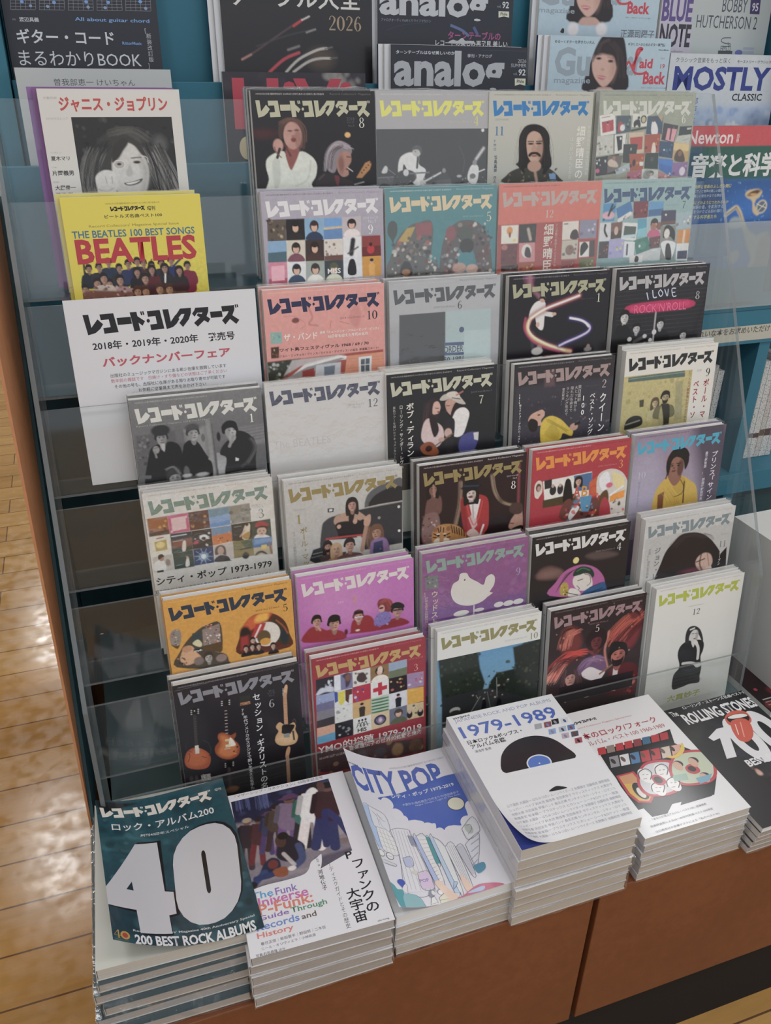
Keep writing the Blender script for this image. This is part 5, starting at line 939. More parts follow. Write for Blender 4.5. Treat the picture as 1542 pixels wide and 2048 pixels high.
COVERS['r5c3'] = {'base': '2c1c20', 'w': 148, 'h': 210, 'ops': [
 ('photo',0,0,148,160.1,.8,'2b1c20','231619'),('s',[(55.3,28.5),(54.5,57.5),(48.7,86.3)],6.45,'4a3a36',2),('h',[(55.3,28.5),(54.5,57.5),(48.7,86.3)],3,20,'8a7260',1.3,3,.6),
 ('s',[(99.8,25.1),(104.4,47.7),(115.2,64.2),(133.5,72)],5.6,'4f3a34',2),('h',[(99.8,25.1),(104.4,47.7),(115.2,64.2),(133.5,72)],2.5,20,'94806a',1.3,4,.6),('s',[(137.4,15.7),(139.1,80.4)],3.63,'8a3e48',3,.8),
 ('s',[(121.9,40.4),(107.8,73.1)],10.38,'301e20',8,.6),('c',[(5.7,79.3),(9.3,50.7),(15.3,41.9),(28.6,43.9),(30,63.5),(22.7,72.2),(28.9,90.6),(26.5,105.2),(8,107.1),(3.2,98.8)],'6a4a44',2),
 ('H',18.2,33.2,10.7,14.3,'8a6256','1c1416','long',1,None,2.6,1.6,None),('c',[(4.4,101.5),(5.7,69.5),(17.8,64.1),(26.4,70.3),(29,98.1),(25.3,112.6)],'7a5c58',2),
 ('b',4.5,64.5,27.8,110.5,34,2.2,['a88a84','5a3c3a','8a4a52','c0a8a0','3a2628'],6,.8),('s',[(18.9,28.1),(20.2,42.6)],2.91,'9a7264',1.2),
 ('c',[(55.8,57.7),(58.1,50.7),(66.7,47.1),(84.3,49.7),(94.6,57.4),(96.5,78.8),(95.7,96.4),(89.6,105.6),(80.8,111.8),(65.3,104.1),(60,88.1)],'a02c30',1.2),
 ('c',[(57,57.9),(60.6,52.3),(66.2,84.1),(65.3,101.6),(59.5,88)],'7c1f25',3,.7),('p',[(66.9,54.5),(84.4,55.8),(78.8,81.1),(73.7,82.8)],'d2cac8',1.2),('p',[(67.4,79.3),(77.2,70.9),(80.3,91.4),(74.1,98)],'c8bcb8',1.5,.7),
 ('s',[(73.2,59.1),(74.4,80.4)],2.03,'8a8286',1.5,.7),('s',[(63.9,56.5),(69.9,79.7),(74.7,90.5)],1.77,'c24448',1,.8),('s',[(87,58.7),(82.5,79.2),(76.7,90.8)],1.79,'c24448',1,.8),
 ('H',71,47.2,13.6,16.2,'cdbab4','191416','long',0,None,2.6,1.6,None),('e',70.7,37.5,14.6,2.9,'141214',.8),('p',[(62.1,35.5),(62.4,26.6),(79.7,27.6),(80.4,36.9)],'161416',.8),('s',[(61.1,34.9),(80.4,36.9)],2.5,'2d3a5a',1,.7),
 ('s',[(68.2,59.6),(75.7,59.7)],3.04,'151113',.8),('e',69.8,50.5,3.5,1.2,'6a2a30',.8),('c',[(65.3,101.6),(74,95.4),(83.2,104.6),(78.2,111.4)],'c0a8a0',1.2),('s',[(89.2,92.8),(84.5,107.3)],2.6,'d0c8c4',1),
 ('c',[(16.6,101),(19.1,89),(28.9,83.1),(42.5,84),(55,89.8),(64,101.4),(60.4,108.4),(22.8,112.2)],'a8763e',1.5),('e',30.2,98.8,12.6,13.6,'b07c48',1.5),('e',21.5,88.9,3.2,3.5,'8a5a34',1),('e',39.6,89.8,3.3,3.5,'8a5a34',1),
 ('e',24.8,106.2,5.5,5.1,'d8cbb8',1.5),('e',35.7,107.3,5.6,5.1,'d8cbb8',1.5),('e',30.3,104.6,3,5.6,'b8895a',1.5),('e',30.3,107.9,2.3,1.5,'5a3830',.8),('s',[(28.9,86.1),(28.7,92.5)],1.5,'2a1a14',.6),
 ('s',[(25.2,87),(26.7,93.2)],1.5,'2a1a14',.6),('s',[(33.1,87.8),(32.7,93.7)],1.5,'2a1a14',.6),('s',[(19.3,94),(23.3,96.6)],1.5,'2a1a14',.6),('s',[(18.9,98.9),(22.8,100.1)],1.5,'2a1a14',.6),
 ('s',[(41.6,96.7),(37.7,98)],1.52,'2a1a14',.6),('s',[(42.2,101.8),(38.2,102.1)],1.52,'2a1a14',.6),('s',[(43.8,86.5),(45.6,96.3)],1.77,'2e1c14',.8,.9),('s',[(47.3,88.3),(48.9,97.9)],1.77,'2e1c14',.8,.9),
 ('s',[(50.8,90.1),(52.2,99.4)],1.78,'2e1c14',.8,.9),('s',[(54.3,92),(55.4,101)],1.78,'2e1c14',.8,.9),('s',[(57.8,93.8),(58.7,102.5)],1.79,'2e1c14',.8,.9),('s',[(61.4,95.6),(62.1,104.1)],1.79,'2e1c14',.8,.9),
 ('e',25.8,97.6,1.8,1.5,'1c1412',.5),('e',34.7,98.5,1.8,1.5,'1c1412',.5),('e',25.7,95.5,2.3,1,'d8cbb8',.8,.8),('e',34.7,96.5,2.3,1,'d8cbb8',.8,.8),
 ('c',[(127.1,104.1),(128,94),(134.1,84.7),(139,77.9),(144.2,76.1),(145.7,107.1)],'a88070',1.5),('c',[(126,78.4),(129.5,68.9),(143.9,71),(144.5,83.8),(134.1,84.7)],'4a3430',1.5),
 ('c',[(131.1,104.7),(145.4,101.9),(145.9,112.3),(130,109.7)],'1c1618',1.2),('s',[(127.3,96.4),(133.4,97.9)],1.33,'7a3a38',.8),('n',.12,2.2,3),('D',2019,8,'b0a8a6','c2bab8'),('L',5,10.2,141.8,28.2,'8f7e4c'),
 ('G','8',126.7,37.2,134.2,48.5,'d8d4d2'),('T','2019 Vol.38',120.2,29,136.7,30.9,'b8b0ae',0),('T','No.8',129.3,32.4,134.9,34.6,'b8b0ae',0),]}
COVERS['r5c4'] = {'base': 'a83440', 'w': 148, 'h': 210, 'ops': [
 ('photo',0,0,148,126.4,.8,'ab3641','a2313c'),('c',[(6.3,64.3),(5.5,48.8),(10.4,42.4),(15.9,45.2),(17.3,58.2),(13.1,65.3),(11.1,67.6)],'cfc2b8',.6),('e',11.3,52.2,3.8,5.7,'5a3c30',1),('e',11.9,53.6,2.5,3.6,'b89080',1),
 ('p',[(17.2,44.2),(49.6,42.8),(65.9,41.5),(90.8,40.3),(93.7,74.7),(22,78.3)],'d6d2cc',.6),('p',[(18.8,71.4),(68,68.2),(69,81.5),(19,82.3)],'4a3c24',.8),('p',[(19.3,43.7),(30.6,42.7),(30.8,55),(20.6,56.1)],'2e2e32',.6),
 ('e',33,59.2,5,6.8,'2a2a2e',.8),('e',43.9,59,4.5,7.3,'2a2a2e',.8),('e',32.6,52.7,2.2,2.6,'b89a8a',.8),('e',43.5,53.3,2.2,2.6,'b89a8a',.8),('c',[(49.4,78.6),(50.3,52.7),(53.9,45.5),(59.8,51.5),(63.4,80.7)],'1d1b1d',1),
 ('p',[(63.3,42.9),(90.9,41.6),(93.1,66.6),(67.8,65.6)],'4a6a94',1),('H',70.9,51.7,8.5,10,'c8a090','2a2222','long',0,None,2.6,1.6,None),('p',[(87.9,55.4),(102.6,47.1),(100.9,75.7),(88.3,76.5)],'c05a34',1.5),
 ('T','A',64.3,58.8,75.1,74.2,'c04a38',1),('T','B',76.9,59.4,86.3,74.8,'c88a38',1),('T','C',88.2,60.1,98.7,75.4,'c04a38',1),
 ('c',[(101.2,78.4),(100,49.3),(113.2,40.8),(130.5,43.1),(144.7,55.6),(154.9,83.7),(156.1,121.2),(114.5,114.6),(117.6,86.2),(105.2,76.3)],'c8c0b8',.8),('c',[(103,52.4),(113.5,43.4),(120.3,54.8),(116,70),(107.4,68.7)],'d8d8dc',1.2),
 ('c',[(122.2,45.9),(140.3,55),(143.2,68.6),(130.3,69.4)],'d8c890',1.2),('e',119.7,63.9,5.3,3.8,'d0607a',1.5),('p',[(122.6,78.9),(145.2,74.2),(144.9,84.9),(122.2,89.6)],'e0902f',1),('s',[(122.6,78.9),(141.7,68.4)],2.94,'e8e4d8',1),
 ('c',[(105.5,79),(116,70),(120.5,86.6),(115.2,107.4),(105,105.8)],'5a4426',1.5),('b',123.4,87,155.9,119.3,22,4.1,['2a2226','8a5a3a','d0c8c0','c0402e','4a5a3a'],4,.8),
 ('c',[(48.4,104.1),(49.6,81.2),(60.2,74.9),(69.5,86.9),(83,81),(102.8,81.3),(102.8,112.7)],'6a3a34',1),('c',[(59.2,98.6),(66.6,86.5),(75.3,90.4),(62.5,106.3)],'d0d0d0',1),
 ('p',[(74.1,74.4),(93.7,74.7),(90.1,98.1),(78.6,96.3)],'4f8ab0',1),('b',49,73.3,105.7,112.7,36,3.7,['c8a090','3a2a2c','c84a34','4a7a98','d8b050','2c2426','a83a3a'],5,.8),
 ('c',[(108.7,114.5),(107.9,90.1),(114.1,80.3),(122.5,92.3),(124.9,117.1)],'a83440',.8),('n',.1,2.4,2),('D',2020,3,'d89a9a','8a3038'),('L',5,10.2,141.8,28.2,'d98830'),('G','3',130.7,29.1,138.6,41.1,'d49a58'),
 ('T','2020 Vol.39,No.3',99.2,33.3,127.8,35.9,'c8787a',0),]}
COVERS['r5c5'] = {'base': '7a6a86', 'w': 148, 'h': 210, 'ops': [
 ('photo',0,0,148,154.2,.8,'8d7d92','a29aae'),('c',[(96,-5.7),(150.8,-4.6),(173.8,150.7),(134.1,144.4),(109.2,62.3)],'3f3848',22,.85),('e',20.7,77,27.3,55.2,'a8a2b8',20,.6),
 ('c',[(38.4,112.4),(41.4,88.1),(52.7,70.7),(66.9,64.6),(85.6,68.6),(99.1,77.3),(109.8,87.1),(116.1,113.1),(114.5,140.4),(40.3,128.6)],'c2a03e',1.2),('c',[(85.8,70),(92,81.8),(86.6,97.5),(73,87.3),(67.6,70.1)],'b5922f',1.5),
 ('s',[(78.1,68.9),(88.4,84),(86.2,94.7),(74.5,98.5)],1.25,'6a5018',.8),('s',[(88.6,77.2),(90.7,109.3)],1.89,'3a2a26',1),('p',[(46.3,91.6),(56.4,87.6),(57.2,118.1),(48.3,119.5)],'7a4a2e',1.5),
 ('h',[(57.5,85),(72.5,106.5),(72.8,131.8)],12.4,14,'a88428',1.6,2,.6),('c',[(59.6,66.3),(61.2,55.8),(75,57.7),(82.7,69.5),(72.2,81.7)],'8a5f50',1.2),
 ('c',[(54.6,44.2),(58.4,34.1),(71.6,33.2),(82.6,42.6),(84.2,58.9),(76.7,70.1),(67.3,67.4),(61.2,55.8)],'8d6152',1.2),('e',79.2,55.5,5,12.2,'4e332c',2,.8),
 ('c',[(55,46.9),(58.4,34.1),(64.8,27),(76.6,25.9),(88.1,32.7),(92.2,46.5),(87.3,59.3),(82.9,45.3),(72.4,38.6),(64,42.8),(61.6,58.5),(59.4,64.9),(56.4,57.8)],'1d181a',1.2),
 ('c',[(65,28.4),(73.4,24.2),(86,28.4),(92.1,39.8),(81.8,41.1),(69.2,36.8)],'151114',1),('s',[(61.7,48.4),(66.5,47.9)],1.23,'2a1a18',.6),('s',[(71.9,48.1),(78.6,48.5)],1.24,'2a1a18',.6),('e',65.1,50.9,2.2,1.1,'1a1010',.5),
 ('e',75.3,51.3,2.2,1.1,'1a1010',.5),('e',68.5,58.9,3.7,1.1,'5a2e2c',.6),('e',68.6,54.6,1.9,1.4,'6b463c',.6),('s',[(58,60.7),(56.9,68.6)],1.85,'4a3434',.5),('n',.08,2.2,2),('D',2020,10,'57505e','57505e'),
 ('L',5,10.2,141.8,28.2,'3fa0bc'),('G','10',8.6,52.6,22.6,63.2,'b8b2c0'),('T','2020',8.8,40.5,19.4,44.5,'a69eae',0),('V','プリンス「サイン・オ',129.6,37.2,140,130.2,'d4d0d8',1),('V','最発掘音源 / 詳細盤解説特集',118.4,36.7,123.3,110.2,'c8c2cc',1),
 ('V','ロック・クラシックス',11.7,66.7,15.6,105.4,'70889a',0),]}
COVERS['r6c1'] = {'base': 'cd9438', 'w': 148, 'h': 210, 'ops': [
 ('photo',0,0,148,131.2,.85,'cf963a','c68d34'),('c',[(2.7,50.5),(3.9,42.9),(9.6,38.4),(15.2,41.8),(15.3,51.8),(12.8,59.8),(9.4,64.1),(8.2,61),(3.1,57.7)],'8a8078',.6),
 ('b',5.2,39.6,13.6,61.5,26,1.4,['3a3a3e','c8c0b8','a04a44','6a6a6e'],3,.8),('c',[(3.1,57.7),(8.3,60.3),(12.8,59.8),(9.3,64.6)],'5a4420',1),
 ('c',[(6.2,88.9),(11.5,69.7),(21.5,56),(33.7,45.7),(44,40.8),(60.8,40.7),(60.1,77.7),(51.6,77.2),(63.6,83.6),(66.5,94),(66.9,103.1)],'4a4238',.6),('p',[(27.9,48.1),(38.5,46.8),(37.9,64),(27.2,65.9)],'3a4648',1),
 ('p',[(39.8,45.6),(60.1,41.3),(59.6,65.8),(38.9,67.1)],'8a7a74',1),('b',41.6,40.3,59,65.7,50,1.6,['c8a898','4a5a4a','b05a4a','3a3438','d8d0c8'],4,.8),('c',[(27.1,61.6),(33.7,57.2),(37.9,64),(35.1,67.7)],'c8c098',1),
 ('c',[(10.9,79.7),(16.9,65.1),(25.6,64.1),(30.7,74),(34.9,80.8),(30.7,85.7),(17.9,88.7)],'c89c78',1.2),('e',20.3,67.3,5.7,4.3,'b58464',1.5),('p',[(40,68),(60.2,66.7),(60.1,77.7),(37,73.2)],'57422a',2),
 ('e',31.9,86,6,5.5,'7a6a64',1.5),('H',43.4,84.2,8.8,11.6,'a8a09a','3a3430','short',0,None,2.6,1.6,None),('e',58.2,87.6,6.4,5.1,'8a7470',1.5),('b',8.7,72,17.8,90.1,18,1.7,['2a2624','6a4a3a','a87a5a'],6,.8),
 ('p',[(27.3,68.9),(36.7,69.5),(37,73.2),(27.2,72)],'2a3038',1),('T','truth',27.9,70.5,37,73.2,'e0e0dc',1),
 ('c',[(79.8,88),(81.1,66.1),(86.9,51.3),(98,39.8),(112.2,37.7),(126,42.7),(136.9,54.5),(141.1,71.7),(140.5,91.1)],'5a2a20',.6),('c',[(83.9,56.5),(95.3,41.4),(110.9,38.1),(122.3,41.2),(110,50.3),(93.9,58.6)],'c0562c',3),
 ('c',[(101.1,48.5),(105.7,39.3),(117.2,39.4),(115.3,48.5)],'dca43a',4),('c',[(121.8,46.9),(131.9,52),(139.5,65.4),(140.1,86.5),(127.2,80.7)],'3a3428',3),('e',134.9,74.8,4.8,8.9,'1f3038',3),
 ('s',[(126.7,50.9),(135.2,61.5),(139.1,71.3)],1.31,'b0502a',2),('e',88.6,60.4,6.4,8.7,'2a2022',3),('p',[(83.1,65.1),(92.1,64.1),(90.6,83),(81.6,82.5)],'9a2e2e',3),('e',114.5,67.4,15.7,16.4,'cfc8be',.8),
 ('p',[(102.1,51.6),(114.4,51.5),(106.5,70.2),(94.2,70.4)],'a82e34',1),('s',[(99.5,68.6),(107.8,53.5)],2.08,'d8c8c0',1),('e',110.3,71,8.1,9.7,'5a4a2e',1.2),('e',111.5,77.2,6.6,5,'c68d34',1.2),
 ('H',96.6,72.4,5.2,7,'c0a090','231c1c','short',0,'1e1a1e',2.2,1.5,None),('H',87.5,81.6,5.2,7,'c0a090','231c1c','short',0,'1e1a1e',2.2,1.5,None),('H',95.2,81.1,5.2,7.1,'c0a090','231c1c','short',0,'1e1a1e',2.2,1.5,None),
 ('H',102.9,82,5.2,7.1,'c0a090','231c1c','short',0,'1e1a1e',2.2,1.5,None),('H',120.3,85.1,5.3,7.1,'c0a090','231c1c','short',0,'1e1a1e',2.2,1.5,None),('n',.12,2.4,2),('D',2018,5,'dcb060','7a5a28'),('L',5,10.2,141.8,28.2,'2f3a4a'),
 ('G','5',135.1,30.9,141.9,41.2,'2e2a26'),('T','2018 Vol.37,No.5',103,32.4,131.7,35,'8a6428',0),]}
COVERS['r6c2'] = {'base': 'b46aa8', 'w': 148, 'h': 210, 'ops': [
 ('photo',0,0,148,125.2,.8,'bb72b0','a85aa0'),('e',58.6,44,45.9,29.4,'c787bd',20,.5),('e',116.5,30.5,47.4,29.6,'b56bae',20,.4),
 ('c',[(3.3,89.9),(9.8,73.7),(19,70.6),(27.7,75),(33.2,78.7),(41.1,79.1),(54.6,85.8),(54.2,95.9)],'8d2830',1.5),('c',[(63.7,87.7),(66.6,73.1),(78.3,67.9),(89.9,70.3),(96.6,81.9),(101.1,93.1),(63.6,90.3)],'8d2830',1.5),
 ('c',[(101.1,90.6),(110.8,82.3),(125.1,80.2),(137.1,85.2),(139.4,92.2),(103.4,93.6)],'83242e',1.5),('H',21.5,64.9,10.4,14.3,'b8887a','1c1618','short',0,None,2.6,1.6,None),('s',[(22.3,71.3),(25.4,77)],2.73,'b8887a',1),
 ('H',43.3,72,13.4,18,'b8887a','1a1517','short',1,None,2.6,1.6,None),('e',43.6,64.5,7.8,5,'1a1517',1),('H',74.6,68.4,11.3,14,'c09082','6a3a3a','short',0,None,2.6,1.6,None),
 ('p',[(69.4,59.8),(80.9,60.9),(80.8,64.7),(69.2,64.1)],'2a1c1e',.8),('s',[(70.2,68.3),(80.1,69.3)],1.4,'c8c0d8',.8),('c',[(99.6,57.1),(102.1,50.1),(111.5,50),(118.9,56),(119.4,66.2),(113.4,70.1),(104,66.9)],'7a2e34',1.5),
 ('h',[(102,55.1),(111.4,52),(117,65.7)],4.7,18,'a04a44',1.4,3,.6),('e',105.3,63.3,3.8,5.5,'c49488',1),('e',104.6,62.2,2.9,1.3,'2a1c24',.8),
 ('c',[(94.7,84.1),(98.1,70.7),(108.7,67.8),(116.9,73.3),(115.5,83.3),(103.6,87.2)],'7a6aa8',1.5),('b',96.9,69.2,115.4,87.2,10,2.1,['9a90c8','5a4a84'],4,.8),('H',125.8,70,13.1,15.8,'b0807a','191416','short',0,None,2.6,1.6,None),
 ('c',[(117.8,64.6),(119.5,59.1),(126.7,58),(134.4,62.9),(133.7,67.8)],'161214',.8),('s',[(121,69.1),(131.3,69.1)],2.17,'2a2024',1),('e',58,86.5,2.3,4,'5a1c28',1.5),('e',73,87.2,2.8,1.5,'d0c0b8',1),('n',.08,2.2,2),
 ('D',2019,2,'d098c4','c48abc'),('L',5,10.2,141.8,28.2,'cfc6c4'),('G','2',67.1,37.6,73.8,47.6,'c49a4a'),('T','in',49.6,41.5,56.2,45.1,'cf9ad0',1),]}
COVERS['r6c3'] = {'base': '8a4488', 'w': 148, 'h': 210, 'ops': [
 ('photo',0,0,148,131.3,.8,'8a4589','7a3f86'),('b',-.1,-20.6,154.3,124.2,170,6.2,['9a4f96','7a3a7c','a05a9c','6a3a84','8a3c7a','945a9a'],5,.5),('p',[(-2.8,78.5),(151.9,77.6),(154.5,127),(-2.9,94.1)],'6a3f8a',12,.6),('n',.12,2.5,3),
 ('C',[(39.3,61.1),(42.4,49.4),(49.7,45.2),(52.1,36.7),(60.8,37),(65.4,44.5),(76.1,52.2),(85.1,58.3),(88.6,48.6),(95.6,45),(100.9,50.1),(100.2,61.1),(94.8,69.3),(90.7,77.7),(80.7,83.6),(66.7,85.3),(52.8,81.4),(43.4,73.5)],'d2cfca'),
 ('P',[(89.2,68.2),(99,72.7),(92,77.1)],'d2cfca'),('E',58.4,46.3,1,1.3,'3a3a3a'),('S',[(72.3,85.9),(72.2,100.4)],1.82,'c8c4c0'),('E',108,91.9,6.9,4,'d0cdc8'),('E',122.3,92.7,7.5,4.1,'d0cdc8'),('E',136.8,92.9,7.6,4.1,'d0cdc8'),
 ('E',54.3,94.1,10.9,4.2,'d0cdc8'),('E',79.7,94,7.4,2.7,'c8c4c0'),('M',[(4.1,31.6),(21.5,32.8),(22.5,51.5),(5,50.6)],'6a7078:B:a8a898:3f4a44',0),('D',2019,9,'b878b4','a868a4'),('L',5,10.2,141.8,28.2,'7fa098'),
 ('G','9',130.7,42.2,138.2,53.6,'9a94b8'),('V','ウッドストック',11.9,53.5,22.1,123.3,'c8b8a0',1),('V','50周年を迎えた伝説のロック・フェス',3.3,53.3,8.1,121.5,'c0a898',1),]}
COVERS['r6c4'] = {'base': '242024', 'w': 148, 'h': 210, 'ops': [
 ('photo',0,0,148,134.1,.8,'262226','211d21'),('c',[(81.4,40.4),(95.3,36.6),(116.5,39),(133.1,45.7),(122.8,48.9),(96.3,48.1)],'5c4c4a',5,.8),
 ('c',[(10.2,61.3),(13.3,49.3),(29.4,46.1),(47.8,55.7),(46,65.4),(28.1,65.9)],'6a4c48',5,.9),('e',27.6,57,15.6,5.1,'8a6a62',6,.5),('e',67.5,44.2,4.5,4.6,'d6c87c',.7),
 ('c',[(31,90.6),(38.7,71.7),(53,56.6),(75.9,52),(97.4,59.7),(112,75.2),(116.7,91.6),(117.7,107.6)],'a8588f',1),('s',[(39.7,87.2),(53.4,61.7)],.66,'2a1c28',.6,.8),('s',[(41.8,84),(55.4,61.1)],.66,'2a1c28',.6,.8),
 ('s',[(43.9,80.8),(57.4,60.5)],.66,'2a1c28',.6,.8),('s',[(46,77.6),(59.4,59.8)],.66,'2a1c28',.6,.8),('s',[(48.1,74.5),(61.4,59.2)],.66,'2a1c28',.6,.8),('s',[(50.2,71.3),(63.4,58.5)],.66,'2a1c28',.6,.8),
 ('s',[(52.3,68.1),(65.5,57.9)],.66,'2a1c28',.6,.8),('s',[(54.4,65),(67.5,57.3)],.66,'2a1c28',.6,.8),('s',[(56.5,61.8),(69.5,56.6)],.66,'2a1c28',.6,.8),
 ('c',[(65.8,69.6),(73,65.4),(83.5,66.3),(90.4,70.1),(95.4,79.8),(95.2,88.8),(84.4,92.7),(73.7,89.9),(68,83.6),(64.9,77.1)],'ccc4bc',1),
 ('c',[(64.6,66.9),(67.3,58.7),(77.4,55),(91.6,60.1),(97.7,69.9),(95.6,75.2),(90.3,68.6),(82.2,66),(74.5,67.2)],'1f3a30',1),('s',[(70.1,61),(78.9,57.8),(89.8,62.9)],1.6,'3f7a5a',1,.8),
 ('s',[(82.3,67.1),(90.5,71.2),(92.7,81.9),(87.8,86.1)],.81,'1a1a1c',.5),('s',[(72.5,75.5),(80.3,74.4)],1.08,'1a1a1c',.5),('s',[(71.8,83.1),(76.1,87.8),(73.7,89.9)],.81,'1a1a1c',.5),
 ('c',[(82,95.4),(92.1,89.5),(107.7,86),(115.7,86.2),(118.2,107.7),(82.5,102)],'2f5480',1),('s',[(92.1,89.5),(110.2,85.2)],.82,'101014',.5),('s',[(95.4,98),(112.3,93.4)],.83,'101014',.5),
 ('c',[(58.1,90.7),(62.9,85.2),(73.7,89.9),(78.3,98.6),(61.2,97.8)],'d0c8c0',1),('c',[(46.4,91),(46.8,78.3),(51.7,74.1),(57.6,77.8),(59.2,88.4),(57.1,95.7)],'a8903c',1),('b',46.6,74.4,58.4,94.7,10,1.9,['1c1a1a','d8c870'],3,.8),
 ('s',[(55.4,90.2),(74.3,97.8)],1.07,'1a1a1c',.5),('n',.06,2.4,2),('D',2020,4,'a8a6a8','6a686a'),('L',5,10.2,141.8,28.2,'c9c7c4'),('G','4',129.4,29.1,136.9,40.5,'d0cecb'),('T','2020 Vol.39,No.4',96.7,35.1,126.1,37.8,'7d7b7e',0),]}
COVERS['r6c5'] = {'base': 'bdbcba', 'w': 148, 'h': 210, 'ops': [
 ('photo',0,0,148,137.9,.8,'bebdbb','b4b3b2'),('p',[(2.6,29.1),(147.9,24.7),(166.5,133.3),(5.6,102.4)],'b0afad',2),
 ('c',[(24.6,98),(32.3,70.4),(38.4,53.2),(48.1,41.9),(60.5,31.2),(77.2,30.1),(94.8,34.3),(110.7,44.7),(122.8,57.3),(132,69.5),(140.8,87.2),(137.5,102.9),(124.9,97.9),(117.5,88.4),(104.2,96.8),(81.7,100.7),(40,109)],'221d20',1.2),
 ('h',[(48.8,47.2),(69.1,32.6),(101.4,40.6)],7.5,16,'3a3236',1.3,2,.6),('h',[(97.9,36.1),(110,40.7),(114.1,47.9)],3.6,8,'3a3236',1,3,.6),
 ('c',[(91.8,81.1),(94.6,70.9),(105.4,66.2),(116.2,70.8),(121.2,83.7),(115.4,93.4),(100.8,93.5)],'b99a8c',2),('s',[(92.8,78.6),(106.8,75.8)],1.8,'4a3230',1.2),('s',[(99.7,66.5),(99.2,82.4),(105.3,94.3)],2.4,'2a2022',1.5,.8),
 ('s',[(110,67.8),(116,88.1)],1.51,'5a403c',1.5,.6),('e',86,90.8,18,3.9,'6a2a3c',5,.7),('p',[(126.3,79.2),(142.7,63.4),(146.3,93.6),(131.4,101.8)],'1e1a1d',1.5),('n',.08,2.3,2),('D',2020,11,'9a9997','a8a7a5'),
 ('L',5,10.2,141.8,28.2,'77858a'),('G','11',127.7,51.9,141.1,62.1,'75757a'),('T','2020 Vol.39',130,41.2,142,42.8,'a8a7a5',0),('V','ジョン・レノン',19.6,43.6,29.5,112.8,'6a6e72',1),('V','生誕80周年記念特集',9.5,43.7,14.1,89.7,'8a8c90',0),
 ('V','オーブン',130.2,68.7,134.8,90.6,'c8c8c8',1),]}
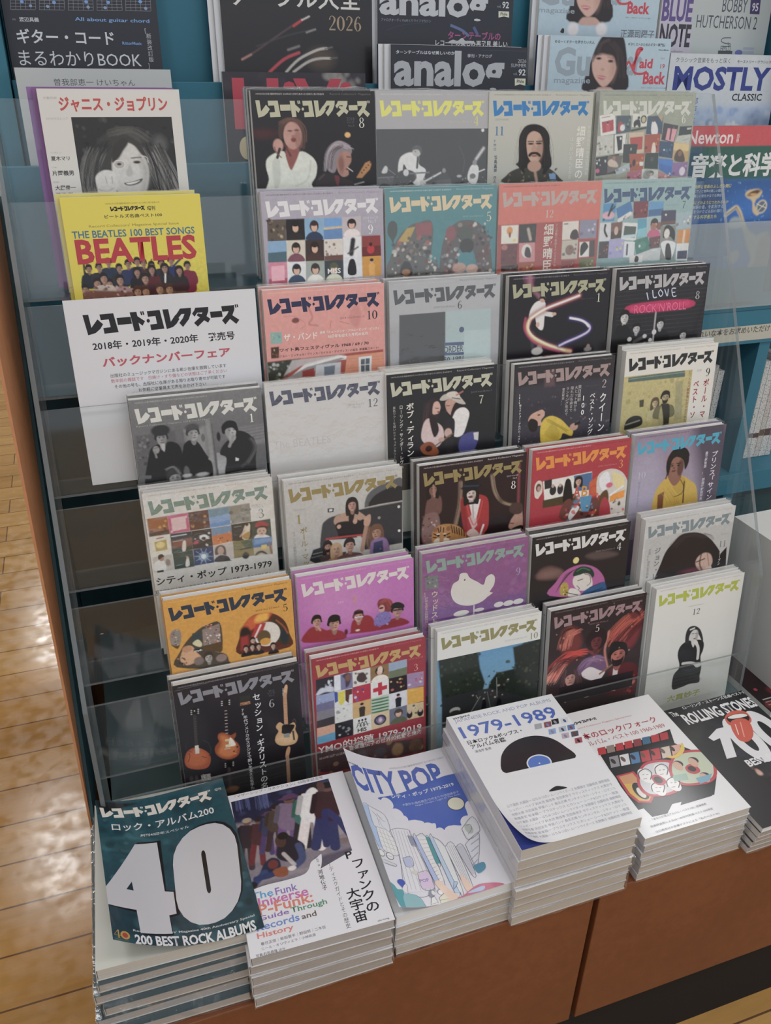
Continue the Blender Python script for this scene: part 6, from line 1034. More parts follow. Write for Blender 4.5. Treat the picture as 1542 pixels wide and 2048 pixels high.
COVERS['r7c1'] = {'base': '262327', 'w': 148, 'h': 210, 'ops': [
 ('photo',0,0,148,195.5,.7,'28252a','1f1c20'),('c',[(18.5,40.7),(19.6,35.7),(23.4,35.2),(24.7,40.8),(22.8,46.4),(19.5,45.8)],'1a1719',.8),('e',17.9,37.9,.9,.7,'b8b4b0',.4),('e',25.8,38.1,.9,.7,'b8b4b0',.4),
 ('e',17.6,40.5,.9,.7,'b8b4b0',.4),('e',25.6,40.7,.9,.7,'b8b4b0',.4),('e',17.4,43.2,.9,.7,'b8b4b0',.4),('e',25.3,43.4,.9,.7,'b8b4b0',.4),('s',[(20.8,45.9),(18.4,88.4)],3.75,'3a3434',.5),
 ('s',[(19.5,49.8),(21.6,50.4)],.31,'5b5a58',.3,.8),('s',[(19.3,53.4),(21.4,53.9)],.31,'5b5a58',.3,.8),('s',[(19.1,56.9),(21.2,57.5)],.31,'5b5a58',.3,.8),('s',[(18.8,60.5),(21,61.1)],.31,'5b5a58',.3,.8),
 ('s',[(18.6,64.1),(20.8,64.7)],.31,'5b5a58',.3,.8),('s',[(18.4,67.8),(20.6,68.3)],.32,'5b5a58',.3,.8),('s',[(18.2,71.4),(20.4,72)],.32,'5b5a58',.3,.8),('s',[(18,75),(20.2,75.6)],.32,'5b5a58',.3,.8),
 ('s',[(17.8,78.7),(20,79.3)],.32,'5b5a58',.3,.8),('e',21.4,39.2,.7,.9,'c8c4c0',.4),('c',[(2.4,107.6),(5.6,95.9),(11.1,91.1),(17.5,90.6),(24.7,94.9),(31.5,103.2),(33,113.2),(28.2,123.1),(16.6,122.9),(5.8,117.3)],'9a4a2c',1),
 ('c',[(5.8,105.4),(10.7,95.7),(19.7,94.3),(27.8,102.1),(27.7,114.9),(17.1,118.2),(8.6,114.2)],'b05e36',5,.8),('s',[(8.3,82.5),(6,86.6),(7.3,91.6),(12.5,96.2)],.63,'2e3438',.8),
 ('s',[(27.2,83),(32.9,89.3),(34.3,100.8),(31.2,106.3)],.77,'33393d',.8),('p',[(16.3,92.6),(21.3,92.7),(20.6,100.1),(16.1,99.5)],'c0b8b0',.5),('s',[(6.7,108.8),(9.4,101.7),(9,96.8)],.64,'1c1416',.5),
 ('s',[(23.6,105.7),(28.4,108.7)],.64,'1c1416',.5),('p',[(16.5,87.9),(20.9,88.2),(20.7,93.8),(16.2,93.8)],'c8c0b0',.5),('c',[(55.1,38),(56.2,32.2),(60.1,31.7),(62.3,35.2),(60.3,42.4),(56.6,42.2)],'1a1719',.8),
 ('e',53.8,34.3,.9,.7,'c4c0bc',.4),('e',62.6,34.7,.9,.7,'c4c0bc',.4),('e',53.5,37,.9,.7,'c4c0bc',.4),('e',62.3,37.4,.9,.7,'c4c0bc',.4),('e',53.3,39.6,.9,.7,'c4c0bc',.4),('e',62.1,40.1,.9,.7,'c4c0bc',.4),
 ('s',[(57.1,43.1),(55,89.1)],4.09,'2e2526',.5),('s',[(55.9,48.1),(58.3,48.3)],.77,'c8c4bc',.4,.9),('s',[(55.6,52.6),(58,52.8)],.77,'c8c4bc',.4,.9),('s',[(55.3,57.2),(57.7,57.3)],.77,'c8c4bc',.4,.9),
 ('s',[(55,61.7),(57.5,61.9)],.77,'c8c4bc',.4,.9),('s',[(54.8,66.3),(57.2,66.5)],.78,'c8c4bc',.4,.9),('s',[(54.5,70.9),(56.9,71.1)],.78,'c8c4bc',.4,.9),('s',[(54.2,75.5),(56.6,75.7)],.78,'c8c4bc',.4,.9),
 ('s',[(53.9,80.1),(56.4,80.3)],.78,'c8c4bc',.4,.9),('s',[(53.7,84.8),(56.1,85)],.78,'c8c4bc',.4,.9),
 ('c',[(45.4,78.6),(50.6,77.7),(55.4,81.3),(59.1,83.9),(63,83.4),(65.7,81.8),(65.5,87.2),(62.9,91.3),(67.5,98.9),(68.7,107.2),(65.3,116),(55.9,118.9),(45.9,114.5),(39.6,105.5),(39.9,96),(45,89.5),(44.2,84.6)],'8f4526',1),
 ('c',[(46.4,82),(52.8,82.2),(60.9,92.3),(65.1,103),(61.6,113.3),(51.1,114.3),(42.9,104.8),(47.9,93.5)],'c0703a',5,.9),('c',[(58.8,87),(64.4,99.6),(56.4,99)],'d8d0c0',.6),
 ('p',[(52.2,88.3),(57.3,88.9),(57.3,92.1),(52.2,91.5)],'c8b48a',.5),('p',[(52.1,96.2),(57.9,97),(57.8,101),(52,100.3)],'cbbf98',.5),('s',[(50.9,102.3),(57.3,102.8)],1.05,'b8b0a8',.6),('e',61.4,108.4,1.1,1.1,'2a1a14',.4),
 ('e',65.8,103.2,1.1,1.1,'2a1a14',.4),('s',[(61.8,111.7),(64.2,113.2)],.53,'e0a060',.6),('c',[(127,43.8),(128.3,34.8),(130.6,29.6),(132.8,31.3),(132,38.8),(130.5,44.6)],'cda078',.7),
 ('s',[(128.8,42.7),(127.5,86.4)],4.56,'b98a68',.5),('s',[(127.2,48.5),(130,48.9)],.34,'8a6248',.3,.8),('s',[(127.1,52.8),(129.9,53.2)],.34,'8a6248',.3,.8),('s',[(127,57.2),(129.8,57.5)],.34,'8a6248',.3,.8),
 ('s',[(126.9,61.5),(129.7,61.9)],.34,'8a6248',.3,.8),('s',[(126.8,65.9),(129.6,66.3)],.34,'8a6248',.3,.8),('s',[(126.7,70.3),(129.5,70.7)],.34,'8a6248',.3,.8),('s',[(126.6,74.7),(129.4,75.1)],.34,'8a6248',.3,.8),
 ('s',[(126.5,79.1),(129.3,79.5)],.34,'8a6248',.3,.8),('e',127.3,34.6,.8,.8,'a8a4a0',.4),('e',127.1,36.7,.8,.8,'a8a4a0',.4),('e',127,38.8,.8,.8,'a8a4a0',.4),('e',126.8,40.9,.8,.8,'a8a4a0',.4),('e',126.7,43.1,.8,.8,'a8a4a0',.4),
 ('c',[(115.5,84.8),(119.8,81.2),(124.8,85.7),(131.4,87.4),(137,85.7),(139.3,91.1),(138.3,97.3),(141,107.8),(137.7,116.7),(128.1,118.1),(117.4,115.1),(112.5,108.1),(113.7,100.3),(117.5,94.1),(115,88.6)],'c69c70',.8),
 ('c',[(115.2,107.2),(121,102.3),(135.9,101.5),(138,111.9),(126.9,115.3)],'d8b48a',6,.6),('c',[(121.6,92.8),(123.4,86.1),(132.8,87.8),(138,90.8),(133.4,99.2),(130.5,101.7),(121.9,98.5)],'1d1a1c',.7),
 ('p',[(123.2,99.7),(130.6,100.1),(130.9,106.6),(123.5,105.4)],'8a8888',.6),('s',[(135.4,99),(136,111.3)],2.21,'3a3434',.8),('s',[(135.7,83.8),(138.6,81.3),(139.8,88)],.55,'5a5a5e',.6),
 ('c',[(123.5,135.8),(124.8,126.2),(127.9,120.2),(130.3,122),(129.4,129.2),(126.9,135.1)],'b98a68',.7),('s',[(125.9,134.8),(125.2,178.4)],4.2,'a87e60',.5),
 ('c',[(49.8,127.7),(51.5,120.9),(55.7,120.5),(58.6,124.6),(56.7,131.4),(52.1,131.6)],'1a1719',.8),('e',49.5,123.6,.9,.8,'9a9692',.4),('e',59.1,124.2,.9,.8,'9a9692',.4),('e',49.3,126.1,.9,.8,'9a9692',.4),
 ('e',58.8,126.8,.9,.8,'9a9692',.4),('e',49.1,128.7,.9,.8,'9a9692',.4),('e',58.6,129.3,.9,.8,'9a9692',.4),('s',[(53.3,132),(51.7,164.6)],3.73,'3a3234',.6),('e',54.3,164.5,8.1,4.9,'8a5a3a',2,.7),
 ('M',[(19.3,132.1),(30.4,133.1),(30.4,142.4),(19.1,141.2)],'8d8884:B:c8c0b8:4a4244',0),('e',7.7,134.8,2.1,4.1,'3f3a3c',2),('e',13.7,135.8,2.1,4.1,'3f3a3c',2),('M',[(75.3,32.4),(87.3,33.9),(86.8,40.6),(74.6,39.9)],'2c3028',0),
 ('M',[(74.7,41.4),(86.8,41.7),(86.7,46),(74.4,45.6)],'9a6a4a:b:c89a78:5a3a30',0),('n',.1,2,2),('s',[(1.4,7.4),(66.5,3.3),(150.2,2)],.3,'8a888c',.4,.7),('D',2018,6,'8b888c','5b585c'),('L',5,10.2,141.8,28.2,'84828a'),
 ('G','6',108.2,45.6,116,57.4,'9a989e'),('T','2018',109.4,32.4,116.4,35.1,'5d5a60',0),('T','Vol.37',107.9,35.8,117.5,38.2,'5d5a60',0),('T','No.6',109.6,39,116,41.4,'5d5a60',0),('V','セッション・ギタリストの名演',89.7,31.9,99.5,187.4,'d5d3d4',1),
 ('V','70年代アメリカのスタジオで腕いを支えた名手たち',76.5,49.4,81.8,177.4,'b8b6b8',1),]}
COVERS['r7c2'] = {'base': '96303a', 'w': 148, 'h': 210, 'ops': [
 ('photo',0,0,148,175,.8,'96303a','96303a'),('p',[(-1,138.3),(144.2,154.2),(145.4,208.4),(-1.7,168.2)],'4a3034',1),('M',[(4.3,30.3),(27.4,29.8),(26.8,53),(3.5,53.6)],'2a2a32:b:b8c0cc:3a3c48',0),
 ('M',[(27.4,29.8),(50.8,29.3),(50.3,52.3),(26.8,53)],'d0d4da:v:8a:6d6d94',7),('M',[(50.8,29.3),(74.4,28.7),(74.1,51.6),(50.3,52.3)],'cfcbc4:cb:4a4244:8a6a5a',14),
 ('M',[(74.4,28.7),(98.4,28.1),(98.3,50.9),(74.1,51.6)],'8a6a44:F:ddd4c8:241c1e',21),('M',[(98.4,28.1),(122.8,27.6),(122.8,50.3),(98.3,50.9)],'8fa0b4:h:fff:6a7258',28),
 ('M',[(3.5,53.6),(26.8,53),(26.1,76.6),(2.8,77.3)],'8f9cc0:bh:d0c8b4:6c6a8c',35),('M',[(26.8,53),(50.3,52.3),(49.8,75.8),(26.1,76.6)],'d2d2d0',42),
 ('M',[(50.3,52.3),(74.1,51.6),(73.8,74.9),(49.8,75.8)],'b02a3e:b:4a6ab0:c8d0e0',49),('M',[(74.1,51.6),(98.3,50.9),(98.1,74.1),(73.8,74.9)],'d4d2ce:x:b8283a',56),
 ('M',[(98.3,50.9),(122.8,50.3),(122.8,73.3),(98.1,74.1)],'2a2022:b:c86a50:d8c878',63),('M',[(2.8,77.3),(26.1,76.6),(25.5,100.5),(2,101.5)],'7e7a84:h:fff:3f3a3e',70),
 ('M',[(26.1,76.6),(49.8,75.8),(49.4,99.6),(25.5,100.5)],'d0d0cc:b:c4c4c0:b0aeaa',77),('M',[(49.8,75.8),(73.8,74.9),(73.5,98.7),(49.4,99.6)],'c4a064:f:3a3028',84),('M',[(73.8,74.9),(98.1,74.1),(98,97.7),(73.5,98.7)],'b0c0b0',91),
 ('M',[(98.1,74.1),(122.8,73.3),(122.8,96.7),(98,97.7)],'ccccd0:f:24242a',98),('M',[(2,101.5),(25.5,100.5),(24.9,124.9),(1.2,126)],'c8a088:h:fff:5a9cc0',105),
 ('M',[(25.5,100.5),(49.4,99.6),(48.9,123.9),(24.9,124.9)],'2a2a30:b:d0d0d0:4a4a50',112),('M',[(49.4,99.6),(73.5,98.7),(73.2,122.8),(48.9,123.9)],'d2d2ce',119),('M',[(73.5,98.7),(98,97.7),(97.8,121.7),(73.2,122.8)],'cdb890',126),
 ('M',[(98,97.7),(122.8,96.7),(122.8,120.6),(97.8,121.7)],'6a7080:F:5a6048:4a4034',133),('p',[(35.6,30.2),(51,29.4),(50.9,53),(35.2,52.9)],'77769a',1),
 ('c',[(37.8,32.3),(45,29.4),(49.4,35.1),(46.6,46.4),(41.8,50.5),(41.1,38.4)],'4a3a44',2),('e',45.2,36.7,3.8,5.3,'7a5450',2),('p',[(31,55.3),(40.5,54.2),(39.2,71.4),(34.3,75.6),(31.6,69.5)],'cfc22f',.7),
 ('p',[(26.7,52.8),(31.1,54.6),(31.1,68),(26.9,69.7)],'3a54a0',.7),('p',[(40.7,53.6),(49.9,53.9),(49.8,61.9),(46,62.3),(44.4,74.1),(40.4,69.1)],'5a3028',1),
 ('c',[(4,50.6),(9.5,44),(15.3,44.1),(21.1,42.8),(26.2,46.7),(25.3,52.5),(15,50.6),(5.6,53)],'c0c4d0',2),('e',20.5,37.4,1.6,3.1,'c8ccd4',1),
 ('c',[(57.4,42.3),(58.8,34.7),(64.8,33.4),(68.1,39.5),(66.7,47.2),(60.8,47.1)],'4a3836',1.5),('c',[(2.8,105.8),(8.9,101.9),(20.6,103.7),(24.5,108.9),(13.1,112.8)],'cf9c84',2),
 ('p',[(74.8,77),(97.3,77.2),(97.3,79.1),(86.3,79.5),(74.8,79.1)],'2f6a34',1.5),('p',[(74.7,81.7),(97.2,81.8),(97.2,83.8),(86.2,84.2),(74.6,83.7)],'2f6a34',1.5),
 ('p',[(74.6,86.3),(97.1,86.5),(97.1,88.4),(86.1,88.8),(74.5,88.4)],'2f6a34',1.5),('p',[(74.4,91),(97.1,91.2),(97,93.2),(86,93.5),(74.4,93.1)],'2f6a34',1.5),
 ('p',[(74.3,95.7),(97,95.9),(96.9,97.9),(85.9,98.3),(74.3,97.8)],'2f6a34',1.5),('e',85.3,110.3,8.3,7.8,'33304a',.8),('e',85.3,110.3,5.8,5.3,'6a5a80',1.5),('e',85.6,110.4,2.5,3.6,'c8b8c8',2),
 ('s',[(80.1,108.9),(85.2,116.6),(91.1,111.1)],.5,'c8b080',.8,.6),('e',57.1,104.3,1.4,1.7,'1f1c20',.5),('s',[(53.7,113.9),(57,107.1),(59.8,114.1)],.99,'1f1c20',.5),('e',61.4,104.2,1.4,1.7,'1f1c20',.5),
 ('s',[(58.1,113.9),(61.3,107),(64.2,114.2)],1,'1f1c20',.5),('e',65.8,104.1,1.4,1.7,'1f1c20',.5),('s',[(62.5,114),(65.7,106.8),(68.5,114.2)],1,'1f1c20',.5),('s',[(55,111.4),(70.8,112.1)],.62,'1f1c20',.5),
 ('M',[(122.5,49.8),(145.3,50.8),(145.5,72.8),(123,72.9)],'9a80a0:b:c04a60:c8c8d8',0),('M',[(122.3,72.7),(145.2,73.9),(145.4,96.3),(122.8,96.2)],'d4a038:t:d8b050',1),
 ('M',[(122,96),(145.2,97.4),(145.4,120.2),(122.5,120)],'c8b48a:b:2a2a30:d0c8b8',2),('e',125.6,112.4,3.9,6.2,'24242a',1),('e',140.5,112.7,4.2,6.3,'24242a',1),('e',125.7,108.1,2.3,3.1,'c8a890',.8),
 ('e',140.6,109.1,2.4,3.1,'c8a890',.8),('e',87.1,34.7,3.4,4.8,'d8c0ac',1),('b',-.3,142.8,142.8,201.5,40,4.9,['8a5a44','c8a070','6a4a44','3a3034','a87c58'],3,.8),('e',108.3,163.3,7.9,10.2,'a07a50',3,.9),
 ('e',133.9,164.6,9.3,11.8,'6a4a38',3,.9),('e',84.4,161,7.8,7.3,'4a4650',3,.9),('e',59.6,156.9,6.4,7.2,'5a4a4e',3,.9),('n',.1,2.4,2),('D',2019,3,'d8a8aa','b06068'),('L',5,10.2,141.8,28.2,'b8955a'),
 ('G','3',131.4,37.2,138.2,47.5,'cf9a90'),('T','2019 Vol.38',124.9,27.6,144.6,30.3,'b86a70',0),('T','HIS',54.8,115.7,66.8,121.8,'222024',1),('T','YMO的増殖 1979-2019',1.5,128.4,142.1,141.8,'d6d0cc',1),
 ('T','音楽遺伝子の世界的拡散と継承',42.3,140.1,142.2,147.1,'d0c8c4',1),('T','2010年以降の活動',2.3,146.3,37.7,150.6,'c8a8a8',1),]}
COVERS['r7c3'] = {'base': 'd0cfc9', 'w': 148, 'h': 210, 'ops': [
 ('photo',0,42.4,148,198.3,.8,'5a8fb4','9cc0d0'),('p',[(1.2,39.8),(57,41.9),(61,67.9),(68.5,91.5),(65.4,105.5),(45.2,115.4),(6.8,105.7)],'2c332c',2.5),('b',4.4,37,62.3,115.9,90,3.3,['3a4438','222a24','485446','2c3630'],3,.8),
 ('p',[(149.3,40.9),(107.9,46.1),(112.9,80),(85.2,80.8),(75.4,93.2),(72.3,107.2),(155.3,143.1)],'29302c',2.5),('b',77.9,64.5,155,139.2,90,3.5,['35402f','1f2622','48523e','2a332d'],4,.8),
 ('b',110.9,36.1,151.7,81.6,36,3.2,['2c342e','39443a'],6,.8),('b',54.4,73.5,75.6,100.6,12,2.1,['3c4a3c','2a342c'],5,.8),('p',[(6.7,102),(48.3,101.3),(75.6,102.5),(104,116.9),(155.3,143.1),(158.5,199.2),(7.1,158.1)],'343638',2),
 ('p',[(58.5,102),(75.6,102.5),(89.8,111.5),(73.7,153),(49.4,154.2)],'3f4244',3,.8),('s',[(62.2,112.2),(42.4,144.7)],1.07,'a8a8a4',.8,.7),('s',[(72.3,107.2),(80.5,147.1)],1.07,'8a8a88',.8,.6),
 ('b',48.1,93.9,104,118.8,14,2.4,['a8a098','5a5652','c8c0b4','7a4a40'],7,.8),('e',25.7,125.3,7.7,4.9,'b8b8b4',1),('e',25.7,128.3,7,3,'3a3a3c',1),('s',[(85.5,88.2),(87.2,118.4)],1.07,'8a8884',.6),
 ('c',[(87.2,137.3),(88.4,122.5),(93.8,125.7),(93.7,142.8)],'1f2024',1),('c',[(64.5,135.3),(66.5,118.9),(71.1,121.9),(70.5,136.8)],'1f2024',1),('n',.1,2,2),('D',2019,10,'a9a8a2','b2b1ab'),('L',5,10.2,141.8,28.2,'8d8656'),
 ('G','10',131.2,29.7,144.4,39.8,'8f8c74'),('T','2019 Vol.38,No.10',95.5,33.1,127.9,35.8,'b9b8b0',0),]}
COVERS['r7c4'] = {'base': '2c2427', 'w': 148, 'h': 210, 'ops': [
 ('photo',0,0,148,175.5,.75,'2c2326','3a2a2c'),('c',[(96,69.5),(101.8,46.5),(117.3,39),(131.6,20.7),(141.6,25.4),(144,58.1),(133,83.1),(113,75.9)],'7c2c30',8,.9),
 ('h',[(104,68.5),(113.2,51.6),(133.1,34.3)],17.1,60,'c8604c',2,11,.7),('h',[(109.9,72.5),(122.1,58.9),(139.6,43.7)],14.3,40,'4a1a20',2,12,.8),('e',132.1,30.1,7.4,8.8,'6a2c30',4),
 ('c',[(124.7,27.3),(126.6,19.7),(135.6,20.2),(140.1,29.1),(141.8,38.8),(136.8,31.1),(129.5,26.9)],'3a181c',3),('c',[(18.5,60.3),(18.1,36.5),(27.9,29.5),(42.6,35.2),(50.8,56.8),(43,73.9),(27.4,75.7)],'74302e',8,.9),
 ('h',[(23.7,61.5),(27.6,43.8),(40.2,38.6)],10.8,40,'c87060',2,13,.7),('e',30.4,39.2,7,8,'b06050',5,.8),('h',[(20.5,52.8),(24.4,35.3),(34.5,32.2)],4.3,20,'3a1a1c',1.6,14,.8),
 ('h',[(3.4,108.1),(15.2,89.1),(35.1,74.8),(51,75.7)],13.6,70,'c44038',2.2,15,.7),('h',[(3.8,113.7),(13.1,96.8),(20.2,84.8)],9.8,36,'e89a88',2,16,.6),('h',[(5.3,97.7),(27.7,81.2),(46.7,88.3)],10.9,40,'4a1c20',2,17,.7),
 ('s',[(92.8,49.9),(88.8,78.7),(95.6,107.9)],2.8,'e8907c',3,.7),('c',[(62.7,56.8),(64.5,46.5),(74.8,43.4),(86.7,56.6),(84.1,72.3),(73,83.4),(61.4,72.6)],'7a2a30',2.5),
 ('H',73.8,61.9,17.8,23.1,'6a3032','2a1a1e','fro',0,None,2.6,1.6,None),('c',[(45.6,107.2),(52.2,89.5),(65.1,84.3),(84,85.9),(94.2,107.5),(87.2,119.8),(56.7,112.6)],'6a4a6e',2),
 ('h',[(55.6,98.5),(68,87.7),(84.8,94.3)],8.4,16,'9a7a98',1.5,5,.6),('c',[(53.7,109.1),(66.5,101.1),(83.6,110.6),(92.2,115.4),(82.3,127.1),(62.7,119.6)],'cfc4c4',1.2),('s',[(84.1,116.3),(112.7,100.7)],2.87,'8a5a44',1),
 ('c',[(53.7,109.1),(60.1,121.8),(82.6,130),(89.3,142.9),(55.8,134.7)],'2a1f22',1.5),('c',[(98.6,153.8),(100.4,114.5),(113.6,109.3),(130.1,107.5),(145.4,119.5),(153,161.5),(133.2,162.4)],'5a2026',2),
 ('p',[(105.7,113),(113.9,112.1),(112.3,151.4),(105.2,149.7)],'c8b8b8',1.5),('H',111.3,92.1,24.2,29.6,'b0645a','1e1416','short',0,None,2.6,1.6,'241619'),
 ('c',[(96.8,77.8),(100,69),(112.4,70.3),(124.5,81.2),(125.7,92.5),(116.3,82.2),(102.6,81.8)],'1e1416',1),('c',[(20.9,134.5),(22.5,118.2),(32.9,115.2),(49.6,124.8),(56.5,143.4)],'3a2a34',2),
 ('H',36.7,113.4,16.7,22.6,'b88478','3a2428','long',0,None,2.6,1.6,None),('h',[(27.6,97.5),(25.2,118.9),(23.6,135.2)],3.9,12,'6a4448',1.2,6,.6),('h',[(45.1,101.6),(52.4,125.5),(52.3,142.3)],3.9,12,'6a4448',1.2,7,.6),
 ('c',[(61.6,139),(69.4,135.2),(73.2,147.5),(62.5,150.5)],'d8ccc8',1),('b',129.4,127,153,161.5,12,4.7,['b03430','5a1c22','d86a58'],8,.8),('b',-.4,6.8,159.6,168.9,40,2.1,['f0a090','c04a40','4a2028'],9,.4),
 ('photo',20,124,140,150,1.2,'2a2226','241e22'),('n',.1,2.2,2),('D',2020,5,'7a7074','5a5054'),('L',5,10.2,141.8,28.2,'97797c'),('G','5',69.6,34.6,77.3,46.3,'c8b4b0'),('T','2020 Vol.39,No.5',60.7,30.9,89.6,33.5,'8a6a6c',0),]}
COVERS['r7c5'] = {'base': 'd3d1cb', 'w': 148, 'h': 210, 'ops': [
 ('photo',33.8,62,119,200.3,.7,'d2d0ca','d0cec8'),
 ('c',[(48.1,173.8),(47,150),(55.6,137.5),(49.7,116),(52.2,102.3),(61.5,95.9),(74.6,95.9),(88.3,98.9),(93.8,105.8),(94.1,117.4),(91.3,128.3),(95.5,146.8),(94.7,161.3),(95,173.3),(78.3,172.2),(63.7,174.6)],'2a282b',1),
 ('c',[(60.4,98.4),(59.4,81.3),(63.9,72.5),(74.1,72.7),(84.1,81),(90.9,96.6),(90.3,102.2),(80.4,85.9),(71,81),(66.2,88.4),(66.4,99.8)],'323034',1),('e',74.1,88.7,7.4,10,'c5c1bc',1),('s',[(66.3,77.2),(73.1,75.9)],2.45,'cfccc6',1.2),
 ('s',[(70.1,85),(73.9,85.3)],.92,'333',.4),('s',[(75.7,85.4),(79.3,86.2)],.93,'333',.4),('e',75.8,93.9,2.2,.9,'4a4646',.4),('e',79.3,90.1,2.5,8.3,'8a8684',1.5,.6),('c',[(70.5,97.8),(77.2,99.3),(75.6,108.9)],'c8c4be',.8),
 ('s',[(79.2,101.2),(85,112.5),(86.5,130.1)],4.67,'c9c5bf',.8),('c',[(75,98.8),(79.2,96.9),(83,102.9),(78.9,105.4)],'cfcbc5',.6),('s',[(60.8,132.9),(75.9,134.9),(88.9,142.3)],4.37,'c9c5bf',.8),
 ('c',[(80.7,137.5),(91.2,137.6),(94.5,143.6),(86.3,145.2)],'cfcbc5',.6),('h',[(56.4,143.5),(76.1,156.9),(89.9,169.1)],8.1,10,'454348',1.2,3,.6),('D',2020,12,'a9a7a1','b5b3ad'),('L',5,10.2,141.8,28.2,'a9b336'),
 ('G','12',65.2,43.3,78.7,53.4,'6d6c6a'),('T','2020 Vol.39,No.12',57.6,37,83.2,39.1,'b9b7b1',0),('T','大貫妙子',41.1,185,99.7,196,'a5ac4a',1),]}
COVERS['r1c1'] = {'base': 'c9c7c2', 'w': 148, 'h': 210, 'ops': [
 ('photo',30.7,27.4,136.9,126.2,.8,'2a2a2b','202021'),('b',30.9,28.6,135.5,74,40,4.3,['3a3a3b','1c1c1d','4a4a4b','2e2e2f'],4,.7),('e',120.8,54.5,7.1,7.7,'6a6a6a',8,.6),
 ('c',[(34.9,112.4),(36.3,80.5),(46.1,61),(62,44.8),(83.5,38.5),(101.7,45.2),(115.6,60.2),(126.3,75.6),(134.8,96.3),(139.5,119.2)],'3a3938',3),('h',[(52.9,61),(43.1,80.7),(42.8,105.9)],10.2,46,'7a7977',1.6,2,.6),
 ('h',[(110.1,61.8),(120.1,82.2),(131.2,111.9)],14.1,70,'8d8b89',1.6,3,.6),('h',[(110.7,56.8),(117.1,77.1),(120.2,111.6)],10.6,50,'1d1d1d',1.6,4,.6),('h',[(60.9,53),(48.3,69.2),(40.6,97.3)],8.5,40,'1f1f1f',1.5,5,.6),
 ('h',[(72.5,43.3),(90.2,40.2),(106.3,50.2)],8.6,40,'55534f',1.5,6,.6),('c',[(66.6,72.8),(73.7,59.7),(86.7,53.3),(99.6,61.7),(104.9,75.2),(105,88.7),(99.2,105.7),(89.2,114.1),(75.3,111.9),(66.6,98)],'c2c0bc',2),
 ('c',[(97.2,66.7),(105.4,78.6),(103.4,93.8),(95.5,107.4),(98.5,83.5)],'8a8886',8,.6),('c',[(66.6,72.8),(70.7,56.4),(82.2,48.3),(86.7,53.3),(80.4,61.4),(74,69.6)],'33312f',2),
 ('c',[(86.9,51.6),(98.9,53.4),(105.5,70.1),(99.1,65),(93.2,56.6)],'3a3836',2),('e',74.2,75,5.9,4.4,'a8a6a3',1),('s',[(68.4,74.8),(71.2,71.6),(76.4,71.3),(80.1,73.9),(79,78.1),(74.3,80),(69.6,78.7),(68.4,74.8)],.69,'d8d6d2',.6),
 ('e',74.2,75,2.4,1.3,'2a2a2a',.8),('e',93.6,73.3,3.9,1.5,'2c2b2a',.8),('s',[(88.1,69),(98.7,68.4)],1.05,'4a4846',1),('s',[(98.9,66.7),(104.9,68.5),(106,73.5)],.7,'d0cecb',.7),
 ('c',[(80.9,83.1),(85.3,76.5),(87.9,83.3),(86.5,87.5),(81.2,87.4)],'9a9896',2,.6),('c',[(76.7,94.9),(86.6,93.4),(97.6,90.3),(93.4,95.3),(82.5,97.6)],'4a4847',1),
 ('c',[(78.9,95.1),(87.4,93.9),(94.7,92.3),(89.9,94.9),(82.7,96.4)],'dcdad6',.7),('c',[(47.3,87.4),(56.8,81),(67,82.8),(70.2,91.3),(67.6,103.1),(61,113.2),(48.8,112.8),(47.3,99.2)],'c9c7c3',1.5),
 ('s',[(57.6,87.7),(58.4,94.4)],.86,'7a7876',1,.7),('s',[(64.5,87.8),(64.5,94.6)],.87,'7a7876',1,.7),('s',[(48.8,100.9),(57.2,102.9),(64.6,99.7)],.86,'8a8886',1,.6),('n',.12,2,2),('T','ジャニス・ジョプリン',20.2,7.3,134,22.3,'b8423f',2),
 ('T','文藝別冊',5.2,7.6,19.3,10.1,'a3a09b',0),('T','KAWADEムック',5.6,27.4,27.3,30.1,'adaaa5',0),('R',-3.2,13.4,-2.9,110.3,'a9a7a2'),('T','インタビュー',3.8,61.4,16.2,63.3,'9a9893',0),('T','夏木マリ',3.7,65.8,22.9,70.4,'3a3839',1),
 ('T','〔小説〕',2.9,76.4,8.4,77.7,'9a9893',0),('T','片岡義男',2.6,80.3,25,85.6,'3a3839',1),('T','〔対談〕',2.2,91.2,8.6,93,'9a9893',0),('T','大鷹俊一',3.2,95.3,24.7,100.5,'3a3839',1),('T','湯浅 学',2.6,102.7,21.1,107.2,'3a3839',1),
 ('V','北 阪',.9,112.8,5.4,126.6,'77756f',0),('V','風佐ゥ二北西長和月陣長',.9,128.2,5.6,180.3,'9a9893',0),]}
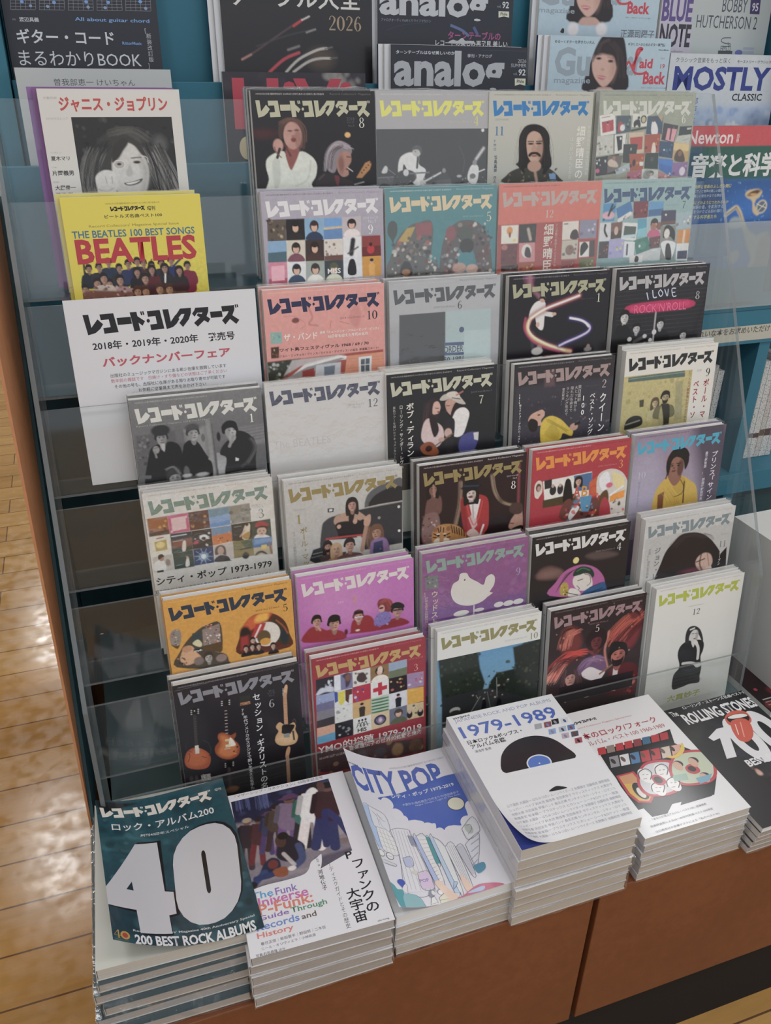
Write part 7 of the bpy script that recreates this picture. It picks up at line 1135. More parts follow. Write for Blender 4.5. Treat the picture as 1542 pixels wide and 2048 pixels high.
COVERS['r2c1'] = {'base': 'd3c432', 'w': 148, 'h': 210, 'ops': [
 ('photo',8.5,56.6,148,122,.8,'d3c432','cfc02f'),('c',[(14.5,67.1),(15.4,77.5),(20.3,79.6),(14.3,96.7),(13,87.8),(13.2,72.2)],'1f2530',1),('s',[(15.2,64.6),(14.3,74)],1.35,'2a2a30',.7),
 ('s',[(63.7,66.2),(68.3,70.9)],1.74,'2a3458',.8),('s',[(80.7,70.6),(75.8,67.7)],1.59,'3a2430',.8),('s',[(87.3,67.5),(83.8,74.3)],1.59,'7a3a30',.8),('s',[(95.3,67.9),(98,75.1)],1.6,'2a2e4a',.8),
 ('s',[(120.5,67.4),(110.5,75.8)],2.17,'26305c',.8),('H',19,74.3,5.8,7.6,'a07a6a','1e1618','short',0,'1f2530',3,2.6,None),('H',29.8,73.1,5.8,7.7,'a07a6a','1e1618','short',0,'2a2c36',3,2.6,None),
 ('H',40.4,68.5,5.8,7.6,'a07a6a','1e1618','short',0,'26304a',3,2.6,None),('H',51.1,75.2,5.9,7.7,'a07a6a','1e1618','short',0,'2c2a30',3,2.6,None),('H',61.2,71.4,5.9,7.7,'a07a6a','1e1618','short',0,'2a3458',3,2.6,None),
 ('H',71.2,69.3,6,7.7,'a07a6a','1e1618','short',0,'2a2c60',3,2.6,None),('H',78,71.4,6,7.7,'a07a6a','1e1618','short',0,'3c2a26',3,2.6,None),('H',86.4,74.5,6,7.8,'a07a6a','1e1618','short',0,'4a3028',3,2.6,None),
 ('H',97.4,72.4,6.1,7.8,'a07a6a','1e1618','short',0,'2c2a38',3,2.6,None),('H',108.4,70.3,6.1,7.8,'a07a6a','1e1618','short',0,'243066',3,2.6,None),('H',125.9,76.6,6.2,7.9,'a07a6a','1e1618','short',0,'7a2038',3,2.6,None),
 ('c',[(120.6,83.5),(126.3,81.1),(133.1,86),(134.3,100.6),(131.9,105.9),(121.8,105.3)],'7a2038',1),('H',69.7,80.6,6.3,8.1,'a88070','241a1a','long',0,'201c22',2.6,2.6,None),
 ('H',100.3,77.9,6.4,8.2,'a88070','241a1a','long',0,'28262c',2.6,2.6,None),('H',116.2,81.4,6.5,8.2,'a88070','241a1a','long',0,'2a2426',2.6,2.6,None),('H',85.9,78.9,6.4,8.2,'a88070','241a1a','long',0,'5a2026',2.6,2.6,None),
 ('s',[(100.5,84.1),(99.4,93)],1.8,'d8d8d4',.8),('H',11.7,96.5,7.2,9.5,'b08672','221a1a','short',0,'5a2028',3,2.2,None),('H',25.5,90.4,7.2,9.5,'b08672','221a1a','short',0,'b0917c',3,2.2,None),
 ('H',38.3,92,7.3,9.6,'b08672','221a1a','short',0,'6a4440',3,2.2,None),('H',50.2,88.3,7.3,9.6,'b08672','221a1a','short',0,'a8848a',3,2.2,None),('H',77.6,88.2,7.4,9.6,'b08672','221a1a','short',0,'6a2230',3,2.2,None),
 ('H',33.2,85.5,7.2,9.5,'b08672','221a1a','short',0,'c0b0a4',3,2.2,None),('p',[(3.3,101.3),(17.7,96.9),(67.8,101.9),(68.2,112.7),(1.4,108.2)],'7a5046',2),
 ('b',4.4,94.3,66.4,112.6,40,2.4,['8a6a5c','b08a7c','5a2c34','c8a898','4a2c2c'],4,.8),('p',[(65.2,94.5),(124.8,94.5),(122.4,116.4),(62.9,112.3)],'42202a',3,.9),
 ('H',67.8,101.9,7.8,9.7,'b5866a','4a2a1e','short',0,'6a2430',1.9,1.4,None),('H',76.7,102.4,7.8,9.7,'b5866a','4a2a1e','short',0,'6a2430',1.9,1.4,None),('H',92.2,100.7,7.9,9.8,'b5866a','4a2a1e','short',0,'c8bcb4',1.9,1.4,None),
 ('H',103,101.4,8,9.8,'b5866a','4a2a1e','short',0,'c8bcb4',1.9,1.4,None),('n',.12,2.2,2),('T','1980年6月2日第3種郵便物認可 2018年11月1日発行 第37巻第15号',45.6,6.5,103.1,8.4,'8a7f2c',0),('T','ビートルズ名曲ベスト100',43.3,18.5,104.4,22.4,'26241f',1),
 ('T',"Record Collectors' Magazine Special Issue",25.7,28.5,121.6,32,'8a7a2a',0),('T','増刊',89.1,10.9,97.8,15.6,'26241f',1),('L',50.2,10.5,86.9,15.3,'26241f'),('R',3.2,25.6,138.4,25.6,'a89c2a'),
 ('T','THE BEATLES 100 BEST SONGS',7.1,34.2,138.2,41.9,'3f6f8c',1),('T','BEATLES',8.4,49.4,138.1,62.5,'b02a38',2),]}
COVERS['sign'] = {'base': 'cbccd1', 'w': 208, 'h': 211, 'ops': [
 ('L',18.1,16.3,187.3,38.6,'26262b'),('T','2018年・2019年・2020年\u3000発売号',23.7,45.9,180.2,55.7,'26262b',1),('T','バックナンバーフェア',31,63.9,173.6,75.1,'b8505e',2),('T','出版社のミュージックマガジンにある希少在庫を展開しています',37.8,82.8,167.4,87.2,'38383d',0),
 ('T','数年前の雑誌です\u3000日焼け・すり傷などの状態はご了承ください',37.5,88.9,167.5,93.3,'b86470',0),('T','その他の号も、出版社に在庫がある限りお取り寄せが可能です',40.4,95.5,165.1,99.9,'38383d',0),('T','お気軽に従業員まで声をおかけ下さい',65.8,102,142,106.4,'38383d',0),]}
COVERS['b40'] = {'base': '1f3f4b', 'w': 148, 'h': 210, 'ops': [
 ('photo',0,0,148,210,1,'24505c','1d3a46'),('b',1.7,3.8,139.4,219.2,110,12.3,['2f6470','1a323c','3a727c','224652','17292f'],3,.35),('e',29.4,71.4,30.8,12.2,'3f7480',4,.5),('e',24.7,71.7,26,9.1,'1c3840',5,.6),
 ('b',3.1,16.8,32.9,129.5,20,5.9,['162a32','477a84'],5,.4),('b',128.7,83.8,145.3,198.7,16,7.1,['17292f','3f6f7a'],6,.4),('p',[(-.4,-1),(45.5,6.1),(2.6,23.2)],'17191d',4),('n',.18,4,4),('L',3.7,12.4,130.3,29,'d5d0c8'),
 ('T','増刊',135.4,13.2,143.1,17.1,'c8c6be',1),('T','ロック・アルバム200',14.4,37.8,128.9,49.9,'d6d4d4',1),('T','創刊40周年スペシャル',44,56,98,60.2,'c2c4c6',1),
 ('P',[(39.2,68.5),(64.6,68.8),(60.8,139.2),(70.1,140.9),(69.7,171.8),(59.2,174.5),(59.5,197),(29.9,197.5),(29,168.7),(1,164.2),(.3,141.1)],'15171d'),
 ('P',[(36.5,71),(60.5,70.9),(58.9,140.4),(67.7,142.1),(66.4,170.4),(58.7,171.9),(58.5,195),(27.5,195.5),(27.1,165.5),(-.5,163.2),(-.8,139.7)],'b9b9c0'),('P',[(26.9,126.5),(20.3,138),(27.4,139.3)],'1d343e'),
 ('P',[(118.7,59.6),(128.8,61.2),(137.4,66.7),(143.5,75.7),(146.6,87.1),(146.5,99.8),(139.9,148.7),(136.8,160.6),(130.9,171.3),(123,179.9),(113.7,185.6),(103.9,187.9),(97.3,188.3),(88,187),(79.9,182.2),(73.8,174.3),(70.4,164.1),(69.9,152.4),(74.3,103.8),(77.1,91),(82.8,79.1),(91.1,69.3),(101,62.7),(111.5,60)],'15171d'),
 ('P',[(116.7,61.9),(126.4,63.4),(134.7,69),(140.7,77.9),(143.7,89.3),(143.7,102),(137.7,149.3),(134.7,161.2),(129.1,172),(121.5,180.5),(112.6,186.2),(103.2,188.5),(95.5,188.9),(86.5,187.6),(78.7,182.8),(72.8,174.9),(69.4,164.7),(68.9,153),(72.8,105.9),(75.3,93.2),(80.8,81.3),(88.7,71.6),(98.2,65),(108.4,62.4)],'babac1'),
 ('P',[(106.8,96.2),(107.5,96.4),(108.1,97.2),(108.5,98.5),(108.7,100.1),(108.8,101.9),(106.1,146.7),(105.9,148.4),(105.5,149.9),(104.9,151.1),(104.3,152),(103.5,152.3),(103.5,152.3),(102.9,152),(102.3,151.3),(101.8,150.1),(101.6,148.6),(101.6,146.9),(104.1,102.2),(104.3,100.4),(104.7,98.7),(105.3,97.4),(106,96.5),(106.8,96.2)],'15171d'),
 ('T',"Record Collectors' Magazine 40th Anniversary Special",20.5,191.8,141.6,195.3,'b9bcbf',1),('T','200 BEST ROCK ALBUMS',21,198,140.4,210.4,'cfd0d4',2),
 ('T','60〜90年代ロックのベスト・オブ・ベスト!\u3000読者が選ぶロック・アルバム',3.1,211.9,141.4,215.9,'c6cacc',1),('G','4',1.3,195.4,8.5,206.3,'b08a3c'),('E',12.2,201.5,4.4,5.2,'b08a3c'),('E',12.2,201.5,2.6,3.1,'a03c34'),
 ('T','Anniversary!',2.4,207.3,15.1,209.2,'8a7a40',0),]}
COVERS['pf'] = {'base': 'd3d4db', 'w': 148, 'h': 210, 'ops': [
 ('photo',9.7,0,128.3,170.5,.9,'4a4668','5c5660'),('p',[(6.6,.8),(144.2,7.2),(139.9,60.1),(9.7,43.6)],'232440',6),('b',10.3,-11.6,135.2,58.7,20,8.6,['3a3f66','2a2d4c','48507a'],3,.6),
 ('h',[(23.3,2.4),(22.2,25.1)],7.5,18,'5a6494',2,4,.6),('h',[(45.4,5.6),(43.9,28.3)],7.5,18,'5a6494',2,5,.6),('h',[(135.4,8.2),(136.1,35.9)],7.7,18,'6a7098',2,6,.6),
 ('p',[(9.7,43.6),(140.7,57.1),(144.8,105.2),(97.7,108.8),(16.6,104.5)],'8a8086',6),('p',[(110.1,57.7),(142.3,60.8),(143.5,92.7),(106.9,90.9)],'9a9294',3,.8),('p',[(113,95.7),(146.9,99.8),(145.2,108.3),(113.2,104.7)],'7a6a68',1.5),
 ('p',[(10.1,102.6),(99,103.4),(142.5,104.6),(145.5,111.4),(86.9,114.2),(73.3,132.6),(14.5,131.1)],'7c7480',4),('p',[(9.6,127),(76.6,128.1),(80,123.5),(14,120.2)],'8f8790',3,.7),('s',[(14,72.1),(5.9,102.7)],6.9,'3a3034',1),
 ('s',[(21.5,74.4),(18.7,106.6)],6.91,'3a3034',1),('c',[(13.1,49.7),(18.7,47.8),(25.5,49.8),(30,54.7),(25,79.5),(10.1,75)],'2f2630',1),('s',[(12.9,51),(8.7,67.1)],3.95,'251d26',1),('e',22.8,44.7,4.4,4.5,'6a4a42',1),
 ('e',23.2,41.9,5.3,3.5,'9a8a78',1),('s',[(27.3,72.4),(19.2,101.1)],6.48,'6a2830',1),('s',[(34.2,74.5),(31.3,104.7)],6.48,'6a2830',1),('c',[(26.7,51.3),(31.9,49.6),(38.3,51.4),(42.5,56),(37.5,79.3),(23.6,75.1)],'4a2a30',1),
 ('s',[(26.5,52.6),(22.3,67.7)],3.71,'3a2226',1),('e',35.8,46.7,4.2,4.2,'6a4a42',1),('e',36.2,44.1,5,3.3,'2a2022',1),('s',[(39.8,64.8),(32.3,90.7)],5.79,'4a3a6a',1),('s',[(46,66.7),(43.1,94)],5.79,'4a3a6a',1),
 ('c',[(39.5,45.9),(44.2,44.4),(49.9,46),(53.6,50.1),(48.9,71),(36.4,67.3)],'3a3a58',1),('s',[(39.3,47.1),(35.4,60.6)],3.3,'2a2e4a',1),('e',47.7,41.8,3.7,3.8,'6a4a42',1),('e',48.1,39.5,4.4,2.9,'1f1a1e',1),
 ('e',48.1,39.5,7.4,1.5,'5a3a5a',.8),('e',48.4,37.7,4.5,2.1,'5a3a5a',.8),('s',[(48.4,59.7),(39.5,88.6)],7.08,'3a2a30',1),('s',[(56,62),(52.7,92.5)],7.09,'3a2a30',1),
 ('c',[(47.8,38.5),(53.6,36.8),(60.5,38.9),(65.1,43.6),(59.5,66.9),(44.3,62.4)],'4a3a34',1),('s',[(47.5,39.7),(43,54.9)],4.05,'3a3028',1),('e',57.8,34,4.5,4.3,'6a4a42',1),('e',58.3,31.4,5.5,3.3,'241a1c',1),
 ('e',58.3,31.4,9.1,1.6,'2a2024',.8),('e',58.6,29.5,5.5,2.3,'2a2024',.8),('s',[(62.5,59.3),(50.2,96.1)],9.98,'6a4a80',1),('s',[(73.2,62.5),(68.7,101.6)],9.99,'6a4a80',1),
 ('c',[(61.5,31.5),(69.7,29.5),(79.5,32.4),(86,38.8),(78.2,69),(56.8,62.6)],'7a6480',1),('s',[(61.2,33.2),(54.9,52.8)],5.74,'5a5462',1),('e',75.7,25.9,6.4,5.6,'6a4a42',1),('e',76.4,22.6,7.8,4.3,'3a2a30',1),
 ('e',76.4,22.6,12.9,2.2,'5a3a5c',.8),('e',76.9,20,7.8,3,'5a3a5c',.8),('s',[(80.9,57),(69.5,91.7)],7.76,'2a2830',1),('s',[(89.3,59.4),(83.9,96)],7.76,'2a2830',1),
 ('c',[(81.4,31.3),(87.9,29.1),(95.6,31.4),(100.4,37),(92.9,65.2),(76.2,60.3)],'3a6a62',1),('s',[(81,32.9),(75.2,51.3)],4.46,'2c5c50',1),('e',92.8,25.6,5,5.2,'6a4a42',1),('e',93.5,22.4,6,4,'241c1c',1),
 ('s',[(90.5,55.1),(75.9,95.1)],11.31,'d8d0d0',1),('s',[(102.7,58.7),(96.8,101.3)],11.31,'d8d0d0',1),('c',[(89.9,24.6),(99.3,22.5),(110.5,25.8),(117.7,32.9),(108.2,65.8),(83.9,58.6)],'d5d5d8',1),
 ('s',[(89.5,26.4),(81.9,47.9)],6.51,'aba8ab',1),('e',106.2,18.7,7.3,6.2,'6a4a42',1),('e',107,14.9,8.8,4.8,'2a2224',1),('c',[(97.1,21),(107.4,15.5),(112,28.8),(107.5,63.3),(91.7,61.8),(91.1,42.4)],'dadade',1.2),
 ('s',[(106.5,58.3),(91.1,99.6)],11.25,'2c3560',1),('s',[(118.7,61.9),(111.8,105.8)],11.26,'2c3560',1),('c',[(106.7,26.8),(116.1,24.6),(127.3,27.9),(134.4,35.1),(124,69.2),(99.9,62)],'3a2226',1),
 ('s',[(106.2,28.7),(98.1,50.9)],6.49,'2c1c20',1),('e',123.1,20.5,7.3,6.4,'6a4a42',1),('e',124.1,16.7,8.8,5,'1c1618',1),('s',[(115.6,56.1),(125.8,75),(133.5,101.8)],8.83,'2e3566',1.2),
 ('s',[(112,55.1),(107.4,78.9),(103.4,100.3)],7.85,'2a3060',1.2),('e',116.3,16.4,4.6,7.9,'5a3e38',1),('s',[(103.3,65.2),(101.9,101.3)],5.33,'27315c',1),('e',135.6,103.1,4.3,2.9,'7a4038',1),
 ('c',[(47.1,102.3),(51.9,83.4),(62.1,74.5),(72.2,83.6),(79.4,94.6),(74.7,110.6),(63.6,113)],'221e2a',1.2),('e',54.7,81.3,6.1,8.6,'4a322e',1),('e',58.4,74.9,6.2,5.2,'1a1518',1),
 ('s',[(72.7,92.6),(73.6,110.3),(62.5,118.3)],7.97,'3f4a72',1.2),('s',[(54.8,98.9),(63.1,115.6)],4.64,'c8bfc0',1.2,.7),('c',[(24.8,123.5),(29.7,108.4),(40.4,100.4),(48.7,105.7),(47.3,119.3),(38.2,124.8)],'1f2740',1.2),
 ('c',[(39.6,117),(53.7,115.6),(53.8,126.7),(42.5,126.1)],'8a4a30',1),('e',41.1,109.1,5.5,5.9,'6a2e2c',1),('s',[(30.5,117),(17.3,127.9)],7.69,'31406e',1.2),('s',[(36.5,121.5),(20.5,122.2)],6.77,'2a3864',1.2),
 ('e',16,128.9,4.9,4.1,'1c1c24',1),('e',59.9,119.7,4.6,3.2,'cfc8c8',1),('n',.14,2.4,3),
 ('C',[(12.6,135.8),(27.7,132.4),(50.3,132.5),(69,131.3),(76.5,126.6),(81.2,118.2),(88,114.6),(94.5,112.2),(84.1,135.8),(46.6,151.2),(14.1,146.7)],'d3d4db'),
 ('P',[(12.1,134.6),(76.5,133.5),(148.6,109.3),(146.3,201.7),(14.3,207.3)],'d3d4db'),('P',[(6.9,-1.8),(142.4,-3.3),(144.3,6.6),(8.5,10)],'d3d4db'),('T','『マザーシップ・コネクション』50周年記念号',14.8,.9,122.2,5.3,'45454c',0),
 ('V','Pファンクの',122.2,113.1,138.2,195.2,'24242a',1),('V','大宇宙',107.5,161.2,122.6,202.5,'24242a',1),('V','――ディスクガイドとその歴史',97.5,117,103,205.9,'5a5a60',0),('V','河地依子',85.2,129.9,90.7,156.3,'4a4a50',1),
 ('V','監修・著',87.1,115.2,90.1,125.7,'6a6a70',0),('T','The ',11.5,138.2,34.7,147,'5a9cd0',1),('T','Funk',37,138.8,60.4,147.8,'8a70b8',1),('T','Universe',9.2,145.8,70.2,157.4,'c06aa8',1),
 ('T','P-Funk:',16.6,153.9,73.4,166.2,'d07a6a',1),('T','Guide ',14.2,166.6,46.2,172.4,'8a6ab0',1),('T','Through',48.2,166.2,86.2,174.5,'4a8a6a',1),('T','Records ',11,174.7,54.9,183.1,'6a8ac8',1),
 ('T','and',57.2,176.5,72.6,182.7,'6a5a50',1),('T','History',10.1,185,47,193,'d07a70',1),('T','春日正信｜新田晋平｜野田努｜二木信',12.3,195.5,78,199.3,'5a5a60',0),('T','ニール・オリヴィエラ｜小林拓音',11.9,201,66.6,204.4,'5a5a60',0),
 ('T','写真:石田昌隆 ほか',5.6,206.9,34.6,210.1,'5a5a60',0),('T','ele-king',130.3,205.6,142.5,207.9,'5a5a60',0),]}
COVERS['city'] = {'base': 'd2d3dc', 'w': 148, 'h': 210, 'ops': [
 ('T','CITY POP',-.7,20.6,122.7,59.1,'4a63b4',2),('L',-.7,19.9,14.8,22,'3a3c46'),('T','1980年6月2日第3種郵便物認可 2019年4月1日発行',60.5,15,135.4,18.3,'9a9cab',0),
 ('C',[(31.7,63.6),(140.2,46.4),(139.8,92.5),(129.1,99.9),(125.2,113.9),(113.9,122.3),(102.9,118.9),(90.9,122.4),(83.8,118.7),(85,109.8),(74.7,108.7),(72,102.4),(61.7,98.3),(52.9,97.5),(50.4,86.5),(40.7,81),(42.6,71.7)],'4563b8'),
 ('E',37,72.8,7.8,9.1,'d2d3dc'),('E',44.3,89.1,8.2,9.4,'d2d3dc'),('E',50.9,95.8,5,5.6,'d2d3dc'),('E',62.1,107.4,8.3,9.1,'d2d3dc'),('E',74.6,115.4,8.9,9.7,'d2d3dc'),('E',86.1,122.6,5.2,5.5,'d2d3dc'),
 ('E',98.7,127.7,8.6,9.2,'d2d3dc'),('E',137.8,102.3,10.1,11.1,'d2d3dc'),('E',122.9,121.4,9.6,10.3,'d2d3dc'),('T','シティ・ポップ 1973-2019',46.3,58.2,129.5,64.7,'d8dae6',1),('T','大貫妙子/角松敏生/竹内まりや/吉田美奈子',56.7,73,130.7,76.7,'b8c4e8',0),
 ('T','Night Tempo / Light In The Attic',72.7,77.6,131.1,80.4,'b8c4e8',0),('E',119.9,90.8,10.8,10.2,'3a4058'),('E',119.9,90.8,9.9,9.3,'d2d2bc'),('P',[(-1.2,81.3),(7.9,80.6),(12.3,110.1),(8,140.3),(1.5,136.2)],'a9bfe2'),
 ('S',[(-1.2,81.3),(7.9,80.6),(12.3,110.1),(8,140.3),(1.5,136.2),(-1.2,81.3)],.37,'4c5568'),('P',[(7.9,80.6),(26.9,90.5),(24.6,115),(6.3,108.8)],'d4d6e0'),
 ('S',[(7.9,80.6),(26.9,90.5),(24.6,115),(6.3,108.8),(7.9,80.6)],.38,'4c5568'),('S',[(12,89.2),(15,95.4),(13.9,106.8)],.35,'4c5568'),('S',[(16.7,89.6),(19.2,97.2),(24.2,100.7)],.36,'4c5568'),
 ('S',[(10.1,87.5),(14.7,92.4),(22,96)],.35,'8a7aa8'),('S',[(16.9,97),(17.3,107.1),(22,111.2)],.35,'8a8aa0'),('P',[(8.3,109.7),(24.6,115),(26,144.7),(7,140.2)],'dcdcdc'),
 ('S',[(8.3,109.7),(24.6,115),(26,144.7),(7,140.2),(8.3,109.7)],.36,'4c5568'),('S',[(12.2,111.4),(11.8,140.8)],.23,'4c5568'),('S',[(16.3,112.6),(16.7,141.5)],.23,'4c5568'),('S',[(20.4,113.9),(21.7,142.2)],.23,'4c5568'),
 ('S',[(9.2,116.1),(25.6,121.5)],.23,'4c5568'),('S',[(8.9,122.3),(25.7,127.5)],.22,'4c5568'),('S',[(8.6,128.4),(25.8,133.4)],.22,'4c5568'),('S',[(8.3,134.4),(25.9,139.2)],.22,'4c5568'),
 ('P',[(26.7,111.7),(37.5,108.5),(51.2,112.2),(50,122.1),(50.9,191.3),(16.9,192.1),(26,144.7)],'d4d5dc'),('S',[(26.7,111.7),(37.5,108.5),(51.2,112.2),(50,122.1),(50.9,191.3),(16.9,192.1),(26,144.7),(26.7,111.7)],.38,'4c5568'),
 ('S',[(30.1,110.6),(18.4,187.9)],.24,'4c5568'),('S',[(33.6,111),(23.8,188.8)],.24,'4c5568'),('S',[(37.1,111.4),(29.2,189.8)],.24,'4c5568'),('S',[(40.7,111.8),(34.6,190.7)],.24,'4c5568'),
 ('S',[(44.3,112.2),(40.1,191.7)],.24,'4c5568'),('S',[(47.9,112.6),(45.7,192.7)],.24,'4c5568'),('S',[(51.6,112.9),(51.3,193.7)],.25,'4c5568'),('P',[(46.2,119.5),(51.1,120.8),(51.6,134.1),(46.3,133.4)],'8a90a8'),
 ('S',[(46.2,119.5),(51.1,120.8),(51.6,134.1),(46.3,133.4),(46.2,119.5)],.39,'4c5568'),('P',[(52.4,122.4),(56.6,121.4),(59.9,187),(54.4,186)],'a9b8e0'),
 ('S',[(52.4,122.4),(56.6,121.4),(59.9,187),(54.4,186),(52.4,122.4)],.39,'4c5568'),('P',[(56.6,121.4),(67.1,124.1),(64.8,184.2),(59.8,184.6)],'d8dade'),
 ('S',[(56.6,121.4),(67.1,124.1),(64.8,184.2),(59.8,184.6),(56.6,121.4)],.39,'4c5568'),('S',[(56.3,127),(67.2,128.4)],.24,'4c5568'),('S',[(56.6,132.9),(66.7,133.9)],.24,'4c5568'),('S',[(56.9,138.7),(66.2,139.4)],.24,'4c5568'),
 ('S',[(57.2,144.4),(65.7,144.8)],.24,'4c5568'),('S',[(57.5,150.1),(65.2,150.1)],.24,'4c5568'),('S',[(57.8,155.6),(64.7,155.3)],.23,'4c5568'),('S',[(58,161.1),(64.2,160.4)],.23,'4c5568'),
 ('S',[(58.3,166.4),(63.7,165.5)],.23,'4c5568'),('S',[(58.6,171.7),(63.3,170.4)],.23,'4c5568'),('S',[(58.9,176.9),(62.8,175.3)],.23,'4c5568'),('S',[(59.1,182.1),(62.4,180.2)],.23,'4c5568'),
 ('P',[(67.1,124.1),(70.5,126.6),(69.4,163.1),(65,161.8)],'4f98a2'),('S',[(67.1,124.1),(70.5,126.6),(69.4,163.1),(65,161.8),(67.1,124.1)],.4,'4c5568'),('P',[(70.9,128.8),(74.9,127.1),(75.6,204.9),(69.9,201.6)],'b0c6e8'),
 ('S',[(70.9,128.8),(74.9,127.1),(75.6,204.9),(69.9,201.6),(70.9,128.8)],.4,'4c5568'),('P',[(74.9,127.1),(83,144.3),(78.9,203.2),(75,203.6)],'d4d8e4'),
 ('S',[(74.9,127.1),(83,144.3),(78.9,203.2),(75,203.6),(74.9,127.1)],.4,'4c5568'),('P',[(83,144.3),(93.9,143.6),(91.4,203.1),(83.4,204)],'d2d4da'),('S',[(83,144.3),(93.9,143.6),(91.4,203.1),(83.4,204),(83,144.3)],.4,'4c5568'),
 ('S',[(85.8,144),(85.7,203.2)],.25,'4c5568'),('S',[(88,144.3),(87,203.5)],.25,'4c5568'),('S',[(90.3,144.6),(88.4,203.7)],.25,'4c5568'),('S',[(92.5,144.9),(89.8,204)],.25,'4c5568'),
 ('P',[(94.2,148.6),(103.1,148.3),(101.4,186.5),(96.6,188.2)],'b8bac6'),('S',[(94.2,148.6),(103.1,148.3),(101.4,186.5),(96.6,188.2),(94.2,148.6)],.4,'4c5568'),('P',[(106.3,148.8),(114.1,144.1),(127.6,140),(105.8,180.9)],'c9cdd8'),
 ('S',[(106.3,148.8),(114.1,144.1),(127.6,140),(105.8,180.9),(106.3,148.8)],.41,'4c5568'),('S',[(112,150.9),(124.6,146.2)],1.17,'9aa0b0'),('S',[(108.4,160.1),(119.9,154.9)],1.15,'9aa0b0'),
 ('S',[(104.8,169),(115.4,163.4)],1.13,'9aa0b0'),('S',[(101.4,177.6),(111,171.6)],1.11,'9aa0b0'),('P',[(111.2,127.7),(130.4,115.2),(130.5,135.9),(112.2,143.9)],'cfd2d8'),
 ('S',[(111.2,127.7),(130.4,115.2),(130.5,135.9),(112.2,143.9),(111.2,127.7)],.43,'4c5568'),('E',119.2,130.1,4.6,7.3,'aeb6b2'),('S',[(118,125.4),(122.8,124.5),(122.6,130.5),(115,137)],.41,'4c5568'),('E',2,145.4,4.5,4.5,'4c5568'),
 ('E',2,145.4,4,3.9,'dcdcd8'),('E',12.6,147.9,4.8,4.5,'4c5568'),('E',12.6,147.9,4.2,3.9,'dcdcd8'),('P',[(-.8,152.7),(15.8,157.7),(14.3,160.5),(-.5,157)],'c8ccd0'),
 ('S',[(-.8,152.7),(15.8,157.7),(14.3,160.5),(-.5,157),(-.8,152.7)],.34,'4c5568'),('S',[(-1.3,143.4),(6.1,146.4)],.32,'4c5568'),('S',[(8.1,147.3),(16.5,149.1)],.32,'4c5568'),
 ('P',[(28.4,149.5),(39.1,147.8),(38.1,159.7),(28.6,160.2)],'aeb8d8'),('S',[(28.4,149.5),(39.1,147.8),(38.1,159.7),(28.6,160.2),(28.4,149.5)],.36,'4c5568'),
 ('C',[(31.4,168),(35.6,166.2),(40.9,167.6),(42.7,173.4),(38,172)],'c8c8c0'),('P',[(39.1,169.2),(52,169.3),(51.4,190.2),(37,188.9)],'d0bcd8'),('S',[(39.1,169.2),(52,169.3),(51.4,190.2),(37,188.9),(39.1,169.2)],.36,'4c5568'),
 ('T','POP',37.9,177.4,48.7,181.5,'8a7ab0',1),('C',[(-2.7,182.5),(3.6,184.2),(6.2,189.1),(12.8,191.3),(8.9,213.8),(3.5,211.7)],'4f9ca6'),
 ('C',[(11,196.4),(15.1,193.9),(24.5,195.1),(29.6,198.8),(31.7,204.6),(32.3,216.4),(10.8,214.2),(9.2,201.4)],'85b4bc'),('S',[(24.5,195.1),(30.9,201.2),(32.8,216.5)],.31,'4c5568'),('S',[(13.4,204.3),(15.7,215.1)],.3,'4c5568'),
 ('C',[(9.6,180.7),(11.9,177.2),(16.9,176.8),(19.1,180.1),(17.6,185.5),(14.8,188.9),(12.7,185.8)],'4058b4'),('C',[(18.8,182.3),(20.6,184.9),(18.4,192.3),(14.5,192.7),(12.9,188)],'d6d4dc'),
 ('S',[(19.3,182.4),(20.2,185.4),(17.9,192.2)],.32,'4c5568'),('C',[(40.9,198.6),(43.8,192.9),(48.3,192),(49.8,195.1),(45.3,201.6)],'8a90a0'),('E',47.2,195.8,2,2.8,'d8d6dc'),
 ('P',[(43.2,201.2),(46.8,200.8),(47.8,215.2),(36.3,216.1)],'dcdce4'),('S',[(43.2,201.2),(46.8,200.8),(47.8,215.2),(36.3,216.1),(43.2,201.2)],.34,'4c5568'),
 ('C',[(51.8,196),(56.4,192.2),(59.8,195.2),(61.7,200.1),(58,201.7)],'8a90a0'),('E',55.3,197.2,2.6,3,'dcd8d8'),('P',[(51.7,202.8),(58.9,199.6),(62.4,204.8),(63,216),(49.1,218.6)],'cfccb8'),
 ('S',[(51.7,202.8),(58.9,199.6),(62.4,204.8),(63,216),(49.1,218.6),(51.7,202.8)],.35,'4c5568'),('S',[(52.1,201.8),(49.4,215.5)],.33,'4c5568'),
 ('C',[(53.8,185.9),(57.8,182.4),(61.5,186.1),(65.9,197.4),(71.2,206.4),(63.5,215),(59.1,201.9)],'dcc2b2'),('C',[(83.1,186),(85.7,184.6),(89,193.1),(90.8,201.8),(82.9,205)],'dcc2b2'),
 ('P',[(74.6,189.4),(77.8,191.8),(70.4,198.2)],'a9bfe2'),('S',[(74.6,189.4),(77.8,191.8),(70.4,198.2),(74.6,189.4)],.37,'4c5568'),
 ('C',[(65,213.1),(69.7,209.5),(79,207.8),(88.5,203.7),(102.5,201.4),(124.5,208.9),(118.7,218.6),(66.3,218.8)],'c46a86'),('C',[(82.9,207.4),(91.7,204.9),(103.3,204.6),(99.5,209.2)],'a9bfe2'),('E',84.2,216.7,6.8,5.1,'4c5568'),
 ('E',84.1,216.9,5,3.7,'7aa0a8'),('S',[(69.8,211.7),(74.1,210.3)],.89,'e8dce4'),('C',[(102.7,179.1),(106.4,177.1),(115.8,177.2),(114.3,184.8),(104.4,188.3)],'4a8aa8'),]}
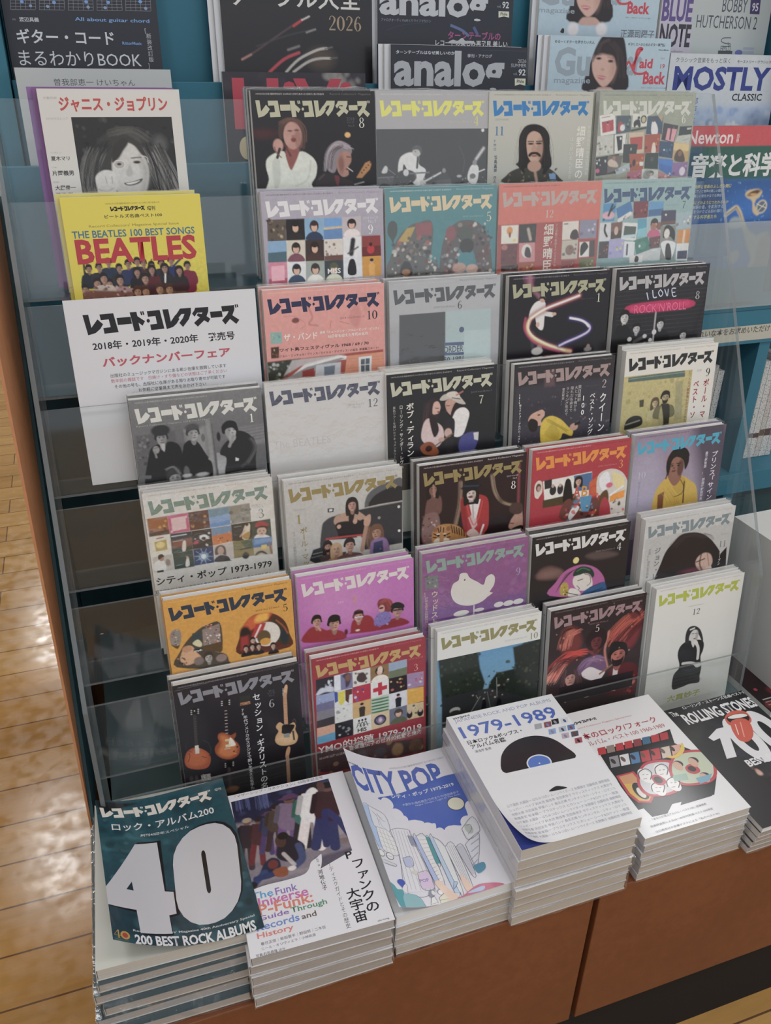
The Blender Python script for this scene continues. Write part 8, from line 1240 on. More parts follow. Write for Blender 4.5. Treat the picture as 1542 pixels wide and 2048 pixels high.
COVERS['a79'] = {'base': 'd6d8e0', 'w': 148, 'h': 210, 'ops': [
 ('T','JAPANESE ROCK AND POP ALBUMS',6.9,7.2,141.2,14.5,'8a92b8',0),('L',7,3.7,29.9,6.7,'30323c'),('T','1979-1989',6.4,21,136.8,41.4,'4a66b8',1),('T','日本ロック&ポップス・',7.7,45.5,80.3,52.2,'2c2e36',1),
 ('T','アルバム名鑑',8.7,53,54.3,60.5,'2c2e36',1),('T','湯浅学 監修',10.7,63,31.8,67.2,'4a4a52',0),('C',[(31.3,106.9),(34.7,85.8),(48.8,70.3),(68.5,62.1),(90.7,62),(108.1,71.6),(117.9,88.7),(120.7,109.6),(75.4,109.4)],'25262c'),
 ('C',[(61.3,109.6),(61.3,100),(69.3,92.7),(81.6,91.8),(90.5,98.5),(90.4,107.9),(83.7,111.2),(71.1,111.9)],'cdd4ea'),
 ('C',[(62.7,109.2),(62.9,100.5),(70.1,94.1),(80.7,93.5),(88.7,99.5),(88.6,107.7),(82.9,109.8),(71.8,110.5)],'5076c4'),('E',75.7,104.8,1.1,1.1,'d6d8e0'),('P',[(31.8,107.1),(120.5,109.9),(119.1,120),(31.7,115.3)],'d6d8e0'),
 ('C',[(66,146.5),(76.1,142.1),(82.7,143.8),(88.6,147.9),(77.4,148)],'25262c'),('T','山下達郎 大瀧詠一 はちみつぱい ムーンライダーズ 矢野顕子 加藤和彦 細野晴臣',10.9,149.9,141,154,'a4a7b2',0),
 ('T','シュガー・ベイブ 鈴木茂 南佳孝 吉田美奈子 サディスティックス 大貫妙子',10.7,156.3,140.8,160.3,'a4a7b2',0),('T','佐野元春 浜田省吾 甲斐バンド 桑名正博 センチメンタル・シティ・ロマンス',10.5,162.6,140.6,166.5,'a4a7b2',0),
 ('T','高橋幸宏 坂本龍一 プラスチックス ヒカシュー シーナ&ロケッツ 一風堂',10.3,168.8,140.4,172.7,'a4a7b2',0),('T','山下達郎 大瀧詠一 はちみつぱい ムーンライダーズ 矢野顕子 加藤和彦 細野晴臣',10.1,174.9,140.1,178.8,'a4a7b2',0),
 ('T','シュガー・ベイブ 鈴木茂 南佳孝 吉田美奈子 サディスティックス 大貫妙子',9.9,181,139.9,184.8,'a4a7b2',0),('T','佐野元春 浜田省吾 甲斐バンド 桑名正博 センチメンタル・シティ・ロマンス',9.7,187,139.7,190.8,'a4a7b2',0),
 ('T','高橋幸宏 坂本龍一 プラスチックス ヒカシュー シーナ&ロケッツ 一風堂',9.5,192.9,139.5,196.7,'a4a7b2',0),('T','山下達郎 大瀧詠一 はちみつぱい ムーンライダーズ 矢野顕子 加藤和彦 細野晴臣',9.3,198.8,139.3,202.5,'a4a7b2',0),('P',[(100.1,44.5),(109.7,44.8),(106.5,53.3),(97,52.9)],'9aa0a8'),
 ('E',102.9,49.7,1.8,2.9,'a3a4a8'),('P',[(112.9,45),(122.5,45.3),(119.2,53.9),(109.7,53.5)],'8a4a50'),('E',115.7,50.2,1.8,2.9,'6a80a8'),('P',[(124.3,43.3),(134,43.6),(130.6,52.2),(121,51.8)],'222428'),('E',127,48.5,1.8,3,'8a8aa0'),
 ('P',[(136.8,44.5),(146.6,44.9),(143.1,53.5),(133.4,53.1)],'c8ccd4'),('E',139.5,49.8,1.8,3,'4a5a8c'),('P',[(112.6,57.8),(122.1,58.2),(118.8,66.6),(109.4,66.1)],'7fa0d0'),('E',115.3,62.9,1.7,2.9,'8d7d92'),
 ('P',[(126.8,58),(136.4,58.4),(133,66.7),(123.5,66.3)],'a0b0c8'),('E',129.5,63.1,1.7,2.9,'3c4248'),('P',[(138.5,58.2),(148.1,58.6),(144.7,67),(135.1,66.5)],'5a7ab0'),('E',141.2,63.3,1.8,2.9,'7c4240'),
 ('P',[(124.5,69.2),(134,69.6),(130.7,77.8),(121.3,77.4)],'b0a0b8'),('E',127.2,74.2,1.7,2.9,'7c7d84'),('P',[(137.2,69.8),(146.8,70.2),(143.3,78.4),(133.8,78)],'4a5060'),('E',139.9,74.8,1.7,2.9,'6a3a3a'),
 ('P',[(135.9,81.1),(145.4,81.6),(142,89.7),(132.6,89.2)],'a04a58'),('E',138.6,86.1,1.7,2.8,'1c1c20'),]}
COVERS['jr'] = {'base': 'd8d9df', 'w': 148, 'h': 210, 'ops': [
 ('L',16,17.4,52.6,22.2,'34343c'),('T',"Record Collectors' Magazine Special Issue",14.7,28.1,101.1,31.4,'c87078',0),('T','日本のロック/フォーク',5.3,40,128.8,51.5,'b0404e',1),('T','アルバム・ベスト100 1960-1989',8.8,54.8,132.8,62.8,'b0404e',0),
 ('P',[(22.2,71.8),(19,104.4),(18.8,120.6),(11.6,171.7),(44.4,171.4),(118.2,180.3),(140.7,156.2),(143.8,115.5),(125.2,92),(135.1,68.2),(72.6,75)],'1d1c20'),
 ('P',[(46.6,186.8),(60.5,176.6),(73.4,177.1),(68.8,181.2),(114.3,181),(132.9,161.7),(23,164.4),(26.3,185.6)],'1d1c20'),('P',[(24,68.9),(35.2,69.4),(30.1,80.7),(19.1,80.2)],'b83038'),
 ('P',[(37,69.2),(48.2,69.7),(43.1,81),(31.9,80.6)],'8a7a70'),('P',[(50.1,69.5),(61.4,70),(56.1,81.4),(44.9,80.9)],'b83038'),('P',[(63.3,69.8),(74.7,70.3),(69.2,81.7),(58,81.2)],'b83038'),
 ('P',[(76.6,70.1),(88.1,70.6),(82.4,82.1),(71.1,81.6)],'8a3a40'),('P',[(90,70.4),(101.5,70.9),(95.7,82.4),(84.3,81.9)],'3a6a8a'),('P',[(103.4,70.7),(115.1,71.2),(109.1,82.7),(97.6,82.2)],'b83038'),
 ('P',[(117,71),(128.7,71.5),(122.6,83.1),(111,82.6)],'b02c38'),('P',[(29.9,87.1),(42.6,87.7),(34.9,104.5),(22.4,103.9)],'8a8a90'),('P',[(44.2,88.4),(57.1,89),(49.1,105.8),(36.5,105.2)],'d0d0d4'),
 ('P',[(58.7,89.7),(71.6,90.3),(63.4,107.1),(50.7,106.5)],'4a7aa8'),('P',[(73.2,90.9),(86.2,91.5),(77.8,108.4),(65,107.8)],'b83038'),('P',[(87.9,92.2),(100.9,92.8),(92.3,109.8),(79.4,109.1)],'b83038'),
 ('P',[(102.6,93.5),(115.7,94.1),(106.8,111.1),(93.9,110.4)],'c8b8a8'),('P',[(117.4,94.8),(130.6,95.4),(121.5,112.4),(108.4,111.8)],'d0a090'),('E',31,95.1,2.7,4.5,'3a2a28'),('E',45,95.8,2.7,4.6,'6a5048'),
 ('E',59,96.6,2.7,4.6,'3a2a28'),('E',73.1,97.3,2.7,4.6,'6a5048'),('E',87.3,98.1,2.7,4.7,'3a2a28'),('E',101.7,98.9,2.7,4.7,'6a5048'),('E',116.1,99.6,2.7,4.8,'3a2a28'),
 ('P',[(20.9,117.3),(46.2,117.4),(49,157.8),(37.5,167.2),(22.7,162.4),(17.8,147.6)],'b83040'),('P',[(23.4,119.7),(43,119.6),(45,157.2),(37.2,163.8),(25.9,160.1),(21.6,146.9)],'cfa83a'),
 ('P',[(23.4,119.7),(43,119.6),(43.5,136.5),(23.2,131.9)],'c89060'),('E',35.9,147.7,8,13.7,'1c1a1e'),('E',35.2,150.2,4.3,8.4,'d4d0cc'),
 ('C',[(51.2,119.8),(71.6,109.1),(100.3,115.5),(100.8,133.1),(86.9,156.6),(68.5,164.1),(41.2,157.9),(37.3,140.4)],'b83040'),
 ('C',[(53.8,121.8),(70.9,113),(96.2,118.3),(96.6,133.4),(84.2,154),(68.1,160.2),(44.9,155.4),(41.7,139.7)],'c4c4c8'),
 ('C',[(99.9,117.4),(122.2,107.2),(154.3,114.7),(155.6,132.6),(140.9,155.9),(120.8,162.9),(90.3,155.6),(85.3,137.8)],'b83040'),
 ('C',[(102.9,119.5),(121.6,111.1),(150,117.4),(150.9,132.8),(137.9,153.2),(120.2,158.9),(94.2,153.2),(90.1,137.1)],'b6c0a8'),('E',55.7,128.6,8.2,11.9,'e0dcda'),
 ('S',[(46.3,130.3),(51,121.4),(62.5,118.6),(66.1,126.3),(58.2,135.8)],1.17,'3a3438'),('S',[(53.2,126.1),(55.7,126.5)],.73,'3a3438'),('S',[(57.9,127.3),(60.6,127.8)],.73,'3a3438'),('S',[(50.3,132.4),(55.2,133.2)],.73,'8a4a4a'),
 ('E',79.8,128.3,8.3,12.2,'e0dcda'),('S',[(70.3,130.1),(75.2,121.1),(86.9,118.2),(90.4,126),(82.2,135.6)],1.17,'3a3438'),('S',[(77.4,125.9),(79.9,126.3)],.74,'3a3438'),('S',[(82.1,127),(84.9,127.5)],.74,'3a3438'),
 ('S',[(74.3,132.2),(79.2,133)],.73,'8a4a4a'),('E',58.6,151.2,8.1,11.6,'e0dcda'),('S',[(49.4,152.9),(54,144.3),(65.3,141.7),(68.8,149.1),(61,158.2)],1.15,'3a3438'),('S',[(56.2,148.9),(58.6,149.3)],.72,'3a3438'),
 ('S',[(60.8,150),(63.4,150.5)],.72,'3a3438'),('S',[(53.3,154.9),(58.1,155.7)],.72,'8a4a4a'),('E',80.9,150.7,8.1,11.8,'e0dcda'),('S',[(71.6,152.4),(76.4,143.7),(87.9,141),(91.4,148.6),(83.3,157.7)],1.15,'3a3438'),
 ('S',[(78.5,148.3),(81,148.7)],.73,'3a3438'),('S',[(83.2,149.5),(85.9,150)],.73,'3a3438'),('S',[(75.5,154.4),(80.4,155.2)],.72,'8a4a4a'),('C',[(61.5,132.5),(69.3,131),(74,136.5),(74.9,144.8),(67.4,148.3),(60.3,144)],'b83040'),
 ('C',[(64.1,134.5),(70.6,135),(71.9,141.8),(67,145),(61.8,141.7)],'1d1c20'),('C',[(111.5,132.5),(120.9,129.3),(126.9,135.4),(126.1,143.3),(117.5,145.4),(110.6,140.8)],'b83040'),
 ('C',[(114.1,133.7),(120.3,132.4),(123.5,138.4),(118.6,141.7),(114,138.6)],'1d1c20'),('E',106.7,124.7,6.6,5.8,'2a2020'),('E',104.8,127.4,5.4,7.5,'c8a088'),('E',129,125.6,6.6,5.9,'2a2020'),('E',126.9,128.3,5.4,7.6,'c8a088'),
 ('E',126.7,151.7,6.5,5.7,'2a2020'),('E',124.7,154.2,5.3,7.3,'c8a088'),('P',[(87.7,139),(106.8,141.2),(103.6,150.2),(84.6,148)],'8fb0a0'),('P',[(113.1,151.3),(137.6,151.2),(127.3,159.9),(112.6,161)],'6fa0b8'),
 ('C',[(99.9,109.8),(111.9,110.3),(123.8,104.7),(132.8,95.4),(134.6,96.9),(129.6,106.6),(116.1,114.3),(105.5,114.2)],'d8b83c'),('T','…「あなたが選ぶアルバム・ベスト100」結果発表',18.2,187.5,99.6,190.6,'6a6a74',0),
 ('T','音楽評論家による60〜80年代邦楽ベスト100決定',15.5,195.9,102.5,198.9,'6a6a74',0),('T','…江口寿史ほか豪華ゲストによる「私のベスト10」',12.9,204.1,105.2,207.1,'6a6a74',0),]}
COVERS['st'] = {'base': '202024', 'w': 148, 'h': 210, 'ops': [
 ('photo',54.9,0,79.5,210,1.2,'222226','1c1c20'),('b',56.6,-59.8,66.5,238.9,60,10.4,['28283a','1a1a1e','2a2a30'],3,.5),('e',37.4,104.1,10.4,7.9,'b0b4d0',4,.8),('e',32.3,105.7,15.3,12.1,'5a5c78',8,.5),
 ('b',43.5,123.2,80.3,188.2,26,6.7,['c8a090','a87868','3a2a28','d8b8a0'],4,.9),('e',27.5,154.4,13,8.1,'d0bcae',2),('b',13.5,149.6,52.7,178.7,14,4.1,['cfc8c4','c09a88'],5,.8),('e',31.2,53.7,7,5.6,'b04a88',1.2),
 ('s',[(23.3,49.2),(38.5,59)],1.59,'a8a0a8',1,.8),('L',18,-15.6,46.9,-11.8,'c8c8cc'),('T','増刊',51.4,-14,62.5,-7.5,'c8c8cc',1),('T',"Record Collectors' Magazine Special Issue",16.9,-7.6,83.8,-5.1,'7a7a80',0),
 ('T','1980年6月2日第3種郵便物認可 2018年4月1日発行',82.7,-19.5,163.4,-16,'6a6a70',0),('T','ローリング・ストーンズ名曲ベスト100',42.5,.6,155.1,6.9,'d0d0d4',1),('T','The',17.4,5,28.6,14.9,'d8d8dc',1),('T','ROLLING STONES',29.3,14.2,149.7,35,'d8d8dc',2),
 ('P',[(38.6,63.6),(60.4,53.4),(76.3,54.1),(51.3,104.5),(36,103.6),(53,69.4),(41.4,71)],'d4d4d8'),('E',86,83,19.6,42.9,'d4d4d8'),('E',86,83,7,22.4,'202024'),('E',125.6,82.6,19.9,44.2,'d4d4d8'),('E',125.6,82.6,7.1,23.1,'202024'),
 ('T','BEST SONGS',55,113.2,133.5,125.2,'d8d8dc',2),('C',[(86.6,38.4),(102.4,31.5),(116.6,33.8),(122.6,41.8),(116.4,57.2),(97,61.2),(87.9,58),(81.8,51.2)],'c8503c'),
 ('C',[(87.2,41),(99.1,37.8),(115.8,39.5),(119.8,48.7),(109.6,55.9),(89.2,51.8)],'1c1a1e'),('C',[(90,40.5),(100.7,38.3),(115.1,40.2),(119.3,45.6),(109.9,46.3),(95.5,44.3)],'dcd8d4'),
 ('C',[(82.4,56.2),(91.1,47.2),(105.1,47.1),(112.8,52.2),(109.9,65.5),(99,80.5),(84.4,87),(75.5,81.7),(77.1,68.4)],'c8503c'),('S',[(100.9,52.9),(86,78.4)],1.63,'dc9080'),('S',[(91,54.3),(81.6,72.3)],1.3,'e8c8c0'),]}
COVERS['gt'] = {'base': '232632', 'w': 185, 'h': 257, 'ops': [
 ('S',[(12.2,75.8),(9.6,92)],.27,'9a9ea8'),('S',[(17.8,75.6),(15.4,91.9)],.27,'9a9ea8'),('S',[(23.3,75.4),(21.2,91.7)],.27,'9a9ea8'),('S',[(28.9,75.2),(27,91.5)],.27,'9a9ea8'),('S',[(34.5,75),(32.8,91.3)],.27,'9a9ea8'),
 ('S',[(40.1,74.8),(38.6,91.2)],.27,'9a9ea8'),('S',[(11.7,79),(40.5,78.3)],.27,'9a9ea8'),('S',[(11,82.3),(39.9,81.7)],.27,'9a9ea8'),('S',[(10.4,85.7),(39.3,85.1)],.27,'9a9ea8'),('S',[(9.8,89),(38.7,88.5)],.27,'9a9ea8'),
 ('S',[(9.2,92.4),(38.1,91.9)],.27,'9a9ea8'),('E',23.7,83.8,2.1,1.8,'6f9ad8'),('E',33,87.8,1.9,1.6,'7f95b8'),('S',[(45.3,74.6),(42.8,91.6)],.27,'9a9ea8'),('S',[(51,74.4),(48.7,91.4)],.27,'9a9ea8'),
 ('S',[(56.6,74.3),(54.6,91.2)],.27,'9a9ea8'),('S',[(62.3,74.1),(60.5,91)],.27,'9a9ea8'),('S',[(68,73.9),(66.4,90.8)],.28,'9a9ea8'),('S',[(73.7,73.7),(72.4,90.7)],.28,'9a9ea8'),('S',[(44.7,78.2),(74.1,77.6)],.27,'9a9ea8'),
 ('S',[(44.1,81.6),(73.5,81)],.27,'9a9ea8'),('S',[(43.6,85),(73,84.4)],.27,'9a9ea8'),('S',[(43,88.3),(72.4,87.8)],.27,'9a9ea8'),('S',[(42.4,91.7),(71.9,91.2)],.27,'9a9ea8'),('E',61,83.3,2.2,1.8,'6f9ad8'),
 ('E',52.8,87.9,2,1.6,'7f95b8'),('S',[(79,73.5),(76.7,91.1)],.28,'9a9ea8'),('S',[(84.8,73.3),(82.6,90.9)],.28,'9a9ea8'),('S',[(90.6,73.1),(88.6,90.7)],.28,'9a9ea8'),('S',[(96.3,72.9),(94.7,90.5)],.28,'9a9ea8'),
 ('S',[(102.1,72.7),(100.7,90.3)],.28,'9a9ea8'),('S',[(108,72.5),(106.8,90.2)],.28,'9a9ea8'),('S',[(78.4,77.4),(108.3,76.8)],.28,'9a9ea8'),('S',[(77.9,80.8),(107.8,80.2)],.28,'9a9ea8'),('S',[(77.3,84.2),(107.3,83.6)],.28,'9a9ea8'),
 ('S',[(76.8,87.7),(106.8,87.1)],.28,'9a9ea8'),('S',[(76.3,91.1),(106.3,90.5)],.28,'9a9ea8'),('E',99.2,81.4,2.2,1.8,'6f9ad8'),('E',100.8,87.1,2,1.7,'7f95b8'),('S',[(113.4,72.3),(111.1,90.6)],.28,'9a9ea8'),
 ('S',[(119.2,72.1),(117.2,90.4)],.28,'9a9ea8'),('S',[(125.1,71.9),(123.3,90.2)],.28,'9a9ea8'),('S',[(131,71.7),(129.5,90)],.29,'9a9ea8'),('S',[(136.9,71.4),(135.6,89.8)],.29,'9a9ea8'),
 ('S',[(142.8,71.2),(141.8,89.7)],.29,'9a9ea8'),('S',[(112.8,76.6),(143.2,75.9)],.28,'9a9ea8'),('S',[(112.3,80),(142.8,79.4)],.28,'9a9ea8'),('S',[(111.8,83.5),(142.3,82.9)],.28,'9a9ea8'),
 ('S',[(111.3,86.9),(141.8,86.4)],.28,'9a9ea8'),('S',[(110.8,90.4),(141.4,89.9)],.28,'9a9ea8'),('E',125.8,81.2,2.2,1.8,'6f9ad8'),('E',121.3,87.2,2,1.7,'7f95b8'),('S',[(148.4,71),(146.3,90.1)],.29,'9a9ea8'),
 ('S',[(154.3,70.8),(152.5,89.9)],.29,'9a9ea8'),('S',[(160.3,70.6),(158.7,89.7)],.29,'9a9ea8'),('S',[(166.3,70.4),(165,89.5)],.29,'9a9ea8'),('S',[(172.4,70.2),(171.3,89.3)],.29,'9a9ea8'),
 ('S',[(178.4,70),(177.6,89.1)],.29,'9a9ea8'),('S',[(147.8,75.8),(178.8,75.1)],.29,'9a9ea8'),('S',[(147.3,79.3),(178.4,78.6)],.29,'9a9ea8'),('S',[(146.8,82.7),(178,82.1)],.29,'9a9ea8'),
 ('S',[(146.4,86.2),(177.6,85.6)],.29,'9a9ea8'),('S',[(145.9,89.7),(177.1,89.2)],.29,'9a9ea8'),('E',165.4,79.2,2.3,1.9,'6f9ad8'),('E',171.2,86.4,2.1,1.7,'7f95b8'),('T','著者',9.3,101.9,13.3,103.9,'8a8e98',0),
 ('T','渡辺具義',17.3,100,40.1,105.1,'b8bcc4',1),('T','All about guitar chord',82.8,98.4,174.1,103.7,'6c9ad4',1),('T','ギター・コード',11.1,112.5,127.5,128.7,'c8ccd4',1),('T','まるわかりBOOK',9.5,136.4,158.4,153,'c8ccd4',0),
 ('T','RittorMusic',137.1,124.2,161.2,127.8,'6c9ad4',1),('V','[新装改訂版]',167.9,107.1,174.5,153.8,'b0b4bc',0),]}
COVERS['sg'] = {'base': 'b4babc', 'w': 186, 'h': 257, 'ops': [
 ('T','曽我部恵一 けいちゃん',43.6,11.5,140.4,19.3,'4a4e54',0),]}
COVERS['hivi'] = {'base': '2e2c34', 'w': 198, 'h': 280, 'ops': [
 ('photo',0,0,198,120,1.6,'34303a','2a262e'),('b',1,2.9,195.5,21.5,20,9.8,['3a3642','4a4248'],2,.4),('b',132.2,.4,195.6,19.1,14,10.4,['8a8684','a5a19c'],3,.5),('n',.08,4,2),('T','HiVi',12.1,7.2,178.2,69.6,'b83a4e',2),
 ('T','AUDIO',12.3,59.4,28.2,65.5,'a04a58',0),('E',26.7,92.8,10.7,14.5,'c8b890'),]}
COVERS['cab'] = {'base': '26262c', 'w': 210, 'h': 270, 'ops': [
 ('photo',0,81.3,210,175.7,1.1,'28272d','232228'),('e',135,145,18.6,13.6,'6a5648',12,.5),('s',[(24.1,146.7),(42.3,137.7),(95.1,106.1),(118.7,95.7)],2.01,'5a4448',1.5),('s',[(24.1,147.2),(37.1,141)],2.01,'c89088',2,.8),
 ('s',[(97.6,106),(109.5,98.7)],3.08,'b83a44',1),('s',[(109.5,98.7),(120,94.1)],1.8,'c8c4c0',.8),('s',[(45.3,131.1),(89.4,117.1),(125.9,109.6)],1.51,'3f3f45',1.5),('s',[(115.3,113.2),(128,109.2)],2.08,'8a888a',1.5),
 ('s',[(61.1,161.8),(82.6,145.8),(103.8,137.7)],3.6,'b8404e',1),('s',[(84.4,161.5),(103.4,145.5),(130.1,133.9),(143.4,131.9)],3.12,'b8b4ae',1),('s',[(94.8,161.4),(113.7,149.8),(129.7,144.7),(148.4,143.9)],3.14,'b4b0aa',1),
 ('s',[(140.8,132.6),(151.4,130.1)],1.59,'6a686a',1),('s',[(148.4,143.9),(157.7,142.9)],2.14,'5a585a',1),('s',[(88.4,134.6),(104.2,129.9)],2.58,'8a8684',2,.8),('n',.05,3,2),('T','ケーブル大全',11.2,59.8,194,85.4,'cfcdc8',1),
 ('G','2026',146.1,92,195.1,110.5,'a08a70'),]}
COVERS['anU'] = {'base': '282b38', 'w': 210, 'h': 284, 'ops': [
 ('T','analog',2.7,-2,169.2,44.6,'b6bac0',2),('T','アナログオーディオ&ゆとりライフマガジン',5.7,37.9,80.7,41.7,'8a8e98',0),('T','ターンテーブルの',107.5,51,191.8,61.4,'b04a8a',1),('T','92',192.1,12.1,202.8,20.5,'c8ccd2',1),
 ('T','vol.',183.6,16.5,190.5,20,'8a8e98',0),('P',[(186.5,24.4),(203.5,24.3),(204,31.9),(195.6,30.7),(187,32.4)],'c8ccb8'),('T','Phile',189.9,25.7,200.9,29.7,'3a3c3a',1),('S',[(13.2,52.8),(39.4,45.1),(71.3,42.8)],.43,'3f4452'),
 ('S',[(111,43.9),(129.5,50),(140.9,57.1)],3.64,'5a6a98'),('S',[(147.8,45.2),(154.8,55.3)],4.08,'4a5a8c'),('T','レコードの楽しみ再発見 美しい',88.3,62.3,203.7,70.1,'c8ccd2',1),
 ('C',[(109.9,66.7),(115.2,62.1),(122.7,63.4),(129.9,59.6),(135.6,63.2),(144.9,63),(148.8,66.2)],'b8bcc4'),]}
COVERS['anF'] = {'base': '282b38', 'w': 210, 'h': 284, 'ops': [
 ('T','ターンテーブルはなぜ美しいのか',7.6,6.7,96.1,11.4,'c8ccd2',1),('T','季刊・アナログ',115.6,9.7,154.1,14.3,'b0b4bc',1),('T','analog',4.5,6.1,174.5,64.5,'aaaeb6',2),('T','2026',195.8,15.1,209.2,19.4,'a8acb4',0),
 ('T','SUMMER',184.9,20.8,209.7,25.4,'a8acb4',0),('T','92',197.6,27.7,209.3,36,'c8ccd2',1),('T','vol.',189.4,32,196.3,35.6,'8a8e98',0),('P',[(192.3,39.8),(209.8,39.9),(210.6,49.2),(201.2,47.3),(193,49.3)],'c8ccb8'),
 ('T','Phile',195.8,41.2,207.5,45.7,'3a3c3a',1),('S',[(137.1,5),(208.4,4.6)],.27,'4a4e5c'),]}
COVERS['gmF'] = {'base': 'a3bbcb', 'w': 208, 'h': 284, 'ops': [
 ('photo',0,0,208,150,1.3,'a9c0ce','9fb8c9'),('c',[(64.1,72.2),(62.9,53),(69.9,32.5),(77.1,13.7),(84.9,.7),(95.4,-5.2),(110.7,-4.1),(122.7,-.1),(130.4,20),(133.8,37.5),(135.7,71.8)],'2b2529',2),
 ('c',[(72.8,32.5),(76.3,22.3),(90.8,17.8),(106.6,21.8),(113.7,31.9),(114.9,43.6),(109.3,57),(96.9,66),(84.5,58.7),(75.5,47)],'caa396',2),('e',110.6,37.8,5.8,16.3,'a98478',8,.6),
 ('c',[(73.7,32.5),(77.3,15.1),(89.2,4.9),(104.5,6),(115.9,20.2),(116.4,37.7),(109.1,26.1),(99.1,23.4),(87.6,22.2),(78.5,25.2)],'31282c',4),('h',[(79.9,20.8),(84.1,9.3),(96.5,3.3)],3.8,14,'4a3c40',1.5,3,.6),
 ('h',[(102.6,6.1),(117.9,20.2),(128.1,52.4)],5.7,20,'3d3236',1.5,5,.6),('e',83.6,28,4.5,1.7,'2e2224',1.5),('e',104.4,31.3,4.6,1.8,'2e2224',1.5),('s',[(78.3,23.7),(86.8,23.3)],1.13,'5a4440',1.5,.7),
 ('s',[(98.6,26.3),(108.3,27.3)],1.14,'5a4440',1.5,.7),('e',92,42.4,3.1,1.5,'b0807a',2,.8),('c',[(82.6,51.4),(90.2,50.5),(99.1,52.7),(93.8,56.4),(86.9,55)],'b8626a',1.5),('s',[(84.7,52.4),(97.3,53.4)],.95,'e0cfc8',1,.8),
 ('c',[(85.6,67.6),(96.9,66),(110.7,67.4),(117.7,76.4),(82.8,76.6)],'c09a8e',2),('e',72,82.6,9.6,9.1,'d8d4d8',4),('e',122.5,82.5,9.8,9.2,'d8d4d8',4),('n',.05,4,2),('T','Gu',9.5,14,69.6,52,'8f9eab',2),
 ('T','ar',133.7,24.2,159.2,50.5,'8f9eab',2),('T','magazine',10.5,53.5,72.3,63.9,'8a9aa8',1),('T','ゆる〜くギターを弾きたい大人',7.6,5.2,73.9,9.5,'3c444e',1),('T','ギタリストのためのギター専門誌',131.7,6.2,197.5,10.7,'3c444e',1),
 ('S',[(133.6,36),(135.9,31.6),(141.6,37.4),(148.8,46.2),(160.8,47.6),(170.2,44.5)],3.11,'c03a4c'),('S',[(142.2,38.9),(148.1,28.5),(153.4,18.1),(157.7,14.4),(152.7,13.7),(148.5,18.2),(147.6,31.4),(146.4,43.3)],3.9,'c03a4c'),
 ('T','aid',155.3,26.8,178.9,40.2,'c03a4c',2),('T','Back',164.9,44.5,205.2,61.9,'c03a4c',2),('T','Vol.',192.4,24.8,199.9,27.7,'c06a78',0),('T','19',193.4,33.7,201.4,39.9,'b04a58',1),
 ('T','ギター・マガジン・レイドバック #19',163.3,65.6,208.7,67.7,'4a525c',0),('T','RittorMusic',187.1,14,205.1,16,'3c444e',1),]}
